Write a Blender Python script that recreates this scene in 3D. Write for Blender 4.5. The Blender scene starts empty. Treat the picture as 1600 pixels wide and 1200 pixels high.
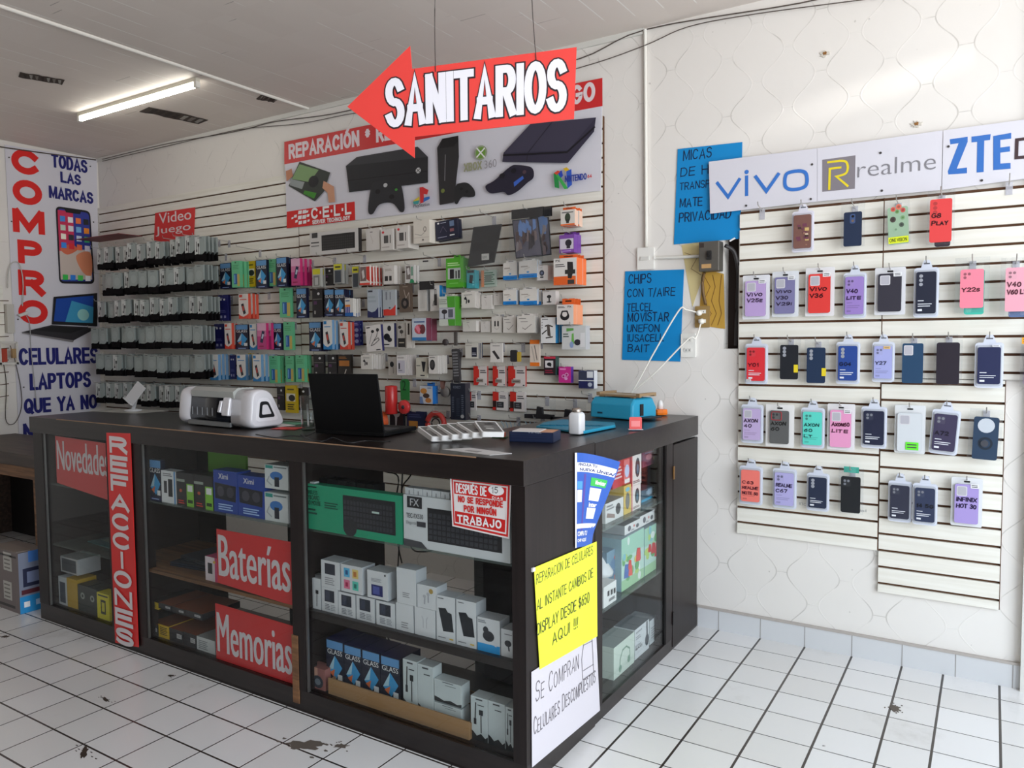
import bpy, bmesh, math, random
from mathutils import Vector, Matrix
random.seed(7)
R = math.radians
SC = bpy.context.scene
COL = SC.collection

# ------------------------------------------------------------ camera, world, light, exposure
F_PX, YAW, PITCH, ROLL, EYE = 1194.0, .5617, .05673, -.00799, 1.44
_ca, _sa, _cb, _sb, _cc, _sc = math.cos(YAW), math.sin(YAW), math.cos(PITCH), math.sin(PITCH), math.cos(ROLL), math.sin(ROLL)
FW = Vector((-_sa*_cb, _ca*_cb, -_sb)); _rt = Vector((_ca, _sa, 0)); _up = _rt.cross(FW)
RT = _cc*_rt + _sc*_up; UP = -_sc*_rt + _cc*_up
cam_data = bpy.data.cameras.new('camera'); cam = bpy.data.objects.new('camera', cam_data); COL.objects.link(cam)
cam_data.sensor_width = 36; cam_data.lens = F_PX/1600*36; cam_data.clip_start = .02
_m = Matrix((RT, UP, -FW)).transposed().to_4x4(); _m.translation = Vector((0, 0, EYE)); cam.matrix_world = _m
SC.camera = cam
SC.view_settings.view_transform = 'Standard'; SC.view_settings.look = 'None'; SC.view_settings.gamma = 1
SC.view_settings.use_curve_mapping = False; SC.view_settings.exposure = 0.0

world = bpy.data.worlds.new('daylight'); SC.world = world; world.use_nodes = True
_n = world.node_tree.nodes; _bg = _n['Background']
_tc = _n.new('ShaderNodeTexCoord'); _sx = _n.new('ShaderNodeSeparateXYZ'); _cr = _n.new('ShaderNodeValToRGB')
world.node_tree.links.new(_tc.outputs['Generated'], _sx.inputs[0]); world.node_tree.links.new(_sx.outputs['Z'], _cr.inputs[0])
_cr.color_ramp.elements[0].position = .0; _cr.color_ramp.elements[0].color = (1.50, 1.36, 1.24, 1)
_cr.color_ramp.elements[1].position = .25; _cr.color_ramp.elements[1].color = (.70, .86, 1.06, 1)
world.node_tree.links.new(_cr.outputs[0], _bg.inputs[0]); _bg.inputs[1].default_value = 1.45

def area(name, loc, target, sx, sy, power, color):
    l = bpy.data.lights.new(name, 'AREA'); l.shape = 'RECTANGLE'; l.size = sx; l.size_y = sy; l.energy = power; l.color = color
    o = bpy.data.objects.new(name, l); COL.objects.link(o); o.location = loc
    o.rotation_euler = (Vector(target)-Vector(loc)).to_track_quat('-Z', 'Y').to_euler(); return o
area('street_daylight', (2.7, .9, 1.75), (-1.6, 2.9, 1.0), 2.6, 2.2, 150, (.84, .93, 1))
def spot(name, loc, target, deg, power, color):
    l = bpy.data.lights.new(name, 'SPOT'); l.spot_size = R(deg); l.spot_blend = 1; l.energy = power; l.color = color; l.shadow_soft_size = .03
    o = bpy.data.objects.new(name, l); COL.objects.link(o); o.location = loc; o.rotation_euler = (Vector(target)-Vector(loc)).to_track_quat('-Z', 'Y').to_euler(); return o
spot('sun_glint_from_street', (2.2, 3.30, 3.05), (-.50, 3.69, 2.50), 3.6, 420, (1, .98, .93))

# ------------------------------------------------------------ pixel rays onto real planes
DW = 3.69          # back wall
FC = 2.015         # front face of the display counter
SX = -1.225        # street-side face of the side counter
LW = -6.44         # left wall
CEIL = 3.0
def onto(px, py, ax, val):
    d = (px-800)/F_PX*RT + (600-py)/F_PX*UP + FW; c = Vector((0, 0, EYE)); return c + d*((val-c[ax])/d[ax])
def wl(px, py, off=0): return onto(px, py, 1, DW-off)

# ------------------------------------------------------------ materials
def lin(c):
    c = c/255.0; return c/12.92 if c <= .04045 else ((c+.055)/1.055)**2.4
_mats = {}
def C(*rgb, rough=.5, metal=0, emit=0, spec=.4, coat=0):
    k = (rgb, rough, metal, emit, spec, coat)
    if k in _mats: return _mats[k]
    m = bpy.data.materials.new('colour'); m.use_nodes = True; b = m.node_tree.nodes['Principled BSDF']
    col = (lin(rgb[0]), lin(rgb[1]), lin(rgb[2]), 1)
    b.inputs['Base Color'].default_value = col; b.inputs['Roughness'].default_value = rough; b.inputs['Metallic'].default_value = metal
    b.inputs['Specular IOR Level'].default_value = spec; b.inputs['Coat Weight'].default_value = coat
    if emit: b.inputs['Emission Color'].default_value = col; b.inputs['Emission Strength'].default_value = emit
    _mats[k] = m; return m
def clear(name, tint, glossy=.08, rough=.05, diff=None, dw=0):
    m = bpy.data.materials.new(name); m.use_nodes = True; nt = m.node_tree; nt.nodes.clear()
    o = nt.nodes.new('ShaderNodeOutputMaterial'); t = nt.nodes.new('ShaderNodeBsdfTransparent'); g = nt.nodes.new('ShaderNodeBsdfGlossy')
    t.inputs[0].default_value = (*tint, 1); g.inputs['Roughness'].default_value = rough
    fr = nt.nodes.new('ShaderNodeLayerWeight'); fr.inputs[0].default_value = .5; pw = nt.nodes.new('ShaderNodeMath'); pw.operation = 'POWER'; pw.inputs[1].default_value = 5
    ad = nt.nodes.new('ShaderNodeMath'); ad.operation = 'ADD'; ad.inputs[1].default_value = .022; mu = nt.nodes.new('ShaderNodeMath'); mu.operation = 'MULTIPLY'; mu.inputs[1].default_value = glossy; mu.use_clamp = True
    nt.links.new(fr.outputs['Facing'], pw.inputs[0]); nt.links.new(pw.outputs[0], ad.inputs[0]); nt.links.new(ad.outputs[0], mu.inputs[0])
    mx = nt.nodes.new('ShaderNodeMixShader'); nt.links.new(mu.outputs[0], mx.inputs[0]); nt.links.new(t.outputs[0], mx.inputs[1]); nt.links.new(g.outputs[0], mx.inputs[2])
    last = mx
    if dw:
        d = nt.nodes.new('ShaderNodeBsdfDiffuse'); d.inputs[0].default_value = (*diff, 1); m2 = nt.nodes.new('ShaderNodeMixShader'); m2.inputs[0].default_value = dw
        nt.links.new(mx.outputs[0], m2.inputs[1]); nt.links.new(d.outputs[0], m2.inputs[2]); last = m2
    nt.links.new(last.outputs[0], o.inputs[0]); return m
GLASS = clear('window_glass', (.945, .96, .955), .65, .01)
SMOKE = clear('smoked_glass', (.045, .05, .05), .25, .03)
SHELFGLASS = clear('shelf_glass', (.84, .90, .88), 1.0, .03, (.5, .6, .56), .08)
BAG = clear('clear_plastic_bag', (.93, .94, .95), 2.0, .10, (.8, .82, .85), .035)
CLEARP = clear('clear_plastic', (.9, .9, .93), 1.5, .1, (.75, .75, .8), .3)
BLIS = clear('packing_plastic', (.8, .82, .84), 1.5, .15, (.62, .66, .68), .55)
CUP = clear('drinking_glass', (.82, .85, .84), 3, .03)

class NT:
    """small helper to write node materials"""
    def __init__(s, name, rough=.6):
        s.m = bpy.data.materials.new(name); s.m.use_nodes = True; s.t = s.m.node_tree; s.b = s.t.nodes['Principled BSDF']
        s.b.inputs['Roughness'].default_value = rough
        s.tc = s.t.nodes.new('ShaderNodeTexCoord'); s.sep = s.t.nodes.new('ShaderNodeSeparateXYZ'); s.t.links.new(s.tc.outputs['Object'], s.sep.inputs[0])
    def ma(s, op, a, b=0, c=None):
        n = s.t.nodes.new('ShaderNodeMath'); n.operation = op
        for i, v in enumerate((a, b) if c is None else (a, b, c)):
            if isinstance(v, (int, float)): n.inputs[i].default_value = v
            else: s.t.links.new(v, n.inputs[i])
        return n.outputs[0]
    def noise(s, scale, detail=3, vec=None, rough=.5):
        n = s.t.nodes.new('ShaderNodeTexNoise'); n.inputs['Scale'].default_value = scale; n.inputs['Detail'].default_value = detail; n.inputs['Roughness'].default_value = rough
        s.t.links.new(vec or s.tc.outputs['Object'], n.inputs['Vector']); return n.outputs[0]
    def ss(s, x, a, b):
        n = s.t.nodes.new('ShaderNodeMapRange'); n.interpolation_type = 'SMOOTHSTEP'; s.t.links.new(x, n.inputs[0]); n.inputs[1].default_value = a; n.inputs[2].default_value = b; return n.outputs[0]
    def mix(s, f, a, b):
        n = s.t.nodes.new('ShaderNodeMix'); n.data_type = 'RGBA'
        for i, v in ((0, f), (6, a), (7, b)):
            if isinstance(v, tuple): n.inputs[i].default_value = (lin(v[0]), lin(v[1]), lin(v[2]), 1)
            elif isinstance(v, (int, float)): n.inputs[i].default_value = v
            else: s.t.links.new(v, n.inputs[i])
        return n.outputs[2]
    def out(s, col, bump=None, bs=.2, dist=.01):
        s.t.links.new(col, s.b.inputs['Base Color'])
        if bump is not None:
            n = s.t.nodes.new('ShaderNodeBump'); n.inputs['Strength'].default_value = bs; n.inputs['Distance'].default_value = dist; s.t.links.new(bump, n.inputs['Height']); s.t.links.new(n.outputs[0], s.b.inputs['Normal'])
        return s.m

def wall_mat():
    n = NT('painted_ogee_tile', .45); x = n.sep.outputs['X']; z = n.sep.outputs['Z']
    wob = n.noise(5, 2)
    per = .28; q = .27
    a = n.ma('SINE', n.ma('MULTIPLY', z, 2*math.pi/q)); a = n.ma('MULTIPLY', a, .045)
    a = n.ma('ADD', a, n.ma('MULTIPLY', n.ma('SUBTRACT', wob, .5), .02))
    m = n.ma('PINGPONG', n.ma('ADD', x, 20), per/2)
    d = n.ma('ABSOLUTE', n.ma('SUBTRACT', m, n.ma('ADD', a, per/4)))
    line = n.ma('SUBTRACT', 1, n.ss(d, .0012, .0042))
    # short joints where neighbouring curves swing closest
    zj = n.ma('ABSOLUTE', n.ma('SUBTRACT', n.ma('FRACT', n.ma('DIVIDE', n.ma('ADD', z, -q*.25+10*q), q)), .5))
    zk = n.ma('ABSOLUTE', n.ma('SUBTRACT', n.ma('FRACT', n.ma('DIVIDE', n.ma('ADD', z, q*.25+10*q), q)), .5))
    zl = n.ma('MAXIMUM', n.ma('MULTIPLY', n.ma('SUBTRACT', 1, n.ss(zj, .0, .012)), n.ma('LESS_THAN', m, .026)), n.ma('MULTIPLY', n.ma('SUBTRACT', 1, n.ss(zk, .0, .012)), n.ma('GREATER_THAN', m, .114)))
    line = n.ma('MAXIMUM', line, zl)
    brk = n.ss(n.noise(7, 4), .46, .64); spots = n.ss(n.noise(38, 1), .79, .82)
    ch = n.ma('MULTIPLY', n.ss(n.noise(9, 5), .69, .72), .0)
    f = n.ma('MAXIMUM', n.ma('MULTIPLY', n.ma('MULTIPLY', line, brk), .36), n.ma('MULTIPLY', spots, .35))
    base = n.mix(n.noise(1.3, 4), (224, 219, 213), (233, 229, 224))
    return n.out(n.mix(f, base, (120, 112, 104)), line, .25, .002)
def floor_mat():
    n = NT('white_floor_tile', .22); x = n.sep.outputs['X']; y = n.sep.outputs['Y']
    gt = n.ma('GREATER_THAN', x, -.300)
    xs = n.ma('ADD', n.ma('ADD', x, 1.118+20.3), n.ma('MULTIPLY', gt, .045))
    fx = n.ma('PINGPONG', xs, .1015); fy = n.ma('PINGPONG', n.ma('SUBTRACT', y, 3.533-19.05), .09525)
    sd = n.ma('GREATER_THAN', x, -1.25); lx = n.ma('LESS_THAN', fx, n.ma('ADD', n.ma('MULTIPLY', sd, .0016), .0028)); ly = n.ma('LESS_THAN', fy, n.ma('SUBTRACT', .0038, n.ma('MULTIPLY', sd, .0014)))
    l = n.ma('MAXIMUM', lx, ly)
    tx = n.ma('FLOOR', n.ma('DIVIDE', xs, .203)); ty = n.ma('FLOOR', n.ma('DIVIDE', n.ma('SUBTRACT', y, 3.533-19.05), .1905))
    cv = n.t.nodes.new('ShaderNodeCombineXYZ'); n.t.links.new(tx, cv.inputs[0]); n.t.links.new(ty, cv.inputs[1])
    wn = n.t.nodes.new('ShaderNodeTexWhiteNoise'); n.t.links.new(cv.outputs[0], wn.inputs[0])
    base = n.mix(wn.outputs[0], (222, 219, 216), (232, 230, 229))
    grime = n.ma('MULTIPLY', n.ss(n.noise(2.2, 6, rough=.7), .56, .80), .35)
    base = n.mix(grime, base, (140, 130, 118))
    specks = n.ma('MULTIPLY', n.ss(n.noise(24, 2), .76, .79), n.ss(n.noise(1.4, 2), .50, .62))
    base = n.mix(n.ma('MULTIPLY', specks, .8), base, (66, 52, 42))
    col = n.mix(l, base, (58, 50, 46))
    return n.out(col, n.ma('SUBTRACT', 1, l), .4, .002)
def ceil_mat():
    n = NT('ceiling_board', .6); x = n.sep.outputs['X']; y = n.sep.outputs['Y']
    col_i = n.ma('FLOOR', n.ma('DIVIDE', n.ma('ADD', x, 20), .148))
    fx = n.ma('PINGPONG', n.ma('ADD', x, 20), .074)
    cv = n.t.nodes.new('ShaderNodeCombineXYZ'); n.t.links.new(col_i, cv.inputs[0]); n.t.links.new(n.ma('FLOOR', n.ma('DIVIDE', n.ma('ADD', y, 20), .33)), cv.inputs[1])
    wn = n.t.nodes.new('ShaderNodeTexWhiteNoise'); n.t.links.new(cv.outputs[0], wn.inputs[0])
    lx = n.ma('MULTIPLY', n.ma('LESS_THAN', fx, .0032), n.ss(n.noise(2.6, 3), .47, .55))
    row = n.ma('PINGPONG', n.ma('ADD', n.ma('ADD', y, 20), n.ma('MULTIPLY', n.ma('SINE', n.ma('MULTIPLY', col_i, 12.9)), .4)), .45)
    ly = n.ma('MULTIPLY', n.ma('LESS_THAN', row, .0022), n.ss(n.noise(3.1, 3), .52, .6))
    base = n.mix(n.noise(1.1, 5), (218, 208, 199), (232, 222, 214)); base = n.mix(n.ma('MULTIPLY', wn.outputs[0], .16), base, (204, 190, 180))
    col = n.mix(lx, base, (240, 236, 230)); col = n.mix(n.ma('MULTIPLY', ly, .6), col, (120, 108, 100))
    return n.out(col, n.ma('ADD', lx, wn.outputs[0]), .25, .003)
def wood_mat(name, c1, c2, axis='X', rough=.42, scale=1.0, spec=.4):
    n = NT(name, rough); mp = n.t.nodes.new('ShaderNodeMapping'); n.t.links.new(n.tc.outputs['Object'], mp.inputs[0])
    mp.inputs['Scale'].default_value = {'X': (1.2, 22, 22), 'Z': (22, 22, 1.2), 'Y': (22, 1.2, 22)}[axis]
    f = n.noise(2.2*scale, 5, mp.outputs[0]); n.b.inputs['Specular IOR Level'].default_value = spec
    return n.out(n.mix(n.ss(f, .35, .68), c1, c2), f, .04, .002)
WALL = wall_mat(); FLOOR = floor_mat(); CEILM = ceil_mat()
ESPRESSO = wood_mat('espresso_laminate', (26, 19, 18), (34, 26, 25), 'Z', .42, 1.0, .3)
ESPRESSO_X = wood_mat('espresso_laminate_long', (26, 19, 18), (36, 28, 26), 'X', .30)
BROWNWOOD = wood_mat('worn_brown_wood', (104, 72, 48), (140, 100, 66), 'X', .6)
SLAT = wood_mat('white_slat_laminate', (226, 222, 211), (234, 231, 222), 'X', .35)
GROOVE = C(88, 58, 38, rough=.9)
PLASTER = C(214, 212, 206, rough=.7)

# ------------------------------------------------------------ geometry
_txt = {}
def text_mesh(s, bold=.0, shear=0, space=1.0):
    k = (s, bold, shear, space)
    if k in _txt: return _txt[k]
    cu = bpy.data.curves.new('t', 'FONT'); cu.body = s; cu.offset = bold; cu.shear = shear; cu.resolution_u = 3; cu.space_character = space
    ob = bpy.data.objects.new('t', cu); COL.objects.link(ob)
    me = bpy.data.meshes.new_from_object(ob)
    vs = [(v.co.x, v.co.y) for v in me.vertices]; fs = [tuple(p.vertices) for p in me.polygons]
    bpy.data.objects.remove(ob); bpy.data.curves.remove(cu); bpy.data.meshes.remove(me)
    if not vs: vs = [(0, 0)]
    x0 = min(v[0] for v in vs); x1 = max(v[0] for v in vs); y0 = min(v[1] for v in vs); y1 = max(v[1] for v in vs)
    w = max(x1-x0, 1e-4); h = max(y1-y0, 1e-4)
    _txt[k] = ([((v[0]-x0)/w, (v[1]-y0)/h) for v in vs], fs, w/h); return _txt[k]
def rr(x0, z0, x1, z1, r, n=4):
    r = min(r, (x1-x0)/2*.99, (z1-z0)/2*.99); P = []
    for cx, cz, a in ((x1-r, z1-r, 0), (x0+r, z1-r, 90), (x0+r, z0+r, 180), (x1-r, z0+r, 270)):
        for i in range(n+1): t = R(a+90*i/n); P.append((cx+r*math.cos(t), cz+r*math.sin(t)))
    return P
def ell(cx, cz, rx, rz, n=14): return [(cx+rx*math.cos(2*math.pi*i/n), cz+rz*math.sin(2*math.pi*i/n)) for i in range(n)]
class G:
    """collects geometry; (x, z) polygons are drawn on planes y = const with the viewer at -y"""
    def __init__(s): s.v = []; s.f = []; s.mi = []; s.m = []; s.sm = []
    def mat(s, m):
        if m not in s.m: s.m.append(m)
        return s.m.index(m)
    def face(s, pts, m, smooth=False):
        i = len(s.v); s.v += [tuple(p) for p in pts]; s.f.append(tuple(range(i, i+len(pts)))); s.mi.append(s.mat(m)); s.sm.append(smooth)
    def mesh(s, vs, fs, m, smooth=False):
        i = len(s.v); s.v += [tuple(p) for p in vs]; k = s.mat(m)
        for f in fs: s.f.append(tuple(a+i for a in f)); s.mi.append(k); s.sm.append(smooth)
    def box(s, x0, y0, z0, x1, y1, z1, m, mats=None):
        v = [(x0, y0, z0), (x1, y0, z0), (x1, y1, z0), (x0, y1, z0), (x0, y0, z1), (x1, y0, z1), (x1, y1, z1), (x0, y1, z1)]
        fs = dict(front=(0, 1, 5, 4), right=(1, 2, 6, 5), back=(2, 3, 7, 6), left=(3, 0, 4, 7), top=(4, 5, 6, 7), bottom=(3, 2, 1, 0))
        i = len(s.v); s.v += v
        for k, f in fs.items(): s.f.append(tuple(a+i for a in f)); s.mi.append(s.mat((mats or {}).get(k, m))); s.sm.append(False)
    def poly(s, P, y, m): s.face([(p[0], y, p[1]) for p in P], m)           # faces -y when P runs counter-clockwise seen from -y
    def rect(s, x0, z0, x1, z1, y, m): s.poly([(x0, z0), (x1, z0), (x1, z1), (x0, z1)], y, m)
    def prism(s, P, y0, y1, m, side=None):
        s.poly(P, y0, m); s.face([(p[0], y1, p[1]) for p in reversed(P)], side or m)
        for a, b in zip(P, P[1:]+P[:1]): s.face([(a[0], y0, a[1]), (a[0], y1, a[1]), (b[0], y1, b[1]), (b[0], y0, b[1])], side or m)
    def slabz(s, P, z0, z1, m):
        s.face([(p[0], p[1], z1) for p in P], m); s.face([(p[0], p[1], z0) for p in reversed(P)], m)
        for a, b in zip(P, P[1:]+P[:1]): s.face([(a[0], a[1], z0), (b[0], b[1], z0), (b[0], b[1], z1), (a[0], a[1], z1)], m)
    def text(s, t, x0, z0, w, h, y, m, bold=.02, shear=0, rot=0, fit=True, center=False):
        if bold > .015:
            sh = min(bold, .05)*h*.55
            for i_, q_ in enumerate((-1, 0, 1)): s.text(t, x0+sh+sh*q_, z0, (w-2*sh if w else None), h, y-i_*9e-5, m, .0, shear, rot, fit, center)
            return
        vs, fs, asp = text_mesh(t, bold, shear)
        if w is None: w = h*asp
        elif not fit: w = min(w, h*asp)
        if center: x0 -= w/2
        c, sn = math.cos(rot), math.sin(rot)
        s.mesh([(x0+a*w*c-b*h*sn, y, z0+a*w*sn+b*h*c) for a, b in vs], fs, m)
    def tube(s, path, r, m, n=6, closed=False, cap=True):
        P = [Vector(p) for p in path]; rings = []; k0 = len(s.v); N = len(P); up = Vector((0, 0, 1))
        for i, p in enumerate(P):
            a = P[i-1] if (i or closed) else p; b = P[(i+1) % N] if (i < N-1 or closed) else p
            d = (b-a).normalized(); u = d.cross(up)
            if u.length < .05: u = d.cross(Vector((1, 0, 0)))
            u.normalize(); w = d.cross(u).normalized(); rad = r[i] if isinstance(r, (list, tuple)) else r
            s.v += [tuple(p+(u*math.cos(2*math.pi*j/n)+w*math.sin(2*math.pi*j/n))*rad) for j in range(n)]
        mi = s.mat(m)
        for i in range(N if closed else N-1):
            for j in range(n):
                a = k0+i*n; b = k0+((i+1) % N)*n; s.f.append((a+j, a+(j+1) % n, b+(j+1) % n, b+j)); s.mi.append(mi); s.sm.append(True)
        if cap and not closed:
            s.f.append(tuple(k0+j for j in range(n))); s.mi.append(mi); s.sm.append(False)
            s.f.append(tuple(k0+(N-1)*n+j for j in reversed(range(n)))); s.mi.append(mi); s.sm.append(False)
    def lathe(s, prof, m, n=24, c=(0, 0, 0), axis='Z', smooth=True):
        k0 = len(s.v); mi = s.mat(m)
        for r_, h in prof:
            for j in range(n):
                a = 2*math.pi*j/n; x, y = r_*math.cos(a), r_*math.sin(a)
                q = (x, y, h) if axis == 'Z' else ((h, x, y) if axis == 'X' else (x, h, y))
                s.v.append((c[0]+q[0], c[1]+q[1], c[2]+q[2]))
        for i in range(len(prof)-1):
            for j in range(n): s.f.append((k0+i*n+j, k0+i*n+(j+1) % n, k0+(i+1)*n+(j+1) % n, k0+(i+1)*n+j)); s.mi.append(mi); s.sm.append(smooth)
    def loft(s, secs, m, smooth=True, caps=True):
        k0 = len(s.v); n = len(secs[0]); mi = s.mat(m)
        for sec in secs: s.v += [tuple(p) for p in sec]
        for i in range(len(secs)-1):
            for j in range(n): s.f.append((k0+i*n+j, k0+i*n+(j+1) % n, k0+(i+1)*n+(j+1) % n, k0+(i+1)*n+j)); s.mi.append(mi); s.sm.append(smooth)
        if caps:
            s.f.append(tuple(k0+j for j in reversed(range(n)))); s.f.append(tuple(k0+(len(secs)-1)*n+j for j in range(n))); s.mi += [mi, mi]; s.sm += [False, False]
    def move(s, k, M):
        for i in range(k, len(s.v)): s.v[i] = tuple(M @ Vector(s.v[i]))
    def build(s, name, parent=None, loc=None, rot=None, bevel=0, label=None, fixn=False):
        me = bpy.data.meshes.new(name); me.from_pydata(s.v, [], s.f)
        for m in s.m: me.materials.append(m)
        me.polygons.foreach_set('material_index', s.mi); me.polygons.foreach_set('use_smooth', s.sm); me.update()
        if fixn:
            bm = bmesh.new(); bm.from_mesh(me); bmesh.ops.remove_doubles(bm, verts=bm.verts, dist=1e-5); bmesh.ops.recalc_face_normals(bm, faces=bm.faces); bm.to_mesh(me); bm.free()
        o = bpy.data.objects.new(name, me); COL.objects.link(o)
        if parent: o.parent = parent
        if loc is not None: o.location = loc
        if rot is not None: o.rotation_euler = rot
        if bevel:
            b = o.modifiers.new('bevel', 'BEVEL'); b.width = bevel; b.segments = 2; b.limit_method = 'ANGLE'
        if label: o['label'] = label
        return o

# ------------------------------------------------------------ stroke lettering (block capitals and marker writing)
def _arc(cx, cy, rx, ry, a0, a1, n=10): return [(cx+rx*math.cos(R(a0+(a1-a0)*i/n)), cy+ry*math.sin(R(a0+(a1-a0)*i/n))) for i in range(n+1)]
_O = _arc(.5, .5, .5, .5, 90, 450, 24)
FONT = {
 'A': (.95, [[(0, 0), (.5, 1), (1, 0)], [(.2, .32), (.8, .32)]]), 'B': (.86, [[(0, 0), (0, 1), (.55, 1)]+_arc(.58, .765, .36, .235, 90, -90)+[(.1, .53)], [(.1, .53), (.58, .53)]+_arc(.6, .265, .4, .265, 90, -90)+[(0, 0)]]),
 'C': (.92, [_arc(.52, .5, .52, .5, 42, 318, 20)]), 'D': (.9, [[(0, 0), (0, 1), (.42, 1)]+_arc(.42, .5, .58, .5, 90, -90, 14)+[(0, 0)]]), 'E': (.8, [[(1, 1), (0, 1), (0, 0), (1, 0)], [(.08, .53), (.92, .53)]]), 'F': (.76, [[(1, 1), (0, 1), (0, 0)], [(.08, .5), (.86, .5)]]),
 'G': (.95, [_arc(.5, .5, .5, .5, 45, 352, 20)+[(1, .47), (.58, .47)]]), 'H': (.88, [[(0, 0), (0, 1)], [(1, 0), (1, 1)], [(.06, .52), (.94, .52)]]), 'I': (.04, [[(.5, 0), (.5, 1)]]), 'J': (.7, [[(1, 1), (1, .3)]+_arc(.5, .3, .5, .3, 0, -170, 9)]),
 'K': (.9, [[(0, 0), (0, 1)], [(1, 1), (.08, .42)], [(.32, .58), (1, 0)]]), 'L': (.74, [[(0, 1), (0, 0), (1, 0)]]), 'M': (1.12, [[(0, 0), (0, 1)], [(.05, 1), (.5, .1), (.95, 1)], [(1, 0), (1, 1)]]), 'N': (.9, [[(0, 0), (0, 1)], [(.04, .99), (.96, .01)], [(1, 0), (1, 1)]]), 'O': (.98, [_O]),
 'P': (.82, [[(0, 0), (0, 1), (.58, 1)]+_arc(.58, .735, .42, .265, 90, -90)+[(.08, .47)]]), 'Q': (.98, [_O, [(.58, .26), (1, -.04)]]), 'R': (.88, [[(0, 0), (0, 1), (.58, 1)]+_arc(.58, .745, .4, .255, 90, -90)+[(.08, .49)], [(.52, .47), (1, 0)]]),
 'S': (.84, [_arc(.5, .75, .47, .25, 24, 262, 12)+_arc(.5, .25, .5, .26, 84, -158, 12)]), 'T': (.86, [[(0, 1), (1, 1)], [(.5, 0), (.5, .96)]]), 'U': (.88, [[(0, 1), (0, .36)]+_arc(.5, .36, .5, .36, 180, 360, 12)+[(1, 1)]]), 'V': (.92, [[(0, 1), (.5, 0), (1, 1)]]),
 'W': (1.3, [[(0, 1), (.25, 0), (.5, .9), (.75, 0), (1, 1)]]), 'X': (.9, [[(0, 0), (1, 1)], [(0, 1), (1, 0)]]), 'Y': (.9, [[(0, 1), (.5, .45), (1, 1)], [(.5, .48), (.5, 0)]]), 'Z': (.85, [[(0, 1), (1, 1), (0, 0), (1, 0)]]),
 '0': (.78, [_O]), '1': (.4, [[(.1, .74), (.75, 1), (.75, 0)]]), '2': (.78, [_arc(.5, .72, .48, .28, 165, -35, 10)+[(0, 0), (1, 0)]]), '3': (.76, [_arc(.48, .76, .44, .24, 150, -90, 10), _arc(.48, .27, .5, .27, 90, -155, 10)]), '4': (.8, [[(.74, 0), (.74, 1), (0, .3), (1, .3)]]),
 '5': (.78, [[(.9, 1), (.14, 1), (.06, .52)]+_arc(.48, .32, .5, .32, 115, -150, 12)]), '6': (.78, [_arc(.5, .3, .48, .3, 100, 460, 14), [(.85, .95), (.45, .85), (.08, .5), (.03, .3)]]), '7': (.76, [[(0, 1), (1, 1), (.35, 0)]]), '8': (.78, [_arc(.5, .76, .42, .24, 0, 360, 14), _arc(.5, .27, .5, .27, 0, 360, 14)]), '9': (.78, [_arc(.5, .7, .48, .3, 0, 360, 14), [(.98, .7), (.92, .3), (.5, 0), (.1, .05)]]),
 ' ': (.42, []), '*': (.4, [[(.5, .55), (.5, .95)], [(.1, .65), (.9, .85)], [(.9, .65), (.1, .85)]]), '/': (.4, [[(0, -.05), (1, 1.05)]]), '$': (.8, [_arc(.5, .72, .47, .22, 24, 262, 10)+_arc(.5, .28, .5, .23, 84, -158, 10), [(.5, -.1), (.5, 1.1)]]), '!': (.04, [[(.5, .3), (.5, 1)], [(.5, 0), (.5, .06)]]), '.': (.04, [[(.5, 0), (.5, .04)]]), '\u00b7': (.04, [[(.5, .47), (.5, .53)]]), '-': (.4, [[(0, .5), (1, .5)]])}
for _a, _b in (('\u00d3', 'O'), ('\u00c9', 'E'), ('\u00da', 'U'), ('\u00cd', 'I')): FONT[_a] = (FONT[_b][0], FONT[_b][1]+[[(.42, 1.16), (.66, 1.34)] if _b != 'I' else [(.2, 1.16), (3, 1.34)]])
RIB = [0]
def smooth(P, n=5, closed=True):
    P = [Vector(p) for p in P]; N = len(P); out = []
    for i in range(N if closed else N-1):
        p0 = P[i-1] if (closed or i) else P[0]; a = P[i]; b = P[(i+1) % N]; p3 = P[(i+2) % N] if (closed or i+2 < N) else P[-1]
        for k in range(n): t = k/n; out.append(.5*((2*a)+(b-p0)*t+(2*p0-5*a+4*b-p3)*t*t+(-p0+3*a-3*b+p3)*t**3))
    if not closed: out.append(P[-1])
    return [tuple(p) for p in out]
def rounded(P, r=.18, n=4):
    out = []; N = len(P); V = [Vector(p) for p in P]
    for i, v in enumerate(V):
        a_ = v+(V[i-1]-v)*r*(V[i-1]-V[(i+1) % N]).length*0+ (V[i-1]-v).normalized()*r; b_ = v+(V[(i+1) % N]-v).normalized()*r
        for k in range(n+1): t = k/n; out.append(tuple(a_*(1-t)**2+v*2*t*(1-t)+b_*t*t))
    return out
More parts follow.
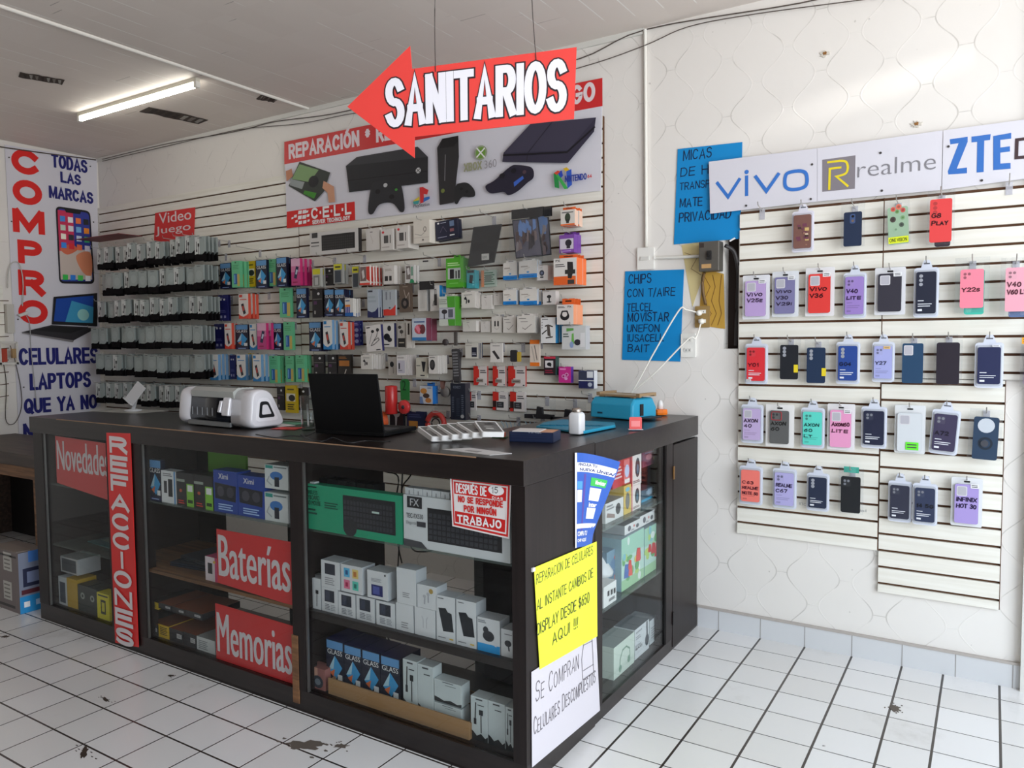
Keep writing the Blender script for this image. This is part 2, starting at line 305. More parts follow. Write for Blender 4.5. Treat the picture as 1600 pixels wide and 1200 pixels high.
def ribbon(g, P, t, y, m, cap=.5):
    P = [Vector(p) for p in P]; P = [p for i, p in enumerate(P) if i == 0 or (p-P[i-1]).length > 1e-5]
    if len(P) < 2: return
    closed = (P[0]-P[-1]).length < 1e-4
    if closed: P = P[:-1]
    n = len(P); L = []; Rr = []
    for i, p in enumerate(P):
        d0 = (p-P[i-1]).normalized() if (i or closed) else None; d1 = (P[(i+1) % n]-p).normalized() if (i < n-1 or closed) else None
        if d0 is None: d0 = d1; p = p-d1*t*cap
        if d1 is None: d1 = d0; p = p+d0*t*cap
        nn = Vector((-d0.y-d1.y, d0.x+d1.x)); nn = nn.normalized() if nn.length > .05 else Vector((-d1.y, d1.x))
        k = min(2.0, 1/max(.2, nn.dot(Vector((-d1.y, d1.x))))); L.append(p+nn*t/2*k); Rr.append(p-nn*t/2*k)
    vs = [(a.x, y, a.y) for a in L]+[(a.x, y, a.y) for a in Rr]
    for i in range(n if closed else n-1):
        RIB[0] = (RIB[0]+1) % 40; dy = -RIB[0]*6e-6; q = (vs[i], vs[n+i], vs[n+(i+1) % n], vs[(i+1) % n])
        g.face([(v[0], v[1]+dy, v[2]) for v in q], m)
def stroke_text(g, s, x0, z0, w, h, y, m, thick=None, jit=0, gap=.50, seed=1):
    rnd = random.Random(seed+len(s)); tot = 0; items = []
    for ch in s:
        c = ch; sc = 1
        if c not in FONT and c.upper() in FONT: c = c.upper(); sc = .78 if jit else 1
        wd, pl = FONT.get(c, FONT[' ']); wd *= sc; items.append((tot, wd, pl, sc)); tot += wd+gap
    tot -= gap; n = max(1, len(s.replace(' ', '')))
    t = thick*h if thick else min(.21*h, .45*w/max(tot, .5))
    kx = (w-t)/max(tot, .05); kz = h-t
    if tot < .1: x0 += (w-t)/2; kx = 1e-4
    for off, wd, pl, sc in items:
        jx, jz, sl = rnd.uniform(-1, 1)*jit, rnd.uniform(-1, 1)*jit, (.12+rnd.uniform(-.1, .1)) if jit else 0
        for P in pl: ribbon(g, [(x0+t/2+(off+wd*p[0]+jx+sl*p[1]*(.6 if jit else 0)+(rnd.uniform(-.5, .5)*jit))*kx, z0+t/2+(p[1]*sc+jz+rnd.uniform(-.5, .5)*jit)*kz) for p in P], t, y, m)
def empty(name, loc, rz=0):
    o = bpy.data.objects.new(name, None); COL.objects.link(o); o.location = loc; o.rotation_euler = (0, 0, rz); o.empty_display_size = .05; return o
ALL_LABELS = {}
def tag(o, label, cat, group=None, kind=None):
    o['label'] = label; o['category'] = cat
    if group: o['group'] = group
    if kind: o['kind'] = kind
    ALL_LABELS.setdefault(label, []).append((o.name, group)); return o
def uniq(label):
    for s in ('', ', further right', ', furthest right', ', nearest the corner'):
        if label+s not in ALL_LABELS: return label+s
    return label
def structure(o): o['kind'] = 'structure'; return o
def dup(o, loc=None, parent=None):
    c = o.copy(); COL.objects.link(c)
    if parent: c.parent = parent
    if loc is not None: c.location = loc
    for ch in list(o.children): dup(ch, None, c)
    return c
# ------------------------------------------------------------ room shell
def shell(name, box, m, mats=None):
    g = G(); g.box(*box, m, mats); return structure(g.build(name))
shell('floor', (-9.5, -5.0, -.1, 3.2, DW+.1, 0), FLOOR)
structure_ceiling = shell('ceiling', (-9.5, -4.1, CEIL, .9, DW+.1, CEIL+.12), CEILM)
# back wall with the pocket behind the electrical box cut out of it
HX0, HX1, HZ0, HZ1 = -1.108, -1.037, 1.392, 1.925
g = G()
for b in ((-9.5, 0, HX0, CEIL), (HX1, 0, .9, CEIL), (HX0, 0, HX1, HZ0), (HX0, HZ1, HX1, CEIL)): g.box(b[0], DW, b[1], b[2], DW+.1, b[3], WALL)
g.box(HX0, DW+.075, HZ0, HX1, DW+.1, HZ1, C(40, 30, 26, rough=.9))
structure(g.build('wall_back'))
shell('wall_left', (LW-.1, -4.0, 0, LW, DW, CEIL), WALL)
shell('wall_front_light_block', (LW, -4.1, 0, .9, -4.0, CEIL), C(66, 59, 53, rough=.8))  # unseen wall behind the camera, added to shape daylight; dark to limit bounce and reflections
shell('wall_right', (.125, DW-.035, 0, .9, DW, CEIL), PLASTER)
g = G(); g.box(SX-.0, DW-.012, 0, .125, DW, .105, C(205, 206, 208, rough=.4)); g.box(SX, DW-.016, .098, .125, DW, .108, C(176, 168, 162))
for k in range(7): x = -1.118+.203*k; g.box(x-.0015, DW-.0128, .0, x+.0015, DW-.0118, .098, C(150, 146, 142))
structure(g.build('baseboard_back'))
g = G(); g.tube([(-3.905, -4, CEIL-.002), (-3.905, DW, CEIL-.002)], .012, C(225, 220, 212), 8); structure(g.build('trim_1'))
g = G(); g.box(-9.5, DW-.012, CEIL-.03, -1.52, DW, CEIL, PLASTER); structure(g.build('trim_2'))

# floor debris and stains that have a shape of their own
def blob(cx, cy, rx, ry, seed, n=22, rot=0):
    rnd = random.Random(seed); P = []
    for i in range(n):
        a = 2*math.pi*i/n; k = .55+.6*rnd.random(); x, y = rx*k*math.cos(a), ry*k*math.sin(a)
        P.append((cx+x*math.cos(rot)-y*math.sin(rot), cy+x*math.sin(rot)+y*math.cos(rot)))
    return P
def stain(pxs, name, label, cat, m, rx, ry, seed, group=None, rot=.5):
    q = onto(*pxs, 2, 0); g = G(); g.slabz(blob(0, 0, rx, ry, seed, rot=rot), 0, .0015, m)
    rnd = random.Random(seed)
    for i in range(9): g.slabz(blob(rnd.uniform(-1.5, 1.5)*rx, rnd.uniform(-1.5, 1.5)*ry, rx*.16, ry*.16, seed+i, 8), 0, .0012, m)
    return tag(g.build(name, loc=(q.x, q.y, 0)), label, cat, group)
DIRT = C(58, 44, 34, rough=.9); DIRT2 = C(98, 88, 80, rough=.9)
stain((132, 1176), 'dirt_patch', 'dark brown dirt smear on tiles at the lower left of the floor', 'dirt', DIRT, .05, .012, 3, rot=-.6)
stain((475, 1165), 'dirt_patch', 'grey brown dirt splatter on tiles in front of the middle showcase bay', 'dirt', DIRT2, .07, .035, 5)
stain((533, 1166), 'dirt_patch', 'small spiky dirt scrap right of the larger splatter on the tiles', 'dirt', DIRT2, .028, .016, 8)
stain((165, 1093), 'dirt_patch', 'thin brown streak of dirt on floor tiles left of the showcase', 'dirt', DIRT, .035, .007, 11, rot=-.2)
stain((8, 995), 'dirt_patch', 'round brown spot on the floor near the cardboard box', 'dirt', DIRT, .02, .012, 14)
stain((267, 1056), 'dirt_patch', 'small dark chip on tile below the tall red sign', 'dirt', DIRT, .014, .008, 15)
stain((1397, 1107), 'dirt_patch', 'broken chipped spot on the floor joint below the lower slat panel', 'dirt', DIRT2, .022, .03, 17)

# ceiling holes, tube lamp
def hole(name, a, b, w, label, seed):
    A = onto(*a, 2, CEIL); B = onto(*b, 2, CEIL); d = (B-A); L = d.length; ang = math.atan2(d.y, d.x); rnd = random.Random(seed); g = G()
    top = [(L*i/10, w*.5*(1+.35*rnd.random())) for i in range(11)]; bot = [(L*i/10, -w*.5*(1+.35*rnd.random())) for i in range(10, -1, -1)]
    g.slabz(list(reversed(top+bot))[::-1], -.004, -.001, C(70, 60, 54, rough=.9))
    for i in range(7): x = L*(.08+.13*i); g.slabz([(x, -w*.4), (x+L*.07, -w*.45), (x+L*.09, w*.4), (x+.01, w*.3)], -.006, -.004, C(*(rnd.choice([(120, 112, 106), (52, 44, 40), (150, 146, 140)])), rough=.9))
    o = g.build(name, loc=(A.x, A.y, CEIL), rot=(0, 0, ang), fixn=True); tag(o, label, 'ceiling gap')
hole('ceiling_gap', (30, 116), (99, 128), .085, 'dark gap of missing ceiling boards left of the tube lamp', 1)
hole('ceiling_gap', (226, 170), (318, 190), .125, 'torn ceiling strip below the tube lamp with grey filling', 2)
hole('ceiling_gap', (404, 151), (432, 156), .09, 'small square dark hole in ceiling near the arrow sign', 3)
lamp = empty('tube_lamp', (-4.64, 2.91, CEIL)); tag(lamp, 'lit fluorescent tube lamp fixed under the ceiling', 'lamp')
g = G(); g.box(-.64, -.014, -.022, .64, .014, 0, C(210, 205, 190), None); g.build('lamp_body', lamp)
for sx_ in (-1, 1):
    g = G(); g.box(sx_*.63-.012, -.014, -.056, sx_*.63+.012, .014, -.022, C(225, 222, 214)); g.build('lamp_socket', lamp)
g = G(); g.lathe([(0, -.615), (.012, -.615), (.0135, -.6), (.0135, .6), (.012, .615), (0, .615)], C(255, 253, 244, emit=10), 14, (0, 0, -.042), 'X'); g.build('glowing_tube', lamp)

# cables along the wall top
def cable(name, pts, r, m, label, cat='cable', group=None):
    P = [Vector(p) for p in pts]; Q = []
    for i in range(len(P)-1):
        a, b = P[i], P[i+1]; p0 = P[i-1] if i else a; p3 = P[i+2] if i+2 < len(P) else b
        for k in range(5):
            t = k/5; Q.append(.5*((2*a)+(b-p0)*t+(2*p0-5*a+4*b-p3)*t*t+(-p0+3*a-3*b+p3)*t**3))
    Q.append(P[-1]); o0 = P[0]; g = G(); g.tube([q-o0 for q in Q], r, m, 5); o = g.build(name, loc=o0)
    return tag(o, label, cat, group)
DARKC = C(84, 74, 68); WHC = C(225, 222, 214)
def wp(L, off=.012): return [wl(*p, off) for p in L]
cable('ceiling_cable', wp([(160, 249), (260, 225), (370, 205), (430, 190), (520, 178), (640, 150), (760, 125), (905, 92), (1010, 46), (1250, 5), (1330, -18)]), .0032, DARKC, 'upper dark cable running along the top of the back wall')
cable('ceiling_cable', wp([(160, 252), (258, 229), (372, 203), (470, 193), (560, 176), (700, 160), (905, 106), (1005, 72), (1075, 42), (1180, 22), (1345, 0), (1420, -10)], .02), .0026, DARKC, 'lower sagging dark cable along the top of the back wall')
P = [onto(-10, 228, 0, LW+.012), onto(60, 238, 0, LW+.012), onto(150, 250, 0, LW+.012)]
cable('ceiling_cable', P, .005, DARKC, 'dark cable crossing the top of the tall purchase banner')
cable('conduit', [wl(1008, 46, .012), wl(1009, 200, .012), wl(1010, 386, .012)], .010, WHC, 'thin white vertical conduit running down to the light switch', 'conduit')
cable('conduit', [wl(1022, 403, .012), wl(1060, 402, .012), wl(1099, 400, .012)], .008, WHC, 'short white horizontal conduit between switch and electrical box', 'conduit')

# ------------------------------------------------------------ slat wall panels
def slatwall(name, x0, x1, z0, z1, label, first, pitch=.0738, dep=.018):
    g = G(); w = x1-x0; h = z1-z0
    g.box(0, -dep*.35, 0, w, 0, h, GROOVE)
    z = first-z0; cuts = []
    while z > 0: cuts.append(z); z -= pitch
    cuts = [h]+[c for c in cuts if c < h]+[0]
    for a, b in zip(cuts[:-1], cuts[1:]):
        t = a-(0 if a == h else .0054); bo = b+(0 if b == 0 else .0054)
        if t-bo > .004: g.box(.001, -dep, bo, w-.001, -dep*.3, t, SLAT)
    g.box(w-.001, -dep*.95, 0, w+.002, 0, h, GROOVE)
    o = g.build(name, loc=(x0, DW, z0)); return tag(o, label, 'slatwall panel')
slatwall('slatwall_panel', LW+.004, -4.015, .45, 2.585, 'large white slatwall panel in the left corner holding the grey cable packs', 2.531, .0741)
slatwall('slatwall_panel', -4.012, -1.742, .45, 2.60, 'large white slatwall panel below the game console banner', 2.535, .0741)
slatwall('slatwall_panel', -1.030, -.412, .502, 2.04, 'white slatwall panel under the first brand boards beside the electrical box', 2.032)
slatwall('slatwall_panel', -.410, .26, 1.266, 2.04, 'white slatwall panel at the right end of the phone case wall', 2.032)
slatwall('slatwall_panel', -.408, .046, .318, 1.262, 'lowest white slatwall panel with empty slats near the floor', 1.243)
def screws(pxs, off, label, r=.0035):
    for i, p in enumerate(pxs):
        q = wl(*p, off); g = G(); g.prism(ell(0, 0, r, r, 8), -.002, 0, C(70, 66, 62)); g.build('screw_head', loc=q)
# ------------------------------------------------------------ boards, banners, paper
class Sheet:
    """a flat board or sheet on a real plane; corners and drawings are given where they stand in that plane"""
    def __init__(s, ax, val, corners, m, th=.003, out=.0):
        s.ax = 1 if ax == 'Y' else 0; s.val = val-out if ax == 'Y' else val+out; s.g = G(); s.th = th
        P = [s.L(*c) for c in corners]; s.u0 = P[3][0]; s.v0 = P[3][1]; s.k = 0
        s.P = [(a-s.u0, b-s.v0) for a, b in P]   # TL TR BR BL
        s.g.prism([s.P[3], s.P[2], s.P[1], s.P[0]], -th, 0, m)
    def L(s, px, py):
        q = onto(px, py, s.ax, s.val); return (q.x, q.z) if s.ax == 1 else (q.y, q.z)
    def l(s, px, py): u, v = s.L(px, py); return (u-s.u0, v-s.v0)
    def y(s): s.k += 1; return -s.th-.0004*s.k
    def text(s, t, x0, y0, x1, y1, m, bold=.025, shear=0, g=None):       # px: left-bottom, right-bottom by x; y0 top, y1 bottom at the left edge
        a = s.l(x0, y1); b = s.l(x1, y1); c = s.l(x0, y0)
        if shear: stroke_text(g or s.g, t, a[0], a[1], b[0]-a[0], c[1]-a[1], s.y(), m, .055 if bold < -.02 else .10, .045, .36)
        elif t.upper() == t and bold > 0: stroke_text(g or s.g, t, a[0], a[1], b[0]-a[0], c[1]-a[1], s.y(), m)
        else: (g or s.g).text(t, a[0], a[1], b[0]-a[0], c[1]-a[1], s.y(), m, bold, shear)
    def poly(s, pts, m): P = [s.l(*p) for p in pts]; A = sum(a[0]*b[1]-b[0]*a[1] for a, b in zip(P, P[1:]+P[:1])); s.g.poly(P if A > 0 else P[::-1], s.y(), m)
    def ell(s, px, py, rpx, rpy, m): a = s.l(px, py); b = s.l(px+rpx, py); c = s.l(px, py-rpy); s.g.poly(ell(a[0], a[1], abs(b[0]-a[0]), abs(c[1]-a[1]), 20), s.y(), m)
    def line(s, pts, w, m):
        ribbon(s.g, [s.l(*p) for p in pts], w, s.y(), m, .3)
    def done(s, name, label, cat, parent=None, group=None):
        loc = (s.u0, s.val, s.v0) if s.ax == 1 else (s.val, s.u0, s.v0)
        o = s.g.build(name, loc=loc, rot=(0, 0, 0 if s.ax == 1 else R(90)), parent=parent)
        return tag(o, label, cat, group) if label else o
WH = C(214, 212, 220, rough=.35); REDS = C(214, 40, 38, rough=.35); RED2 = C(205, 44, 46, rough=.35); NAVY = C(30, 32, 110, rough=.4); WHT = C(238, 236, 236, rough=.4)
BLK = C(24, 22, 24, rough=.35); GRY = C(120, 118, 122)

# tall banner on the left wall
s = Sheet('X', LW, [(7, 226), (151, 249), (157, 634), (30, 693)], WH, .003, .006)
for t, x0, y0, x1, y1 in (('C', 18, 230, 62, 269), ('O', 20, 278, 66, 317), ('M', 20, 325, 70, 362), ('P', 28, 374, 66, 411), ('R', 29, 421, 70, 461), ('O', 29, 468, 75, 506)):
    a = s.l(x0, y1); b = s.l(x1, y1); c = s.l(x0, y0); stroke_text(s.g, t, a[0], a[1], b[0]-a[0], c[1]-a[1], s.y(), C(220, 34, 30), .27)
for t, x0, y0, x1, y1 in (('TODAS', 80, 240, 136, 261), ('LAS', 94, 268, 126, 285), ('MARCAS', 76, 290, 145, 309), ('CELULARES', 29, 544, 153, 571), ('LAPTOPS', 46, 584, 142, 610), ('QUE YA NO', 37, 623, 152, 647), ('NECESITES', 36, 662, 158, 686)):
    s.text(t, x0, y0, x1, y1, NAVY, .035)
s.poly(rounded([(86, 322), (140, 330), (147, 444), (92, 443)], 8), C(24, 22, 30)); s.poly(rounded([(89, 325.5), (138, 333), (144, 440), (94, 439.5)], 6), C(50, 60, 150))
s.poly([(89, 328), (113, 331), (116, 395), (92, 398)], C(205, 50, 90)); s.poly([(92, 392), (141, 390), (143, 437), (94, 437)], C(205, 190, 180)); s.poly(smooth([(118, 400), (140, 395), (142, 430), (128, 425)]), C(222, 140, 104)); s.poly(smooth([(93, 388), (110, 382), (120, 390), (104, 398)]), C(214, 110, 80))
s.poly([(99, 325), (126, 329), (124, 335), (102, 332)], C(18, 18, 22))
ic = [(70, 140, 220), (235, 235, 235), (240, 120, 60), (40, 40, 44), (200, 215, 200), (230, 230, 235), (120, 180, 230), (240, 140, 40), (245, 240, 225), (50, 50, 60), (210, 220, 240), (70, 190, 120), (60, 140, 230), (220, 50, 60), (240, 120, 80), (230, 225, 240)]
for i in range(16):
    r_, c_ = divmod(i, 4); x = 92.5+12.2*c_+r_*.5; y = 337+13.8*r_+c_*1.8
    s.poly([(x, y), (x+8, y+1.2), (x+8.3, y+9.6), (x+.3, y+9)], C(*ic[i]))
for i, c_ in enumerate(((60, 190, 80), (50, 130, 220), (80, 200, 90), (240, 240, 245))): x = 96.5+11.7*i; y = 429+i*.6; s.poly([(x, y), (x+8, y+.5), (x+8, y+8.5), (x, y+8.5)], C(*c_))
s.poly([(82, 464), (150, 458), (150, 510), (79, 507)], C(22, 22, 26)); s.poly([(86, 467), (144, 462), (143, 505), (82, 502)], C(20, 70, 160)); s.poly([(110, 470), (144, 480), (143, 505), (100, 503)], C(60, 150, 190)); s.ell(128, 492, 9, 9, C(150, 205, 200))
s.poly([(32, 519), (78, 508), (150, 512), (113, 532)], C(40, 38, 42)); s.poly([(32, 519), (113, 532), (112, 535), (33, 521)], C(120, 116, 118)); s.poly([(52, 516), (80, 510), (130, 513), (108, 521)], C(18, 18, 20))
s.done('purchase_banner', 'tall white banner with red COMPRO letters on the left wall', 'banner')
for i, (x, y) in enumerate(((14, 246), (141, 260), (18, 346), (146, 347), (28, 499), (37, 605))):
    q = onto(x, y, 0, LW+.012); g = G(); g.prism(ell(0, 0, .006, .006, 8), -.003, 0, C(80, 76, 76)); tag(g.build('screw', loc=q, rot=(0, 0, R(90))), 'dark screw head holding the tall purchase banner', 'screw', 'screws of the tall banner')

# game console banner
BW = -.022
s = Sheet('Y', DW, [(445, 222), (942, 122), (939, 298), (449, 357)], WH, .004, .022)
s.poly([(445, 222), (942, 122), (942, 166), (445, 257)], RED2)
s.text('REPARACIÓN * REFACCIONES Y VIDEOJUEGO', 452, 226, 931, 249.5, C(228, 214, 218), .012)
s.poly([(449, 331), (555, 315), (556, 344), (449, 357)], REDS)
for cx, cy, r_ in ((470, 332, 3.2), (477, 331, 3.2), (463, 338, 2.6), (470, 340, 3.4), (477, 339, 3.4), (483, 337, 2.4), (465, 346, 2.2), (471, 348, 3.1), (478, 347, 3), (484, 345, 2), (459, 341, 1.8), (482, 331, 2)):
    r_ *= .86; s.poly([(cx-r_, cy-r_+.4), (cx+r_, cy-r_-.4), (cx+r_-.6, cy+r_-.4), (cx-r_-.6, cy+r_+.4)], WHT)
s.text('C·E·L·L', 488, 325.5, 551, 343, WHT, .05); s.text('SERVER TECHNOLOGY', 490, 344.5, 549, 351, WHT, .012)
# repair picture with hands
s.poly([(470, 253), (518, 270), (508, 300), (494, 315), (453, 291)], C(58, 62, 58)); s.poly([(470, 257), (500, 266), (486, 285), (458, 280)], C(130, 160, 110)); s.poly([(456, 280), (478, 285), (474, 296), (455, 290)], C(150, 156, 156)); s.ell(492, 284, 8, 9, C(34, 34, 38)); s.poly([(478, 298), (497, 302), (493, 311), (476, 303)], C(70, 140, 50))
s.poly([(449, 268), (458, 264), (460, 276), (450, 284)], C(190, 130, 100)); s.poly([(508, 283), (524, 292), (526, 316), (516, 317), (514, 302), (506, 294)], C(205, 150, 120))
# black game console, tower console, flat console, pads, marks
s.poly([(543, 260), (560, 246), (655, 230), (671, 246), (671, 286), (548, 301)], C(40, 40, 44)); s.poly([(543, 260), (560, 246), (655, 230), (671, 246)], C(58, 58, 62)); s.line([(546, 283), (670, 268)], .004, C(18, 18, 20)); s.ell(656, 267, 4, 4.5, C(200, 200, 200)); s.line([(653, 264), (659, 270)], .004, C(50, 50, 50)); s.line([(659, 264), (653, 270)], .004, C(50, 50, 50))
def pad(P, m): s.poly(smooth(P), m)
pad([(582, 296), (590, 285), (622, 282), (630, 291), (635, 325), (629, 332), (616, 318), (596, 320), (585, 335), (578, 330)], C(44, 44, 48)); s.ell(605, 290, 3.2, 3.2, C(190, 190, 190)); s.ell(593, 300, 4, 3.6, C(24, 24, 26)); s.ell(615, 308, 4, 3.6, C(24, 24, 26)); s.ell(622, 297, 2.2, 2, C(70, 150, 60))
s.poly([(686, 232), (694, 218), (719, 213), (720, 246), (712, 317), (690, 321)], C(46, 44, 46)); s.poly([(694, 218), (719, 213), (719, 221), (712, 230), (690, 233)], C(28, 26, 28)); s.line([(699, 243), (698, 283)], .006, C(120, 118, 120)); s.ell(695, 299, 3, 3.4, C(110, 120, 60))
pad([(715, 292), (722, 287), (734, 287), (744, 297), (745, 307), (737, 309), (725, 309), (717, 320), (712, 312)], C(40, 40, 42)); s.ell(724, 296, 2.5, 2.2, C(20, 20, 20)); s.ell(733, 300, 2.5, 2.2, C(20, 20, 20))
s.poly([(790, 240), (832, 195), (934, 185), (931, 207), (890, 256), (788, 254)], C(52, 48, 66)); s.poly([(790, 240), (891, 236), (934, 185), (832, 195)], C(62, 58, 76)); s.line([(790, 244), (889, 239), (932, 200)], .010, C(20, 18, 26)); s.line([(826, 254), (828, 240), (866, 192)], .004, C(30, 28, 38))
pad([(762, 292), (776, 283), (800, 262), (812, 259), (834, 263), (837, 278), (827, 287), (812, 300), (798, 306), (790, 301), (770, 303)], C(40, 36, 52)); s.poly([(806, 286), (820, 276), (822, 280), (807, 293)], C(60, 100, 190)); s.ell(788, 276, 4.5, 4, C(24, 22, 30)); s.ell(806, 268, 4, 4, C(24, 22, 30)); s.ell(823, 270, 3, 3, C(80, 60, 70))
s.ell(755, 240, 10, 11.5, C(150, 160, 130)); s.ell(755, 240, 7.5, 9, C(110, 150, 60)); s.line([(749, 233), (761, 247)], .008, WHT); s.line([(761, 233), (749, 247)], .008, WHT)
s.text('XBOX', 729, 257, 757, 270, C(150, 150, 120), .004); s.text('360', 761, 252.5, 780, 265, C(150, 146, 150), -.004)
s.poly([(660, 294), (666, 293), (667, 317), (661, 319)], C(205, 46, 50)); s.poly([(666, 294), (674, 298), (672, 305), (666, 304)], C(205, 46, 50)); s.poly([(650, 315), (660, 308), (660, 313), (654, 318)], C(214, 190, 60)); s.poly([(667, 310), (676, 308), (676, 312), (666, 317)], C(50, 110, 190)); s.poly([(650, 316), (660, 314), (658, 320), (651, 320)], C(60, 150, 150))
s.text('PlayStation', 651, 320.5, 676, 327, C(60, 60, 66), .01)
for P, c_ in (([(869, 273), (876, 270), (878, 296), (871, 294)], (40, 140, 70)), ([(876, 270), (882, 268), (884, 276), (878, 282)], (40, 70, 180)), ([(872, 274), (878, 276), (892, 296), (886, 297)], (60, 170, 80)), ([(889, 268), (897, 266), (898, 290), (891, 296)], (50, 90, 190)), ([(884, 265), (890, 263), (894, 267), (888, 270)], (220, 180, 40)), ([(870, 272), (876, 268), (880, 270), (874, 275)], (215, 70, 50))): s.poly(P, C(*c_))
s.text('NINTENDO', 887, 276.5, 921, 286.5, C(40, 60, 150), .02); s.text('64', 922, 274.5, 929, 280, C(200, 50, 50), .01)
s.done('console_banner', 'wide console repair banner with a red title strip on the back wall', 'banner')

# red SANITARIOS arrow hanging on two wires
ARO = Vector(FW); ARO.z = 0; ARO.normalize()
def arrow_pt(px, py, dist=2.35, yaw=-.12):
    nrm = Matrix.Rotation(yaw, 3, 'Z') @ ARO; d = (px-800)/F_PX*RT + (600-py)/F_PX*UP + FW
    c = Vector((0, 0, EYE)); p0 = c+ARO*dist; return c+d*(((p0-c).dot(nrm))/d.dot(nrm)), nrm
_, AN = arrow_pt(800, 100); AU = Vector((0, 0, 1)).cross(AN); AU = -AU if AU.dot(RT) < 0 else AU
AO = arrow_pt(720, 165)[0]
def al(px, py): p = arrow_pt(px, py)[0]-AO; return (p.dot(AU), p.z)
g = G(); P = [al(*p) for p in ((543, 167), (648, 247), (648, 214), (897, 186), (901, 74), (644, 108), (641, 72))]
g.prism(P, -.002, .002, C(222, 66, 60, rough=.3)); 
for i, ch in enumerate('SANITARIOS'):
    xs = [597, 629, 663, 697, 711, 738, 778, 821, 838, 862, 890][i:i+2]; 
tl, tr, bl, br = al(599, 122), al(889, 88), al(601, 203), al(888, 176)
def bil(a, b, e=0): 
    x0 = bl[0]+(br[0]-bl[0])*a; z0 = bl[1]+(br[1]-bl[1])*a; x1 = tl[0]+(tr[0]-tl[0])*a; z1 = tl[1]+(tr[1]-tl[1])*a; return (x0+(x1-x0)*b, z0+(z1-z0)*b)
for th, m, y in ((.205, C(46, 30, 36), -.0026), (.145, C(226, 224, 232), -.0046)):
    e_ = (.205-th)/2; h2 = G(); stroke_text(h2, 'SANITARIOS', e_*1.0, e_*1.0, 3.6-2*e_, 1-2*e_, 0, m, th/(1-2*e_), 0, .50); k = len(g.v); mi = g.mat(m)
    g.v += [(q[0], y+v[1], q[1]) for v, q in ((v, bil(v[0]/3.6, v[2])) for v in h2.v)]; g.f += [tuple(x+k for x in f) for f in h2.f]; g.mi += [mi]*len(h2.f); g.sm += [False]*len(h2.f)
o = g.build('arrow_sign', loc=AO, rot=(0, 0, math.atan2(AU.y, AU.x))); tag(o, 'red arrow sign with white SANITARIOS lettering hanging from the ceiling', 'sign')
for nm, a, b, lb in (('hanging_wire', (681, 113), (681, 0), 'left thin wire holding the red arrow sign'), ('hanging_wire', (838, 95), (833, 0), 'right thin wire holding the red arrow sign')):
    A = arrow_pt(*a)[0]-AN*.004; B = arrow_pt(*b)[0]; B = A+(B-A)*((CEIL-A.z)/(B.z-A.z)); mid = A.lerp(B, .5)+Vector((.006, 0, 0)); cable(nm, [A, A.lerp(B, .25)-Vector((.004, 0, 0)), mid, A.lerp(B, .8), B], .0014, C(70, 60, 58), lb, 'wire')

# small red sign among the hooks
s = Sheet('Y', DW, [(243, 333), (305, 324), (303, 375), (241, 381)], REDS, .003, .022); s.text('Video', 249, 334, 300, 350, C(225, 214, 216), .03); s.text('Juego', 244, 355, 299, 370, C(225, 214, 216), .03)
s.done('video_game_sign', 'small red Video Juego sign on the left slatwall', 'sign')

# brand boards
s = Sheet('Y', DW, [(1108, 253), (1277, 232), (1277, 315), (1110, 334)], WH, .004, .020)
B = C(58, 116, 196, rough=.3); s.line([(1121, 286), (1138, 308), (1156, 280)], .0155, B); s.line([(1167, 276), (1167, 305)], .0155, B); s.ell(1167, 269, 3.4, 3.4, B); s.line([(1181, 276), (1198, 299), (1217, 272)], .0155, B)
a = [(1226+9*math.cos(t), 0) for t in (0,)]; O = smooth([(1228, 275), (1235, 269.5), (1251, 267.5), (1260, 272), (1261, 287), (1254, 294), (1237, 296.5), (1227.5, 291)], 4); s.line(O+[O[0]], .0155, B)
s.done('brand_board', 'white brand board with blue vivo lettering', 'sign')
s = Sheet('Y', DW, [(1277.5, 232), (1473, 204), (1471, 297), (1277.5, 315)], WH, .004, .020)
s.poly([(1285, 250), (1337, 243), (1336, 295), (1285, 300)], C(128, 122, 128)); Y = C(228, 206, 40); s.line([(1294, 254)]+smooth([(1312, 251.6), (1322, 253), (1325, 262), (1322, 271), (1312, 275)], 4, False)+[(1307, 276), (1325, 291)], .0095, Y); s.line([(1296, 296), (1297, 264), (1314, 262)], .0095, Y)
s.text('realme', 1340, 253, 1462, 278, C(128, 126, 132), -.012)
s.done('brand_board', 'white brand board with yellow R logo and grey realme lettering', 'sign')
s = Sheet('Y', DW, [(1474, 204), (1640, 182), (1640, 274), (1472, 297)], WH, .004, .020)
B = C(56, 110, 186, rough=.3); s.poly([(1484, 218), (1512, 214), (1512, 222), (1495, 264), (1511, 262), (1511, 271), (1482, 273), (1481, 268), (1498, 224), (1485, 226)], B); s.poly([(1518, 214), (1548, 210), (1547, 219), (1538, 220), (1537, 269), (1526, 270), (1527, 222), (1518, 223)], B); s.poly([(1552, 213), (1580, 208), (1580, 217), (1563, 219), (1563, 231), (1578, 229), (1578, 237), (1563, 239), (1563, 256), (1579, 255), (1579, 264), (1552, 266)], B)
s.line([(1588, 247), (1589, 219), (1640, 212), (1640, 242), (1588, 247)], .012, C(62, 44, 48))
s.done('brand_board', 'white brand board with blue ZTE lettering at the right end', 'sign')
for i, p in enumerate(((1166, 321.5), (1267, 311), (1269, 257), (1376, 239), (1378, 298), (1482, 229), (1534, 282))):
    q = wl(*p, .025); g = G(); g.prism(ell(0, 0, .005, .005, 8), -.003, 0, C(60, 56, 56)); tag(g.build('screw', loc=q), 'dark screw head in the white brand boards', 'screw', 'screws of the brand boards')

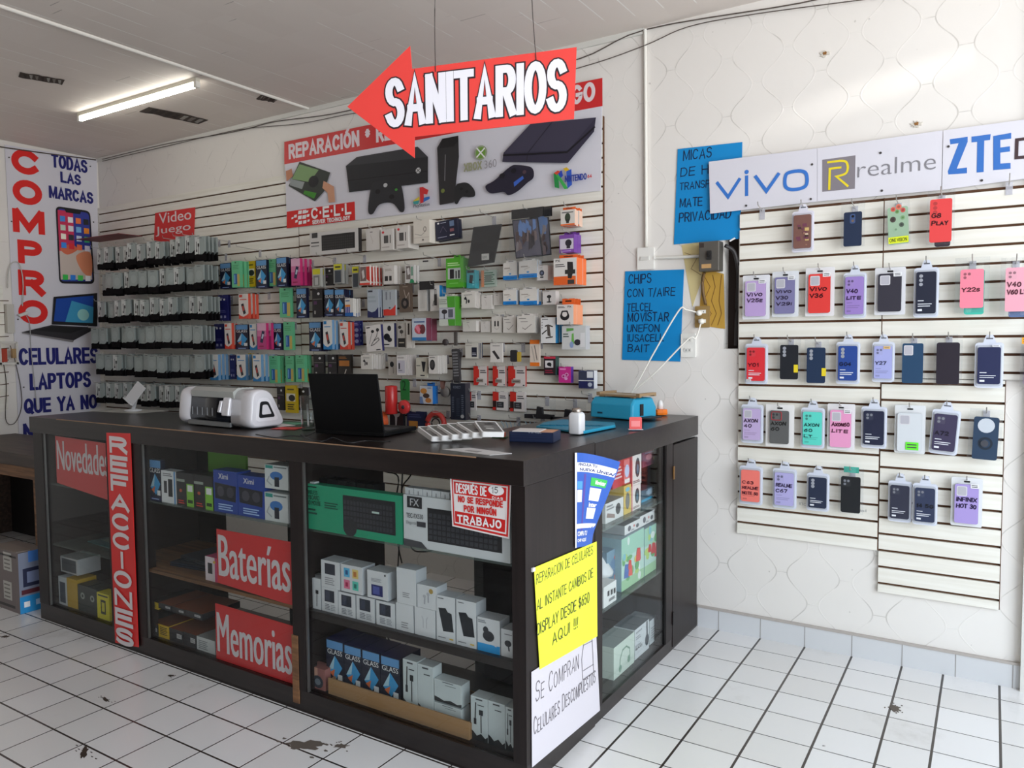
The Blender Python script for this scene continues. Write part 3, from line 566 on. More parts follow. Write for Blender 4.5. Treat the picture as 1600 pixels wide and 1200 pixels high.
# hand written posters
INK = C(16, 26, 60)
s = Sheet('Y', DW, [(1059, 233), (1160, 222), (1157, 373), (1053, 382)], C(10, 134, 200, rough=.5), .0015, .004)
for t, x0, y0, x1, y1 in (('MICAS', 1067, 236, 1112, 252), ('DE HI', 1063, 263, 1111, 277), ('TRANSPARENTE', 1062, 286, 1160, 298), ('MATE', 1062, 311, 1098, 325), ('PRIVACIDAD', 1061, 333, 1143, 348)): s.text(t, x0, y0, x1, y1, INK, -.008, .18)
s.poly([(1140, 376), (1148, 371), (1150, 373), (1141, 378)], WHT)
s.done('handwritten_poster', 'blue handwritten MICAS poster partly behind the first brand board', 'poster')
s = Sheet('Y', DW, [(977, 424), (1069, 421), (1063, 565), (972, 562)], C(10, 134, 200, rough=.5), .0015, .004)
for t, x0, y0, x1, y1 in (('CHIPS', 982, 429, 1018, 444), ('CON T/AIRE', 980, 452, 1055, 465), ('TELCEL', 980, 474, 1020, 487), ('MOVISTAR', 981, 489, 1045, 503), ('UNEFON', 980, 507, 1031, 519), ('IUSACELL', 981, 522, 1038, 534), ('BAIT', 981, 538, 1014, 550)): s.text(t, x0, y0, x1, y1, INK, -.008, .18)
s.done('handwritten_poster', 'blue handwritten CHIPS poster low beside the outlets', 'poster')

# switch, outlets, electrical box, exposed yellow tile
def plate(px0, py0, px1, py1, name, label, cat, draw, m=C(232, 230, 224)):
    a = wl(px0, py1, .001); b = wl(px1, py0, .001); w = b.x-a.x; h = b.z-a.z; g = G(); g.prism(rr(0, 0, w, h, .006), -.012, 0, m); o = g.build('cover_plate'); 
    e = empty(name, (a.x, DW-.001, a.z)); o.parent = e; tag(e, label, cat); draw(e, w, h); return e
def d_sw(e, w, h): g = G(); g.box(w*.22, -.018, h*.42, w*.72, -.012, h*.58, C(214, 212, 206)); g.build('rocker', e)
plate(997, 386, 1023, 422, 'light_switch', 'white light switch at the lower end of the conduit', 'switch', d_sw)
def d_out(e, w, h):
    for z in (.66, .22): g = G(); g.box(w*.25, -.015, h*z, w*.75, -.012, h*(z+.16), C(218, 216, 210)); g.rect(w*.36, h*(z+.04), w*.40, h*(z+.11), -.0156, BLK); g.rect(w*.58, h*(z+.04), w*.62, h*(z+.11), -.0156, BLK); g.build('socket', e)
plate(1065, 521, 1088, 558, 'wall_outlet', 'white double wall outlet right of the CHIPS poster', 'outlet', d_out)
YT = C(188, 148, 66, rough=.35); YT2 = C(206, 190, 140, rough=.4)
s = Sheet('Y', DW, [(1098, 420), (1131, 428), (1133, 514), (1092, 508)], YT, .004, .0)
for k in range(3): s.line([(1100+k*14, 430), (1110+k*8, 448), (1100+k*12, 470), (1112+k*8, 490), (1102+k*10, 508)], .003, C(120, 84, 40))
s.done('exposed_tile', 'ochre yellow old tile left bare under the electrical box', 'tile')
s = Sheet('Y', DW, [(1065, 383), (1099, 378), (1099, 430), (1082, 480), (1080, 432), (1064, 434)], YT2, .002, .0); s.line([(1070, 395), (1090, 402), (1080, 420), (1096, 430)], .003, C(130, 110, 80)); s.done('exposed_tile', 'pale yellow patch of bare tile left of the electrical box', 'tile')
plate(1087, 478, 1110, 512, 'wall_outlet', 'old brown outlet box holding the two white plugs', 'outlet', d_out, C(150, 122, 74))
eb = empty('electrical_box', (wl(1099, 423).x, DW-.002, wl(1099, 426).z)); tag(eb, 'grey metal breaker box mounted beside the dark wall pocket', 'electrical box')
a = wl(1099, 425); b = wl(1132, 377); w = b.x-a.x; h = b.z-a.z
g = G(); g.box(0, -.07, 0, w*.96, 0, h, C(98, 94, 88, rough=.45, metal=.3)); g.build('metal_case', eb, bevel=.004)
g = G(); g.box(w*.4, -.078, h*.38, w*.62, -.07, h*.68, C(40, 38, 38)); g.box(w*.47, -.09, h*.48, w*.55, -.078, h*.6, C(26, 24, 24)); g.build('breaker_lever', eb)
g = G(); g.rect(w*.14, h*.1, w*.6, h*.24, -.0708, C(190, 150, 100)); g.rect(w*.02, h*.8, w*.25, h*.95, -.0708, C(60, 50, 46)); g.build('sticker', eb)
def W3(px, py, off): return wl(px, py, off)
cable('flexible_conduit', [W3(1133, 384, .05), W3(1146, 392, .02), W3(1152, 412, .0), W3(1153, 440, -.03), W3(1152, 480, -.04), W3(1150, 540, -.045)], .010, C(46, 42, 42), 'dark ribbed conduit curving from the breaker box into the wall pocket', 'conduit')
cable('flexible_conduit', [W3(1101, 426, .03), W3(1098, 438, .02), W3(1099, 458, .02), W3(1103, 476, .02)], .008, C(110, 84, 50), 'short brown pipe from the breaker box down to the old outlet', 'conduit')
PLG = C(232, 228, 218)
for (a, b, e, lb) in (((1092, 489), (1060, 486), (978, 620), 'white plug with cord in the upper socket of the old outlet'), ((1096, 502), (1075, 530), (980, 621), 'white plug with cord in the lower socket of the old outlet')):
    A = wl(*a, .03); pe = empty('plugged_cable', A); tag(pe, lb, 'plug and cord')
    c_ = cable('power_cord', [A, wl(b[0]+12, b[1]-2, .06), wl(*b, .08), wl((b[0]+e[0])/2, (b[1]+e[1])/2+3, .10), wl(e[0]+12, e[1]-12, .10), wl(*e, .10)], .004, PLG, lb, 'power cord')
    ALL_LABELS.pop(lb); ALL_LABELS[lb] = [('x', None)]; del c_['label']; del c_['category']; c_.location = (0, 0, 0); c_.parent = pe
    g = G(); g.lathe([(0, -.03), (.012, -.028), (.014, -.01), (.012, 0), (0, 0)], PLG, 12, (0, .017, 0), 'Y'); g.build('plug_body', pe)
# wall pits
for (x, y, lb) in ((1289, 84, 'small chipped pit high on the wall above the brand boards'), (1432, 194, 'rough patched pit in the wall just above the brand boards')):
    q = wl(x, y); g = G(); P = blob(0, 0, .022, .016, int(x)); g.prism(P, -.004, 0, C(206, 200, 190, rough=.9)); g.prism(blob(0, 0, .009, .008, 5), -.006, -.004, C(140, 96, 50, rough=.9)); tag(g.build('wall_pit', loc=q, fixn=False), lb, 'wall damage')
# ------------------------------------------------------------ display counters
CX0, CX1, CT, FB = -4.215, SX, 1.066, 2.515        # front counter: left, right, height, back
Z0, ZA, ZB = .085, .405, .722                      # showcase bottom, middle shelf top, upper shelf top
fc = empty('front_display_counter', ((CX0+CX1)/2, FC, 0)); tag(fc, 'long dark wood display counter with three glazed bays facing the street', 'display counter')
ox, oy = (CX0+CX1)/2, FC
def fpart(name, x0, y0, z0, x1, y1, z1, m, bevel=0, parent=fc, label=None):
    g = G(); g.box(x0-ox, y0-oy, z0, x1-ox, y1-oy, z1, m); return g.build(name, parent, bevel=bevel, label=label)
fpart('worktop', CX0-.02, FC-.004, .985, CX1, FB-.002, CT, ESPRESSO_X, .002)
fpart('worn_edge', CX0+.25, FC-.0048, CT-.0035, CX1-.18, FC-.003, CT+.0006, C(150, 118, 92, rough=.7), label='worn pale front edge of the worktop')
fpart('plinth', CX0, FC+.004, 0, CX1, FB-.005, Z0, ESPRESSO_X)
BAYS = [(-4.125, -3.545), (-3.265, -2.290), (-2.222, -1.275)]
for x0, x1 in ((CX0, -4.125), (-3.545, -3.265), (-2.290, -2.222), (-1.275, CX1)):
    fpart('end_panel' if x0 in (CX0, -1.275) else 'upright', x0, FC+.002, Z0, x1, FB-.005 if x0 in (CX0, -1.275) else FC+.06, .985, ESPRESSO)
for x0, x1 in ((-3.55, -3.53), (-2.27, -2.25)): fpart('divider', x0, FC+.06, Z0, x1, FB-.005, .985, ESPRESSO)
for k, (x0, x1) in enumerate(BAYS):
    fpart('glass_pane', x0, FC+.016, Z0, x1, FC+.020, .985, GLASS)
    fpart('aluminium_channel', x0, FC+.006, Z0, x0+.008, FC+.016, .985, C(120, 118, 116, metal=.8, rough=.35))
    fpart('glass_shelf', x0-.01, FC+.03, ZB-.008, x1+.01, FB-.03, ZB, SHELFGLASS)
fpart('glass_shelf', -4.12, FC+.03, ZA-.008, -3.55, FB-.03, ZA, SHELFGLASS)
fpart('wooden_shelf', -3.53, FC+.024, ZA-.014, -2.27, FB-.03, ZA, BROWNWOOD, label='light brown wooden shelf board')
fpart('dark_shelf', -2.25, FC+.024, ZA-.03, -1.275, FB-.28, ZA, ESPRESSO_X)
fpart('scuffed_corner', -2.296, FC-.0008, .03, -2.262, FC+.004, .30, BROWNWOOD, label='worn corner with bare brown wood')
# smoked sliding back doors: two openings show the lit shop behind
for x0, x1 in ((-4.20, -3.31), (-2.847, -2.263), (-1.711, -1.24)): fpart('smoked_back_door', x0, FB-.025, Z0, x1, FB-.019, .985, SMOKE)

sc_ = empty('side_display_counter', (SX-.27, (FB+DW)/2, 0)); tag(sc_, 'side display counter with a glazed bay and a door against the back wall', 'display counter')
qx, qy = SX-.27, (FB+DW)/2
def spart(name, x0, y0, z0, x1, y1, z1, m, bevel=0, parent=sc_, label=None):
    g = G(); g.box(x0-qx, y0-qy, z0, x1-qx, y1-qy, z1, m); return g.build(name, parent, bevel=bevel, label=label)
SB = -1.775; YE = DW-.018
spart('worktop', SB, FB+.003, .968, SX, YE, CT-.004, ESPRESSO_X, .002)
spart('plinth', SB, FB+.003, 0, SX-.004, YE, .055, ESPRESSO_X)
spart('upright', SX-.05, FB+.003, .055, SX-.002, 2.578, .968, ESPRESSO); spart('upright', SX-.05, 3.245, .055, SX-.002, 3.325, .968, ESPRESSO)
spart('divider', SB, 3.29, .055, SX-.05, 3.31, .968, ESPRESSO)
d = spart('door', SX-.02, 3.330, .012, SX-.0005, YE-.004, .958, ESPRESSO, .0015)
for z in (.80, .12): g = G(); g.box(SX+.0005-qx, 3.322-qy, z, SX+.004-qx, 3.336-qy, z+.06, C(150, 110, 60, metal=.6, rough=.4) if z > .5 else C(30, 26, 26)); g.build('hinge', d)
spart('glass_pane', SX-.014, 2.578, .055, SX-.010, 3.245, .968, GLASS)
spart('aluminium_channel', SX-.010, 3.236, .055, SX-.004, 3.245, .968, C(30, 28, 28, metal=.5, rough=.4))
spart('glass_shelf', SB+.02, FB+.02, ZB-.014, SX-.02, 3.28, ZB-.006, SHELFGLASS); spart('glass_shelf', SB+.02, FB+.02, ZA-.014, SX-.02, 3.28, ZA-.006, SHELFGLASS)
spart('smoked_back_door', SB, FB+.003, .055, SB+.006, 3.29, .968, clear('grey_back_glass', (.28, .30, .31), .5, .03))

# ------------------------------------------------------------ signs stuck to the counter
s = Sheet('Y', FC, [(167, 676), (204, 677), (217, 1011), (181, 1004)], REDS, .003, .003)
for i, ch in enumerate('REFACCIONES'):
    y0 = 681+i*29.6; dx = (y0-681)*.038; a = s.l(172.5+dx, y0+26); b = s.l(200+dx, y0+26); d_ = s.l(173+dx, y0); stroke_text(s.g, ch, a[0], a[1], b[0]-a[0], d_[1]-a[1], s.y(), C(216, 208, 208), .25)
s.done('spare_parts_sign', 'tall narrow red REFACCIONES sign on the counter upright', 'sign')
def insign(c, t, x0, y0, x1, y1, lb, m=RED2, nm='red_sign'):
    s = Sheet('Y', FC+.028, c, m, .003, 0); s.text(t, x0, y0, x1, y1, C(214, 206, 208), .03); s.done(nm, lb, 'sign')
insign([(87, 681), (176, 694), (178, 784), (90, 754)], 'Novedades', 91, 688, 172, 733, 'red Novedades sign inside the left showcase bay')
insign([(339, 826), (462, 848), (464, 948), (341, 910)], 'Baterías', 343, 835, 455, 899, 'red Baterías sign inside the middle showcase bay')
insign([(337, 942), (462, 979), (464, 1072), (339, 1030)], 'Memorias', 341, 956, 457, 1017, 'red Memorias sign at the bottom of the middle bay')
s = Sheet('Y', FC+.016, [(703, 744), (799, 756), (796, 842), (707, 822)], C(232, 226, 224), .001, .001)
s.poly([(706, 746.5), (797, 758), (794, 839), (709, 820)], C(206, 34, 32)); s.poly([(708, 749.5), (794, 760), (791.5, 835), (711, 817)], C(232, 226, 224)); s.poly([(709.5, 752), (792, 762), (789.5, 832), (712, 815)], C(206, 34, 32)); s.poly([(710.5, 771), (791.5, 783), (790, 812), (711.5, 798)], C(232, 226, 224))
s.text('DESPUÉS DE', 713, 754.5, 761, 769.5, WHT, .03); s.ell(776, 766, 12.5, 8, WHT); s.text('15', 769, 760, 779, 770, BLK, .01, .2); s.text('DIAS', 770, 775, 787, 779, WHT, .05)
RR = C(206, 34, 32); s.text('NO SE RESPONDE', 717, 774, 787, 784, RR, .03); s.text('POR NINGÚN', 726, 788.5, 777, 799, RR, .03); s.text('TRABAJO', 716, 803, 785, 816, WHT, .05)
s.done('warning_sign', 'white and red work guarantee sign taped on the right glass pane', 'sign')
# papers on the counter end
s = Sheet('X', SX, [(834, 887), (932, 846), (933, 994), (843, 1046)], C(228, 236, 62, rough=.5), .0012, .004)
K = C(70, 74, 40); s.text('REPARACION DE CELULARES', 837, 898, 926, 914, K, -.012, .25); s.text('AL INSTANTE CAMBIOS DE', 838, 938, 926, 955, K, -.012, .25); s.text('DISPLAY DESDE $650', 838, 975, 920, 994, K, -.012, .25); s.text('AQUI !!!', 862, 990, 902, 1008, K, -.012, .25)
s.done('handwritten_poster', 'bright yellow handwritten repair poster on the counter end', 'poster')
s = Sheet('X', SX, [(830, 1050), (931, 986), (937, 1110), (831, 1199)], C(206, 200, 205, rough=.5), .0012, .002)
K = C(96, 90, 94); s.text('Se Compran', 836, 1066, 904, 1098, K, -.022, .2); s.text('Celulares Descompuestos', 833, 1122, 930, 1150, K, -.022, .2); s.line([(912, 1000), (924, 994), (927, 1050), (910, 1062), (908, 1030), (912, 1000)], .003, K); s.line([(911, 1008), (925, 1001)], .002, K); s.line([(910, 1048), (926, 1038)], .002, K)
s.done('handwritten_poster', 'white handwritten poster lowest on the counter end', 'poster')
# curled flyer: a bent sheet
fl = empty('promotion_flyer', (SX+.002, onto(897, 850, 0, SX).y, onto(897, 856, 0, SX).z)); tag(fl, 'curled blue promotion flyer sticking out above the yellow poster', 'flyer')
a = onto(893, 710, 0, SX); b = onto(900, 856, 0, SX); FLH = a.z-b.z; FLW = .23
def flp(u, v):                     # u along the sheet, v upward; upper right corner curls away from the panel
    w = FLW*u*(.62+.38*min(1, max(0, v*1.15))); c = u*u*.09*max(0, v-.15)
    return (c+.002, w*.92, v*FLH-u*.02+.0-(u*u)*.035*v)
def flg(u0, v0, u1, v1, m, e, n=8):
    g2 = G()
    for i in range(n):
        for j in range(n):
            ua, ub = u0+(u1-u0)*i/n, u0+(u1-u0)*(i+1)/n; va, vb = v0+(v1-v0)*j/n, v0+(v1-v0)*(j+1)/n
            q = [flp(ua, va), flp(ub, va), flp(ub, vb), flp(ua, vb)]; g2.face([(p[0]+e, p[1], p[2]) for p in q], m, True)
    return g2
def merge(g, h): k = len(g.v); g.v += h.v; [(g.f.append(tuple(a+k for a in f)), g.mi.append(g.mat(h.m[mi])), g.sm.append(sm)) for f, mi, sm in zip(h.f, h.mi, h.sm)]
g = G(); BF = C(50, 92, 178, rough=.35); merge(g, flg(0, 0, 1, 1, BF, 0)); merge(g, flg(0, 0, .07, 1, WHT, .0006)); merge(g, flg(.30, .14, .36, .78, C(90, 70, 150), .0006)); merge(g, flg(.08, .80, .98, .90, WHT, .0006)); merge(g, flg(.5, .66, .88, .75, C(60, 180, 80), .0007)); merge(g, flg(.5, .50, .80, .64, WHT, .0007)); merge(g, flg(.48, .30, .78, .42, WHT, .0007)); merge(g, flg(.09, .62, .26, .70, C(80, 150, 220), .0007)); merge(g, flg(.09, .48, .26, .61, WHT, .0007)); merge(g, flg(.07, .20, .95, .25, WHT, .0007))
def fltext(t, u0, v0, u1, v1, m, bold=.03):
    vs, fs, asp = text_mesh(t, bold); g.mesh([(lambda q: (q[0]+.0012, q[1], q[2]))(flp(u0+(u1-u0)*p, v0+(v1-v0)*q)) for p, q in vs], fs, m)
fltext('VINCULA TU', .10, .862, .60, .895, C(40, 50, 110)); fltext('NUEVA LÍNEA', .16, .81, .95, .85, C(40, 50, 110)); fltext('Movistar', .62, .68, .86, .73, WHT); fltext('inter', .52, .43, .78, .48, WHT); fltext('COMPRA TU', .12, .12, .62, .17, WHT); fltext('CHIP AQUÍ', .12, .05, .6, .10, WHT)
o = g.build('printed_sheet', fl)
g = G(); a_ = onto(829, 888, 0, SX); g.box(0, -.004, -.012, .006, .012, .0, C(220, 216, 214)); tag(g.build('tape_scrap', loc=(SX+.001, a_.y+.006, a_.z)), 'small white tape scrap holding the yellow poster', 'tape')

# ------------------------------------------------------------ box packages
NO = object()
def sub(col, k): return tuple(max(0, min(255, int(c*k))) for c in col)
def pack_geo(w, h, d, base, prints=(), side=None, tab=None, top=None, rough=.4):
    """printed box: origin bottom centre of the back, front at y = -d, prints in 0..1 coordinates of the front"""
    g = G(); X = lambda u: (u-.5)*w; Zz = lambda v: v*h
    mb = C(*base, rough=rough); g.box(-w/2, -d, 0, w/2, 0, h, mb, dict(right=C(*(side or base), rough=rough), left=C(*(side or base), rough=rough), top=C(*(top or side or base), rough=rough)))
    if tab: tw = w*tab[1]; th = tab[0]; g.box(-tw/2, -.002, h, tw/2, 0, h+th, C(*tab[2], rough=rough)); g.rect(-tw*.25, h+th*.5, tw*.25, h+th*.7, -.0026, BLK)
    y = -d; st_ = min(.0003, .0016/max(1, len(prints)))
    for p in prints:
        y -= st_; k = p[0]
        if k == 'r': g.rect(X(p[1]), Zz(p[2]), X(p[3]), Zz(p[4]), y, C(*p[5], rough=rough))
        elif k == 'e': g.poly(ell(X(p[1]), Zz(p[2]), p[3]*w, p[4]*h, 12), y, C(*p[5], rough=rough))
        elif k == 'p': P = [(X(a), Zz(b)) for a, b in p[1]]; A = sum(a[0]*b[1]-b[0]*a[1] for a, b in zip(P, P[1:]+P[:1])); g.poly(P if A > 0 else P[::-1], y, C(*p[2], rough=rough))
        elif k == 't': g.text(p[1], X(p[2]), Zz(p[3]), (p[4]-p[2])*w, (p[5]-p[3])*h, y, C(*p[6], rough=rough), p[7] if len(p) > 7 else .03, p[8] if len(p) > 8 else 0)
        elif k == 'l':
            n = p[5]; dv = (p[4]-p[2])/n
            for i in range(n): g.rect(X(p[1]), Zz(p[2]+dv*i+dv*.25), X(p[3]-(.12*(p[3]-p[1]) if i % 2 else 0)), Zz(p[2]+dv*(i+.75)), y, C(*p[6], rough=rough))
        elif k == 'c':    # cord: polyline with width fraction
            P = [(X(a), Zz(b)) for a, b in p[1]]; wd = p[2]*w
            for a, b in zip(P[:-1], P[1:]):
                dd = Vector((b[0]-a[0], b[1]-a[1])); n_ = Vector((-dd.y, dd.x))/(dd.length or 1)*wd/2; e = dd/(dd.length or 1)*wd*.3; g.poly([(a[0]-n_.x-e.x, a[1]-n_.y-e.y), (b[0]-n_.x+e.x, b[1]-n_.y+e.y), (b[0]+n_.x+e.x, b[1]+n_.y+e.y), (a[0]+n_.x-e.x, a[1]+n_.y-e.y)], y, C(*p[3]))
        elif k == 'top': g.face([(X(p[1]), -d*p[2], h+.0004), (X(p[3]), -d*p[2], h+.0004), (X(p[3]), -d*p[4], h+.0004), (X(p[1]), -d*p[4], h+.0004)], C(*p[5]))
        elif k == 'R': sgn = 1; g.face([(w/2+.0004, -d*(1-p[1]), h*p[2]), (w/2+.0004, -d*(1-p[3]), h*p[2]), (w/2+.0004, -d*(1-p[3]), h*p[4]), (w/2+.0004, -d*(1-p[1]), h*p[4])], C(*p[5]))
    return g
def shelf_box(name, label, cat, px, plane_y, zfloor, d, base, prints=(), group=None, side=None, top=None, rz=0, **kw):
    x0, y0, x1, y1 = px; a = onto(x0, (y0+y1)/2, 1, plane_y); b = onto(x1, (y0+y1)/2, 1, plane_y); zt = onto((x0+x1)/2, y0, 1, plane_y).z
    z0 = zfloor if zfloor is not None else onto((x0+x1)/2, y1, 1, plane_y).z
    g = pack_geo(b.x-a.x, zt-z0, d, base, prints, side, None, top, **kw); o = g.build(name, loc=((a.x+b.x)/2, plane_y+d, z0), rot=(0, 0, rz)); return tag(o, label, cat, group)
W_ = (226, 226, 226); K_ = (30, 30, 34)
FY = FC+.045
# left bay
shelf_box('charger_box', 'white and green narrow box at the left end of the upper shelf', 'box', (69, 697, 79, 760), FY, ZB, .05, (190, 214, 196), [('r', .25, .2, .75, .75, K_), ('r', 0, 0, 1, .1, (120, 180, 150))])
g = G(); g.lathe([(0, 0), (.055, 0), (.058, .01), (.058, .13), (.045, .16), (.02, .168), (.02, .19), (.025, .19), (.025, .205), (0, .205)], C(168, 182, 176, rough=.3), 20); q = onto(150, 845, 1, FY+.12)
bo = empty('plastic_bottle', (-3.62, FY+.16, ZA)); tag(bo, 'translucent white plastic bottle on the middle shelf of left bay', 'bottle'); g.build('bottle_body', bo); g = G(); g.box(-.05, -.062, .04, -.015, -.055, .12, C(206, 214, 210)); g.build('paper_label', bo)
g = G(); g.slabz([(-.14, -.1), (.12, -.12), (.15, .09), (-.1, .12)], 0, .003, C(60, 110, 116)); g.slabz([(-.1, -.05), (.16, -.08), (.18, .1), (-.08, .12)], .003, .005, C(120, 150, 140)); tag(g.build('plastic_folder', loc=(-3.86, FY+.2, ZA)), 'teal plastic folder lying on the middle shelf of left bay', 'folder')
g = G(); g.box(0, 0, 0, .16, .012, .26, C(122, 88, 60, rough=.8)); tag(g.build('cardboard_sheet', loc=(-4.20+.03, FY+.30, Z0)), 'brown cardboard sheet standing behind boxes in the left bay', 'cardboard')
shelf_box('phone_box', 'white phone box lying on top of two boxes in left bay', 'box', (95, 872, 121, 901), FY+.02, .085+.165, .12, (176, 178, 180), [('r', .08, .1, .92, .9, (60, 66, 72))])
shelf_box('phone_box', 'narrow white box with blue phone picture in the left bay', 'box', (92, 902, 105, 949), FY, Z0, .10, (190, 196, 200), [('r', .15, .08, .8, .82, (44, 60, 78))])
shelf_box('battery_box', 'plain yellow box side beside the narrow white box', 'box', (105, 905, 121, 955), FY, Z0, .10, (186, 150, 24))
shelf_box('watch_box', 'dark green box with round white logo beside the yellow box', 'box', (122, 915, 137, 961), FY, Z0, .09, (38, 48, 46), [('e', .5, .6, .22, .13, (150, 156, 150)), ('e', .5, .6, .1, .06, (38, 48, 46))])
shelf_box('watch_box', 'dark green logo box second from the yellow box', 'box', (137, 920, 152, 965), FY, Z0, .09, (38, 48, 46), [('e', .5, .6, .22, .13, (150, 156, 150)), ('e', .5, .6, .1, .06, (38, 48, 46))])
shelf_box('battery_box', 'yellow box with black phone picture near the tall red sign', 'box', (152, 928, 171, 970), FY-.01, Z0, .06, (216, 204, 40), [('r', .3, .2, .7, .75, (40, 44, 30)), ('r', .38, .3, .62, .66, (200, 190, 60)), ('l', .1, .85, .9, .97, 1, (60, 60, 50))])
# middle bay: upper shelf
GLP = [('r', .04, .80, .96, .98, (96, 150, 200)), ('t', 'GLASS', .08, .68, .92, .79, W_), ('p', [(.12, .32), (.5, .66), (.92, .42), (.55, .14)], (58, 150, 205)), ('p', [(.12, .32), (.5, .66), (.42, .36)], (170, 206, 220)), ('p', [(.2, .26), (.5, .36), (.42, .18)], (214, 110, 60)), ('r', .66, .14, .92, .26, W_), ('r', 0, 0, 1, .09, (16, 24, 70)), ('l', .2, .02, .8, .07, 1, (150, 170, 210))]
shelf_box('screen_protector_pack', 'dark blue screen protector pack first on the upper shelf of middle bay', 'pack', (233, 718, 252, 784), FY, ZB, .02, (24, 28, 48), GLP)
shelf_box('charger_box', 'white charger box beside the dark pack on the upper shelf', 'box', (252, 736, 274, 787), FY, ZB, .05, (222, 224, 226), [('r', .5, .2, .8, .75, K_), ('r', .2, .3, .42, .68, (60, 60, 66)), ('l', .15, .82, .8, .94, 2, (120, 120, 124)), ('r', .92, 0, 1, 1, (40, 130, 190))])
g = G(); g.box(0, 0, 0, .26, .012, .27, C(98, 160, 52)); tag(g.build('display_card', loc=(-3.02, FY+.13, ZB)), 'bright green display card behind the black gadget boxes', 'card')
for px, lb in (((276, 739, 303, 792), 'black and green gadget box left of its twin'), ((304, 743, 333, 797), 'black and green gadget box right of its twin')):
    shelf_box('gadget_box', lb, 'box', px, FY, ZB, .08, (34, 32, 36), [('r', .58, 0, .98, .68, (130, 190, 60)), ('r', .64, .45, .92, .64, W_), ('r', .64, .1, .92, .2, (40, 60, 30)), ('e', .25, .45, .08, .05, (190, 90, 60)), ('l', .1, .04, .45, .18, 2, (200, 60, 50)), ('r', 0, .72, .5, .8, (150, 160, 150))])
for px, lb in (((334, 736, 371, 801), 'blue game pad box left of its twin'), ((372, 744, 413, 809), 'blue game pad box right of its twin')):
    shelf_box('game_pad_box', lb, 'box', px, FY, ZB, .07, (34, 66, 150), [('t', 'Ximi', .22, .80, .62, .93, W_), ('p', [(.05, .70), (.95, .66), (.92, .28), (.06, .32)], (30, 30, 40)), ('e', .3, .5, .15, .13, (70, 70, 80)), ('e', .7, .5, .15, .13, (64, 64, 74)), ('l', .2, .05, .8, .22, 3, (170, 200, 240))])
for (px, zf, lb) in (((414, 727, 450, 768), ZB+.132, 'white camera mount box stacked on another one'), ((414, 771, 450, 817), ZB, 'white camera mount box under its twin')):
    shelf_box('camera_mount_box', lb, 'box', px, FY, zf, .08, (214, 218, 218), [('e', .5, .55, .28, .18, (60, 120, 190)), ('r', .42, .1, .62, .5, (34, 38, 50)), ('r', .04, .84, .36, .97, (50, 150, 140)), ('l', .4, .86, .95, .96, 1, (120, 130, 130)), ('c', [(.2, .5), (.1, .3), (.3, .15)], .04, (170, 176, 180))])
# middle bay: middle shelf
shelf_box('earphone_box', 'small white and pink box left of the Baterías sign', 'box', (321, 871, 341, 914), FY+.01, ZA, .06, (228, 214, 218), [('r', .2, .3, .55, .75, (40, 34, 40)), ('r', .75, 0, 1, 1, (210, 70, 120)), ('e', .72, .82, .1, .06, (220, 180, 60))], side=(210, 80, 130))
def laptop_closed(x, y, z, w, d, rz, lb, m):
    g = G(); g.box(-w/2, -d/2, 0, w/2, d/2, .010, m); g.box(-w/2, -d/2, .011, w/2, d/2, .02, m); tag(g.build('closed_laptop', loc=(x, y, z), rot=(0, 0, rz), bevel=.002), lb, 'laptop')
laptop_closed(-3.06, FY+.20, ZA, .36, .25, .1, 'closed dark laptop lying on the wooden shelf', C(36, 46, 60, rough=.25)); laptop_closed(-3.04, FY+.21, ZA+.021, .33, .23, -.05, 'closed silver edged laptop on top of the dark laptop', C(52, 58, 66, rough=.3))
# middle bay: bottom - dark boxes with orange lids and white labels
LBX = [('r', .55, .35, .9, .7, (200, 200, 200)), ('l', .58, .4, .88, .66, 3, (110, 110, 110))]
OR = (126, 70, 46)
def dbox(px, zf, lb, base=(40, 40, 44), pr=LBX, d=.2, top=OR): shelf_box('toner_box', lb, 'box', px, FY, zf, d, base, pr, top=top)
dbox((233, 975, 247, 1003), Z0, 'black box with white label at the lower left of middle bay'); dbox((233, 940, 247, 966), Z0+.125, 'yellow black box on the lower left stack of middle bay', (190, 160, 30), [('l', .2, .2, .8, .8, 4, (50, 44, 20))], top=(40, 38, 36))
dbox((248, 977, 264, 1006), Z0, 'yellow box in the lower row of middle bay', (200, 164, 30), [('l', .15, .2, .85, .85, 5, (60, 50, 20))])
dbox((265, 984, 286, 1016), Z0, 'black box right of the yellow box, lower row'); dbox((287, 990, 307, 1023), Z0, 'black box left of the white box, lower row')
dbox((308, 998, 336, 1033), Z0, 'white ink box left of the Memorias sign', (198, 200, 198), [('l', .1, .1, .6, .8, 5, (130, 132, 134))], top=(150, 152, 150))
for i, (x0, x1) in enumerate(((248, 268), (269, 289), (290, 316))): dbox((x0, 944+i*6.2, x1, 970+i*6), Z0+.135, ('black box with white label, leftmost of the upper row of three', 'black box with white label, middle of the upper row of three', 'black box with white label, rightmost of the upper row of three')[i])
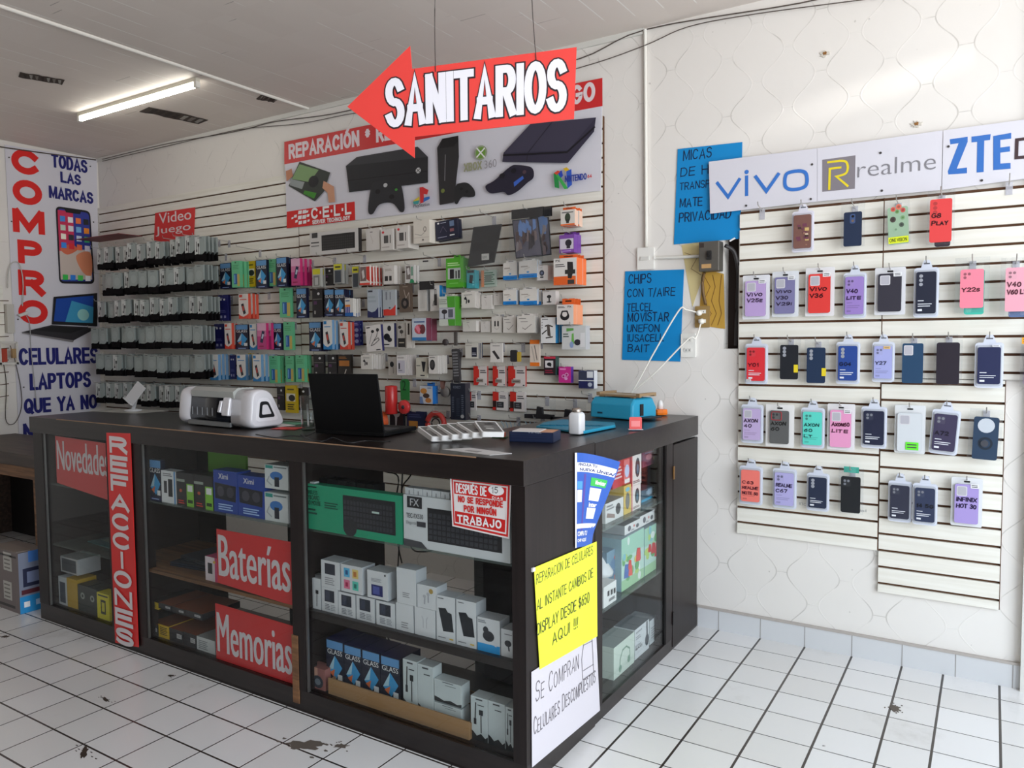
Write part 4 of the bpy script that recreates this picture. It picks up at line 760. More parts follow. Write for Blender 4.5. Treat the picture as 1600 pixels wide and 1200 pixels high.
# right bay: upper shelf
KEYS = lambda u0, v0, u1, v1, dark=(36, 36, 40), key=(58, 58, 64): [('r', u0, v0, u1, v1, dark)]+[('r', u0+(u1-u0)*(.02+i/16), v0+(v1-v0)*(.06+j/6), u0+(u1-u0)*(.02+(i+.78)/16), v0+(v1-v0)*(.06+(j+.74)/6), key) for i in range(15) for j in range(5)]
shelf_box('keyboard_box', 'long green wireless keyboard and mouse box on the upper shelf', 'box', (473, 765, 628, 843), FY-.012, ZB, .04, (38, 150, 112), KEYS(.43, .16, .94, .86)+[('e', .50, .18, .07, .2, (44, 44, 48)), ('t', 'WIRELESS', .03, .78, .17, .87, (16, 40, 34)), ('t', 'KEYBOARD', .03, .66, .19, .76, (16, 40, 34)), ('t', 'AND MOUSE', .03, .54, .2, .64, (16, 40, 34)), ('l', .03, .32, .16, .48, 2, (24, 70, 56)), ('l', .24, .5, .38, .66, 3, (26, 84, 66)), ('l', .03, .92, .16, .97, 1, (16, 40, 34)), ('r', .72, .56, .79, .6, (190, 210, 200))])
shelf_box('keyboard_box', 'long white and black keyboard box behind the taped warning sign', 'box', (631, 783, 797, 869), FY-.012, ZB, .05, (208, 210, 212), KEYS(.24, .16, .93, .80, (30, 30, 34), (60, 60, 66))+[('r', .04, .76, .19, .98, (40, 40, 44)), ('t', 'FX', .07, .80, .16, .94, (190, 190, 194)), ('t', 'TEC-FX530', .03, .56, .2, .65, (50, 50, 54)), ('t', 'Elegante', .03, .42, .13, .5, (110, 110, 114), -.005), ('r', .135, .41, .225, .51, (60, 60, 66)), ('p', [(0, 0), (.24, 0), (.18, .12), (0, .14)], (70, 70, 74))])
for i, x in enumerate((633, 647, 661, 675, 689)):
    o = shelf_box('small_box', ('small white box, first of five on the white keyboard box', 'small white box, second of five on the keyboard box', 'small white box, third of five on the keyboard box', 'small white box, fourth of five on the keyboard box', 'small white box, last of five left of warning sign')[i], 'box', (x, 762+i*1.7, x+13, 786), FY+.0, onto(640, 783.5, 1, FY-.012).z+.001, .036, (206, 208, 210), [('r', .45, .2, .55, .8, (110, 112, 116))], group='small white boxes on the keyboard box')
for i, x in enumerate((473, 482)): shelf_box('small_box', ('small white box at the left end on the green keyboard box', 'small white box second from the left on green keyboard box')[i], 'box', (x, 752+i, x+9, 770), FY+.0, onto(480, 766, 1, FY-.012).z+.001, .025, (206, 208, 210))
# packs hanging upside behind keyboards (seen through the glass)
for i in range(6):
    x = 499+i*14.5
    shelf_box('cable_box', ('black cable box, first of six behind the green box', 'black cable box, second of six behind the green box', 'black cable box, third of six behind the green box', 'black cable box, fourth of six behind the green box', 'black cable box, fifth of six behind the green box', 'black cable box, last of six behind the green box')[i], 'box', (x, 748+i*1.8, x+13, 790), FY+.05, ZB, .06, (26, 27, 30), [('r', .45, .75, .65, .9, (96, 98, 102)), ('r', .97, 0, 1, .7, (120, 120, 124))])
# right bay: middle shelf
PH = lambda c=(40, 44, 56): [('r', .18, .42, .78, .9, c), ('r', .24, .48, .5, .86, sub(c, 1.5)), ('l', .2, .08, .5, .34, 4, (120, 122, 128)), ('l', .56, .08, .84, .34, 4, (150, 152, 156))]
def wb(px, zf, lb, pr=(), base=(214, 215, 217), d=.06, name='phone_box', side=(186, 188, 192), cat='box', y=FY): shelf_box(name, lb, cat, px, y, zf, d, base, list(pr), side=side)
wb((478, 902, 489, 949), ZA, 'white cable pack at the left end of middle shelf, right bay', [('c', [(.5, .9), (.5, .1)], .12, K_)], name='cable_box'); wb((490, 904, 501, 952), ZA, 'white cable pack with dark plug, second from left end', [('r', .3, .5, .7, .62, K_), ('c', [(.5, .6), (.45, .1)], .1, K_)], name='cable_box')
row1 = [(503, 919, 528, 958), (529, 927, 555, 966), (557, 933, 585, 974), (588, 941, 617, 983)]
tz = None
for i, p in enumerate(row1): wb(p, ZA, ('white gadget box, first of four in the lower row', 'white gadget box, second of four in the lower row', 'white gadget box, third of four in the lower row', 'white gadget box, last of four in the lower row')[i], PH(), d=.07)
zt = onto(515, 919, 1, FY).z+.001
wb((502, 877, 531, 920), zt, 'white box with dark phone picture, leftmost of the upper row', [('r', .2, .5, .75, .9, (44, 46, 58)), ('l', .2, .1, .7, .4, 4, (150, 150, 154))], d=.07); wb((533, 884, 566, 930), zt, 'white box with four coloured squares on its front', [('r', .14, .55, .42, .88, (90, 180, 220)), ('r', .54, .55, .82, .88, (226, 200, 120)), ('r', .14, .12, .42, .45, (226, 120, 150)), ('r', .54, .12, .82, .45, (90, 200, 180)), ('r', .22, .64, .34, .8, (40, 90, 140)), ('r', .6, .62, .74, .8, (190, 120, 60)), ('r', .22, .2, .34, .36, (170, 40, 80)), ('r', .62, .2, .74, .36, (30, 120, 110))], d=.07)
wb((574, 893, 606, 942), zt, 'white box with blue phone picture on the upper row', [('r', .2, .1, .75, .5, (36, 40, 100)), ('r', .28, .16, .6, .44, (80, 90, 160)), ('l', .2, .6, .7, .74, 3, (160, 160, 164)), ('e', .88, .9, .04, .04, K_)], d=.07)
wb((619, 944, 646, 991), ZA, 'plain white tall box under the taller one', [('l', .3, .1, .7, .35, 3, (150, 150, 152))], name='adapter_box'); wb((648, 951, 680, 999), ZA, 'white earbud box with faint earbud outline, lower row', [('c', [(.42, .3), (.42, .6), (.36, .7)], .04, (190, 190, 194)), ('c', [(.58, .3), (.58, .6), (.64, .7)], .04, (190, 190, 194))], name='earbud_box')
zt2 = onto(632, 944, 1, FY).z+.001; wb((620, 889, 650, 944), zt2, 'plain tall white box standing above the earbud boxes', [('l', .3, .18, .66, .34, 3, (150, 150, 152))], name='adapter_box')
zt3 = onto(664, 951, 1, FY).z+.001; wb((652, 915, 682, 950), zt3, 'white earbud box with gold round sticker', [('e', .72, .78, .11, .11, (170, 140, 70)), ('c', [(.38, .2), (.4, .5)], .07, (170, 170, 176)), ('c', [(.58, .3), (.58, .6)], .07, (170, 170, 176)), ('e', .38, .52, .08, .07, (180, 180, 186)), ('e', .58, .64, .08, .07, (180, 180, 186))], name='earbud_box')
PB = [('p', [(.12, .72), (.5, .74), (.62, .66), (.82, .64), (.92, .24), (.36, .22)], (36, 38, 44)), ('l', .1, .92, .4, .96, 1, (120, 120, 124)), ('r', .7, .06, .9, .09, (220, 180, 60)), ('l', .1, .06, .5, .1, 1, (130, 130, 134))]
wb((682, 932, 711, 1006), ZA, 'white power bank box with black phone shape, left one', PB, name='power_bank_box'); wb((713, 939, 744, 1014), ZA, 'white power bank box with black phone shape, right one', PB, name='power_bank_box')
wb((746, 967, 781, 1021), ZA, 'white earbud box with a blue strip at the bottom', [('r', 0, 0, 1, .24, (40, 150, 214)), ('e', .5, .48, .26, .16, (44, 46, 52)), ('e', .38, .66, .12, .1, (50, 52, 58)), ('l', .05, .84, .4, .94, 2, (130, 132, 138)), ('e', .82, .3, .08, .09, (210, 212, 216))], name='earbud_box')
wb((783, 984, 801, 1028), ZA, 'white earbud box half hidden at the right end', [('e', .6, .5, .3, .12, (50, 52, 58)), ('c', [(.6, .5), (.7, .25)], .12, (50, 52, 58)), ('l', .3, .8, .95, .86, 1, (120, 120, 124))], name='earbud_box')
# right bay: bottom
shelf_box('headphone_box', 'colourful box with headphone picture at the lower left of right bay', 'box', (480, 1043, 508, 1085), FY, Z0, .05, (150, 96, 90), [('r', 0, .5, .6, 1, (196, 150, 130)), ('e', .6, .35, .3, .3, (50, 56, 66)), ('e', .6, .35, .16, .16, (120, 130, 140)), ('l', .05, .05, .4, .2, 2, (60, 40, 50))])
for i, (a, b) in enumerate((((510, 1001), (537, 1068)), ((538, 1010), (565, 1078)), ((566, 1018), (594, 1088)), ((595, 1027), (625, 1098)))):
    shelf_box('screen_protector_pack', ('screen protector pack leftmost in the brown bottom tray', 'screen protector pack second in the brown bottom tray', 'screen protector pack third in the brown bottom tray', 'screen protector pack last in the tray beside cable packs')[i], 'pack', (*a, *b), FY+.03, Z0+.02, .12, (24, 28, 48), GLP, group='screen protector packs in the bottom tray', top=(40, 44, 90))
CPK = lambda s_=1: [('r', .04, .12, .96, .97, (196, 204, 204)), ('p', [(0, 0), (1, 0), (1, .14), (.85, .08), (.6, .17), (.35, .10), (.15, .18), (0, .22)], (34, 36, 38)), ('l', .4, .80, .8, .84, 1, (40, 40, 44)), ('r', .3, .93, .7, .96, (60, 60, 64))]
CBL = [('c', [(.3, .86), (.26, .45)], .07, K_), ('r', .18, .36, .34, .5, K_), ('c', [(.62, .2), (.62, .62)], .06, K_), ('r', .5, .6, .74, .72, K_)]
for i, (p, pr) in enumerate((((630, 1032, 652, 1098), CBL), ((653, 1040, 677, 1104), []), ((679, 1066, 721, 1100), []), ((679, 1103, 721, 1134), []), ((736, 1090, 762, 1168), CBL), ((763, 1098, 789, 1176), []), ((790, 1106, 803, 1182), CBL))):
    shelf_box('cable_pack', ('pale cable pack with dark cable print, right of the tray packs', 'pale blank cable pack right of the printed one', 'pale cable pack lying sideways on top of another', 'pale cable pack lying sideways at the bottom', 'pale cable pack with dark cable print near the corner', 'pale blank cable pack near the lower right corner', 'half visible cable pack at the lower right corner')[i], 'pack', p, FY+(.02 if i < 4 else .01), None if i == 2 else Z0+(.02 if i < 4 else 0), .05, (206, 212, 212), CPK()+pr)
g = G(); A = onto(515, 1090, 1, FY); B_ = onto(735, 1160, 1, FY); w = B_.x-A.x; g.box(0, 0, 0, w, .22, .012, C(150, 116, 80, rough=.8)); g.box(0, 0, .012, w, .006, .062, C(160, 122, 82, rough=.8)); g.box(0, .214, .012, w, .22, .05, C(140, 104, 70, rough=.8)); g.box(0, .006, .012, .006, .214, .055, C(140, 104, 70)); g.box(w-.006, .006, .012, w, .214, .055, C(140, 104, 70)); tag(g.build('cardboard_tray', loc=(A.x, FY-.006, Z0)), 'open brown cardboard tray along the bottom of right bay', 'tray')

# ------------------------------------------------------------ side showcase contents (boxes turned towards the street)
def side_box(name, label, px, xp, zf, d, base, prints=(), group=None, side=None, top=None, cat='box'):
    x0, y0, x1, y1 = px; a = onto(x0, (y0+y1)/2, 0, xp); b = onto(x1, (y0+y1)/2, 0, xp); zt = onto((x0+x1)/2, y0, 0, xp).z; z0 = zf if zf is not None else onto((x0+x1)/2, y1, 0, xp).z
    g = pack_geo(b.y-a.y, zt-z0, d, base, prints, side, None, top); o = g.build(name, loc=(xp-d, (a.y+b.y)/2, z0), rot=(0, 0, R(90))); return tag(o, label, cat, group)
XP = SX-.05; ZS = ZB-.006; ZM = ZA-.006
SPK = lambda c: [('r', 0, .0, .08, 1, c), ('e', .6, .55, .24, .32, (48, 52, 58)), ('e', .6, .5, .12, .16, (70, 110, 130)), ('l', .15, .06, .85, .16, 2, (120, 90, 90))]
side_box('speaker_box', 'white speaker box with grey top at the left of the upper side shelf', (946, 782, 974, 822), XP, ZS, .16, (206, 206, 206), [('e', .7, .5, .14, .3, (60, 60, 64)), ('l', .05, .6, .45, .9, 2, (130, 130, 134)), ('p', [(.05, .3), (.5, .1), (.5, .3), (.1, .5)], (140, 120, 116))], top=(120, 124, 126))
side_box('speaker_box', 'yellow speaker box on the upper side shelf', (975, 758, 986, 816), XP, ZS, .15, (206, 176, 90), [('e', .5, .45, .3, .3, (110, 110, 106)), ('e', .5, .85, .3, .08, (120, 180, 200))], side=(196, 170, 90), top=(190, 160, 60))
side_box('speaker_box', 'white speaker box with red corner below another speaker box', (987, 758, 1001, 806), XP, ZS, .14, (222, 214, 210), SPK((200, 60, 60))); zt = onto(994, 758, 0, XP).z+.001
side_box('speaker_box', 'white speaker box with red corner above another speaker box', (987, 709, 1002, 757), XP, zt, .14, (222, 214, 210), SPK((200, 60, 60)), side=(170, 50, 56)); zy = onto(980, 758, 0, XP).z+.001
side_box('toy_box', 'red box resting on the yellow speaker box', (957, 718, 985, 757), XP-.01, zy, .14, (190, 56, 54), [('r', .62, .06, .97, .94, (220, 120, 120)), ('e', .8, .5, .13, .25, (190, 200, 230)), ('l', .08, .3, .5, .8, 4, (220, 190, 190)), ('r', .66, .04, .95, .2, (230, 226, 226))], side=(170, 46, 46))
side_box('speaker_box', 'purple speaker box at the top right of the side showcase', (1004, 704, 1026, 752), XP-.03, ZS+.155, .12, (120, 66, 84), [('e', .45, .6, .24, .2, (180, 120, 130)), ('e', .85, .4, .1, .14, (214, 180, 60)), ('l', .1, .1, .8, .3, 2, (90, 40, 66)), ('l', .1, .84, .8, .94, 1, (130, 140, 160))])
side_box('gadget_box', 'blue grey box with light print below the purple box', (1002, 762, 1026, 800), XP-.03, ZS, .12, (76, 96, 112), [('r', .4, .4, .7, .9, (150, 170, 190)), ('l', .3, .5, .8, .8, 3, (170, 190, 206)), ('r', 0, 0, 1, .22, (50, 150, 190))])
for i, (x0, x1, y) in enumerate(((976, 1000, 826), (1000, 1022, 812), (1022, 1041, 800))):
    side_box('earbud_box', ('white earbud box, left of three on the picture boxes', 'white earbud box, middle of three on the picture boxes', 'white earbud box, right of three on the picture boxes')[i], (x0, y-10, x1, y+16), XP-.012, ZM+.222, .10, (214, 214, 214), [('e', .3, .5, .1, .3, (90, 90, 100)), ('e', .6, .55, .05, .14, (200, 110, 110)), ('e', .82, .4, .1, .22, (80, 84, 92)), ('l', .4, .12, .6, .3, 2, (120, 120, 130))], top=(110, 114, 118), side=(150, 156, 160))
# large toy boxes with a plain colour pattern
def toyprints(seed):
    r_ = random.Random(seed); P = [('r', 0, 0, 1, .2, (150, 190, 150)), ('r', 0, .62, 1, 1, (150, 196, 176))]
    for i in range(16): P.append(('e', r_.uniform(.08, .92), r_.uniform(.1, .95), r_.uniform(.05, .12), r_.uniform(.04, .1), r_.choice([(96, 160, 100), (170, 200, 110), (210, 220, 215), (120, 180, 190), (214, 190, 90)])))
    for i in range(5): P.append(('p', (lambda x, y, a: [(x-a, y-a*.9), (x+a, y-a*1.2), (x+a*.8, y+a), (x-a*.5, y+a*1.3)])(r_.uniform(.2, .8), r_.uniform(.25, .55), r_.uniform(.07, .12)), r_.choice([(206, 60, 56), (214, 84, 74), (190, 50, 60), (60, 100, 170)])))
    return P
for i, (x0, x1, y0, y1) in enumerate(((971, 1006, 834, 905), (1007, 1041, 818, 880))):
    side_box('toy_box', ('left colourful toy box on the middle side shelf', 'right colourful toy box on the middle side shelf')[i], (x0, y0, x1, y1), XP, ZM, .12, (176, 206, 196), toyprints(4+i), side=(130, 160, 170), top=(150, 170, 180))
side_box('toy_box', 'blue patterned box set back left of the colourful toy boxes', (948, 858, 970, 905), XP-.03, ZM, .12, (110, 140, 160), [('e', .5, .6, .3, .2, (90, 120, 150)), ('e', .7, .8, .2, .07, (190, 70, 66)), ('e', .6, .3, .25, .1, (180, 90, 80)), ('r', .1, .1, .5, .4, (80, 110, 130))])
side_box('camera_box', 'white box with code print at the left of middle side shelf', (943, 912, 963, 961), XP+.02, ZM, .10, (218, 218, 216), [('r', .3, .45, .45, .7, (60, 60, 62)), ('r', .55, .42, .7, .68, (60, 60, 62)), ('r', .78, .4, .92, .66, (60, 60, 62)), ('l', .4, .15, .9, .3, 4, (70, 70, 74))])
g = G(); g.lathe([(0, 0), (.05, 0), (.052, .015), (.03, .05), (.012, .075), (.010, .095), (0, .095)], C(206, 208, 210, rough=.3), 18); cq = onto(950, 905, 0, XP-.03); tag(g.build('dome_camera', loc=(XP-.06, onto(949, 900, 0, XP-.03).y, onto(953, 912, 0, XP+.02).z+.002)), 'white dome shaped device on the white code box', 'camera')
HP = lambda c: [('c', [(.28, .2), (.3, .5), (.42, .72), (.6, .74), (.76, .6), (.78, .3)], .035, c), ('e', .3, .2, .07, .12, c), ('e', .72, .28, .07, .12, c)]
side_box('headphone_box', 'pale green headphone box at the bottom of the side showcase', (959, 1000, 991, 1072), XP, .055, .10, (196, 208, 196), HP((130, 158, 140)), top=(160, 170, 166))
side_box('headphone_box', 'white headphone box with dark headphones printed on its edge', (992, 976, 1014, 1046), XP-.004, .055, .10, (206, 210, 212), [('e', .85, .35, .14, .2, (70, 76, 82)), ('c', [(.86, .5), (.84, .95)], .09, (70, 76, 82)), ('t', 'SONY', .06, .84, .5, .9, (60, 60, 64)), ('l', .06, .62, .4, .76, 2, (150, 152, 156)), ('t', 'EXTRA', .04, .40, .4, .46, (120, 122, 128)), ('t', 'BASS', .04, .30, .5, .38, (60, 60, 64))], top=(110, 118, 122))
side_box('headphone_box', 'short white box beside the headphone boxes with two dark pictures', (1015, 962, 1037, 1022), XP-.012, .055, .11, (196, 200, 202), [('r', .55, .55, .9, .8, (56, 60, 66)), ('e', .75, .3, .17, .16, (60, 64, 70)), ('l', .1, .2, .4, .7, 5, (150, 152, 156))], top=(150, 154, 156))
side_box('gadget_box', 'dark grey box at the left bottom corner of side showcase', (944, 1008, 957, 1082), XP-.06, .055, .10, (74, 80, 84), [('t', '11', .4, .1, .7, .2, (200, 204, 206)), ('e', .5, .5, .2, .06, (150, 180, 200))])

# ------------------------------------------------------------ things on the counter top
T = CT
def onT(px, py): return onto(px, py, 2, T)
# phone stand
q = onT(208, 642); st = empty('phone_stand', (q.x, q.y, T)); tag(st, 'small white tilted phone stand at the left end of counter', 'stand')
PL = C(196, 196, 198, rough=.35)
g = G(); g.lathe([(0, 0), (.045, 0), (.045, .006), (.02, .012), (0, .013)], PL, 20); g.build('round_foot', st)
g = G(); g.tube([(0, 0, .01), (.015, 0, .03), (.045, -.005, .075)], .009, PL, 8); g.build('arm', st)
g = G(); k = 0; g.box(-.04, -.003, -.055, .04, .003, .065, PL); g.box(-.04, -.018, -.055, .04, -.003, -.048, PL); g.move(0, Matrix.Translation((.040, -.012, .095)) @ Matrix.Rotation(R(28), 4, 'Y') @ Matrix.Rotation(R(-24), 4, 'X')); g.build('holder_plate', st, bevel=.002)
g = G(); g.slabz([(-.18, -.11), (.15, -.10), (.19, .08), (-.13, .10)], 0, .001, C(168, 166, 160, rough=.3)); tag(g.build('plastic_sheet', loc=(q.x, q.y, T), rot=(0, 0, .1)), 'flat translucent sheet under the phone stand', 'sheet')
# cutter machine: rounded triangular body, window, moving carriage
A = onT(277, 662); B_ = onT(390, 673)
mc = empty('cutting_machine', (A.x, A.y+.092, T)); ma_ = math.atan2(B_.y-A.y, B_.x-A.x)
mc.rotation_euler = (0, 0, ma_); tag(mc, 'white film cutting machine with a black window and grey lid', 'cutting machine')
def tri(sc=1, n=6, r=.05):
    V = [Vector((-.09, .004)), Vector((.11, .004)), Vector((.025, .172)), Vector((-.07, .172))]; c = sum(V, Vector((0, 0)))/4; out = []
    for i, v in enumerate(V):
        a = (V[i-1]-v).normalized(); b = (V[(i+1) % 4]-v).normalized(); p = v+a*r; q_ = v+b*r
        for k in range(n+1): t = k/n; m_ = p*(1-t)**2+v*2*t*(1-t)+q_*t*t; out.append(c+(m_-c)*sc)
    return out
TP = tri(1, 6, .045)
def tsec(x, sc=1, keep=None): return [(x, p.x, p.y) for p in tri(sc, 6, .045)]
L_ = (B_-A).length+.0
MW = C(214, 212, 216, rough=.22, coat=.5)
g = G(); g.loft([tsec(0, .9), tsec(.006, .97), tsec(.02, 1), tsec(L_*.17, 1)], MW); g.build('left_housing', mc)
g = G(); g.loft([tsec(L_*.75, 1), tsec(L_-.03, 1), tsec(L_-.008, .97), tsec(L_, .88)], MW); ph = g.build('right_housing', mc)
def tri3(x, sc, dz=-.004, dy=0): return [(x, p.x+dy, p.y+dz) for p in tri(sc, 4, .03)]
for sc2, x2, m2, nm in ((.62, L_+.002, C(226, 224, 228, rough=.2), 'end_cap_ring'), (.44, L_+.004, C(24, 24, 28, rough=.3), 'control_surround'), (.26, L_+.006, C(214, 212, 216, rough=.2), 'control_button')): g = G(); g.loft([tri3(x2-.012, sc2), tri3(x2, sc2*.96)], m2); g.build(nm, ph)
g = G(); g.loft([tsec(L_*.17, .93), tsec(L_*.75, .93)], C(20, 22, 28, rough=.15)); g.build('black_window', mc)
g = G(); sec = lambda x: [(x, -.078, .132), (x, .042, .132), (x, .022, .176), (x, -.056, .176), (x, -.082, .160)]; g.loft([sec(L_*.2), sec(L_*.78)], C(168, 170, 166, rough=.3), False); 
for i in range(4): g.box(L_*.2, -.055+.018*i, .176, L_*.78, -.051+.018*i, .178, C(120, 122, 118))
g.build('grey_lid', mc)
g = G(); g.loft([tsec(L_*.17, .965), tsec(L_*.75, .965)][:0] or [[(x, -.092, .006), (x, -.090, .024), (x, -.082, .026), (x, -.08, .006)] for x in (L_*.17, L_*.75)], C(110, 112, 112, rough=.3), False); g.build('front_lip', mc)
g = G(); g.loft([[(x, -.100, .055), (x, -.085, .135), (x, -.04, .14), (x, -.05, .05)] for x in (L_*.655, L_*.745)], MW, False); g.build('carriage', mc, bevel=.006)
g = G(); g.loft([[(x, -.104, .07), (x, -.09, .12), (x, -.06, .12), (x, -.07, .06)] for x in (L_*.615, L_*.65)], MW, False); g.build('blade_holder', mc, bevel=.004)
for i in range(5): g = G(); g.box(L_*(.22+.07*i), -.0865, .05, L_*(.22+.07*i)+.0025, -.084, .085, C(150, 152, 156)); g.build('steel_pin', mc)
# drinking glass
q = onT(482, 672); cg = empty('drinking_glass', (q.x, q.y, T)); tag(cg, 'tall clear drinking glass left of the black laptop', 'glass')
g = G(); g.lathe([(0, 0), (.028, 0), (.029, .012), (.034, .145), (.031, .145), (.026, .014), (0, .014)], CUP, 24); g.build('glass_body', cg)
g = G(); g.tube([(.0, 0, .016), (-.015, .01, .11)], .004, C(220, 220, 224, metal=.6, rough=.3), 6); tag(g.build('thin_tool', loc=(q.x, q.y, T)), 'thin metal tool standing in the drinking glass', 'tool')
# laptop seen from behind its lid
A = onT(496, 678); B_ = onT(597, 684); lw = .355
lp = empty('laptop', ((A.x+B_.x)/2, (A.y+B_.y)/2, T)); lp.rotation_euler = (0, 0, math.atan2(B_.y-A.y, B_.x-A.x)+.03); tag(lp, 'open black laptop seen from behind its screen', 'laptop')
lw = (B_-A).length+.012
LB = C(9, 9, 10, rough=.6, spec=.2)
g = G(); g.box(-lw/2, .0, .003, lw/2, .24, .02, LB); bs = g.build('base', lp, bevel=.003)
g = G(); g.box(-lw/2+.02, .05, .0203, lw/2-.02, .15, .022, C(40, 40, 44)); g.rect(0, 0, .001, .001, 0, LB); g.build('keyboard', bs)
g = G(); g.box(-lw/2, -.004, 0, lw/2, .004, .235, LB); g.rect(-lw/2+.01, .012, lw/2-.01, .223, .0, LB); g.move(0, Matrix.Translation((0, .004, .018)) @ Matrix.Rotation(R(10), 4, 'X')); g.build('screen_lid', lp, bevel=.003)
cable('laptop_cable', [onT(470, 680), onT(500, 690), onT(520, 684), onT(545, 692), onT(570, 689), onT(592, 690), onT(610, 690)], .0035, C(26, 26, 28), 'thin black cable lying along the front of the laptop'); 
cable('laptop_cable', [onT(400, 679), onT(430, 684), onT(455, 681), onT(475, 682), onT(492, 676)], .003, C(30, 30, 32), 'thin black cable running from the cutting machine to the laptop')
# leaflets near the machine
for (x, y, c_, lb, rz) in ((450, 668, (206, 60, 50), 'red leaflet left of the drinking glass', .3), (438, 663, (214, 210, 206), 'white leaflet under the red one beside the machine', -.2), (455, 660, (90, 150, 120), 'green leaflet behind the red one', .1)):
    q = onT(x, y+2); g = G(); g.slabz([(-.06, -.04), (.06, -.04), (.06, .04), (-.06, .04)], .0, .001, C(*c_)); tag(g.build('leaflet', loc=(q.x, q.y, T+.0005+.001*abs(rz)*5), rot=(0, 0, rz)), lb, 'leaflet')
# six boxed phones leaning on each other
BK = [((648, 681), (691, 692)), ((663, 676), (707, 692)), ((676, 672), (721, 693)), ((690, 669), (736, 694)), ((706, 667), (753, 694)), ((734, 672), (775, 694))]
bl_ = ['first white screen kit box, leftmost of the leaning row', 'second white screen kit box from the left of the leaning row', 'third white screen kit box from the left of leaning row', 'fourth white screen kit box from the left of leaning row', 'fifth white screen kit box lying mostly uncovered', 'sixth screen kit box at the right, lying on the others']
p0 = onT(665, 690); p1 = onT(765, 694)
for i in range(6):
    k = i/5; x = p0.x+(p1.x-p0.x)*k*.78+(.02 if i == 5 else 0); y = p0.y+.055+(.010*i)
    g = G(); g.prism(rr(-.042, -.078, .042, .078, .008), -.009, .009, C(226, 224, 222, rough=.35))
    g.poly(rr(-.036, -.066, .036, .070, .005), -.0094, C(96, 92, 90, rough=.3))
    rnd = random.Random(i)
    for j in range(7): a = rnd.uniform(-.03, .0); b = rnd.uniform(-.065, .05); g.rect(a, b, a+rnd.uniform(.01, .034), b+rnd.uniform(.004, .016), -.0097-.0001*j, C(*rnd.choice([(150, 148, 144), (60, 58, 58), (180, 178, 174)])))
    dr = onT(690, 693)-onT(650, 681); az = math.atan2(dr.y, dr.x)-(R(0) if i < 5 else R(14))
    M = Matrix.Rotation(az-R(90), 4, 'Z') @ Matrix.Rotation(R(-3), 4, 'Y') @ Matrix.Rotation(R(-9 if i < 5 else -9), 4, 'X') @ Matrix.Rotation(R(-90), 4, 'X'); g.move(0, M)
    for q_ in range(len(g.v)): pass
    z = -min(v[2] for v in g.v)
    tag(g.build('screen_kit_box', loc=(x, y, T+z+.001+.005*i)), bl_[i], 'box', 'leaning white screen kit boxes')
g = G(); g.slabz([(-.12, -.03), (.10, -.05), (.14, .02), (-.06, .05)], 0, .0015, C(196, 192, 190)); g.slabz([(-.03, -.02), (.03, -.025), (.03, .0), (-.03, .0)], .0015, .002, C(140, 136, 134)); q = onT(742, 705); tag(g.build('paper_sheet', loc=(q.x, q.y, T), rot=(0, 0, -.05)), 'loose white paper on the counter edge below the kit boxes', 'paper')
# navy card box
A = onT(795, 690); B_ = onT(853, 692); nb = empty('card_box', ((A.x+B_.x)/2+.002, (A.y+B_.y)/2+.055, T)); nb.rotation_euler = (0, 0, math.atan2(B_.y-A.y, B_.x-A.x)); tag(nb, 'open dark blue box filled with cards near the counter corner', 'box')
NB = C(28, 38, 66, rough=.4); w = .084; d_ = .055; h = .038
g = G(); g.box(-w, -d_, 0, w, -d_+.003, h, NB); g.box(-w, d_-.003, 0, w, d_, h, NB); g.box(-w, -d_, 0, -w+.003, d_, h, NB); g.box(w-.003, -d_, 0, w, d_, h, NB); g.box(-w, -d_, 0, w, d_, .003, NB)
for z in (.014, .023, .032): g.rect(-w, z, w*.7, z+.001, -d_-.0005, C(14, 18, 36))
g.text('5 A Type', -.01, .0335, .05, .004, -d_-.0006, C(170, 176, 190)); g.build('tray', nb)
g = G(); g.box(-w+.01, -d_+.006, .003, w*.35, d_-.006, h+.002, C(214, 208, 204)); g.build('white_cards', nb); g = G(); g.box(w*.36, -d_+.006, .003, w-.006, d_-.006, h+.0, C(206, 150, 116)); g.build('orange_cards', nb)
g = G(); g.slabz([(-.03, -.02), (.03, -.01), (.02, .02), (-.03, .015)], 0, .004, C(56, 84, 52)); g.slabz([(-.01, 0), (.015, .0), (.01, .018), (-.01, .015)], .004, .02, C(190, 84, 60)); q = onT(783, 684); tag(g.build('circuit_piece', loc=(q.x, q.y, T)), 'small green and orange circuit piece left of the card box', 'electronic part')
# turquoise mat
P = [onT(*p) for p in ((838, 668), (912, 678), (962, 668), (960, 662), (878, 657), (850, 662))]; c0 = P[0]; g = G(); g.slabz([(p.x-c0.x, p.y-c0.y) for p in P], 0, .006, C(24, 134, 166, rough=.4))
for i in range(9):
    a = P[0].lerp(P[5], .2).lerp(P[2], .1+i*.09)-c0; g.slabz([(a.x-.02, a.y-.015), (a.x+.02, a.y-.012), (a.x+.02, a.y+.012), (a.x-.02, a.y+.01)], .006, .009, C(20, 116, 146))
g.slabz([(p[0], p[1]) for p in [((P[1]-c0).x-.02, (P[1]-c0).y), ((P[1]-c0).x, (P[1]-c0).y-.004), ((P[2]-c0).x, (P[2]-c0).y-.004), ((P[2]-c0).x-.02, (P[2]-c0).y+.01)]], .006, .012, C(40, 150, 182))
tag(g.build('work_mat', loc=(c0.x, c0.y, T), fixn=True), 'turquoise silicone work mat spread on the counter corner', 'mat')
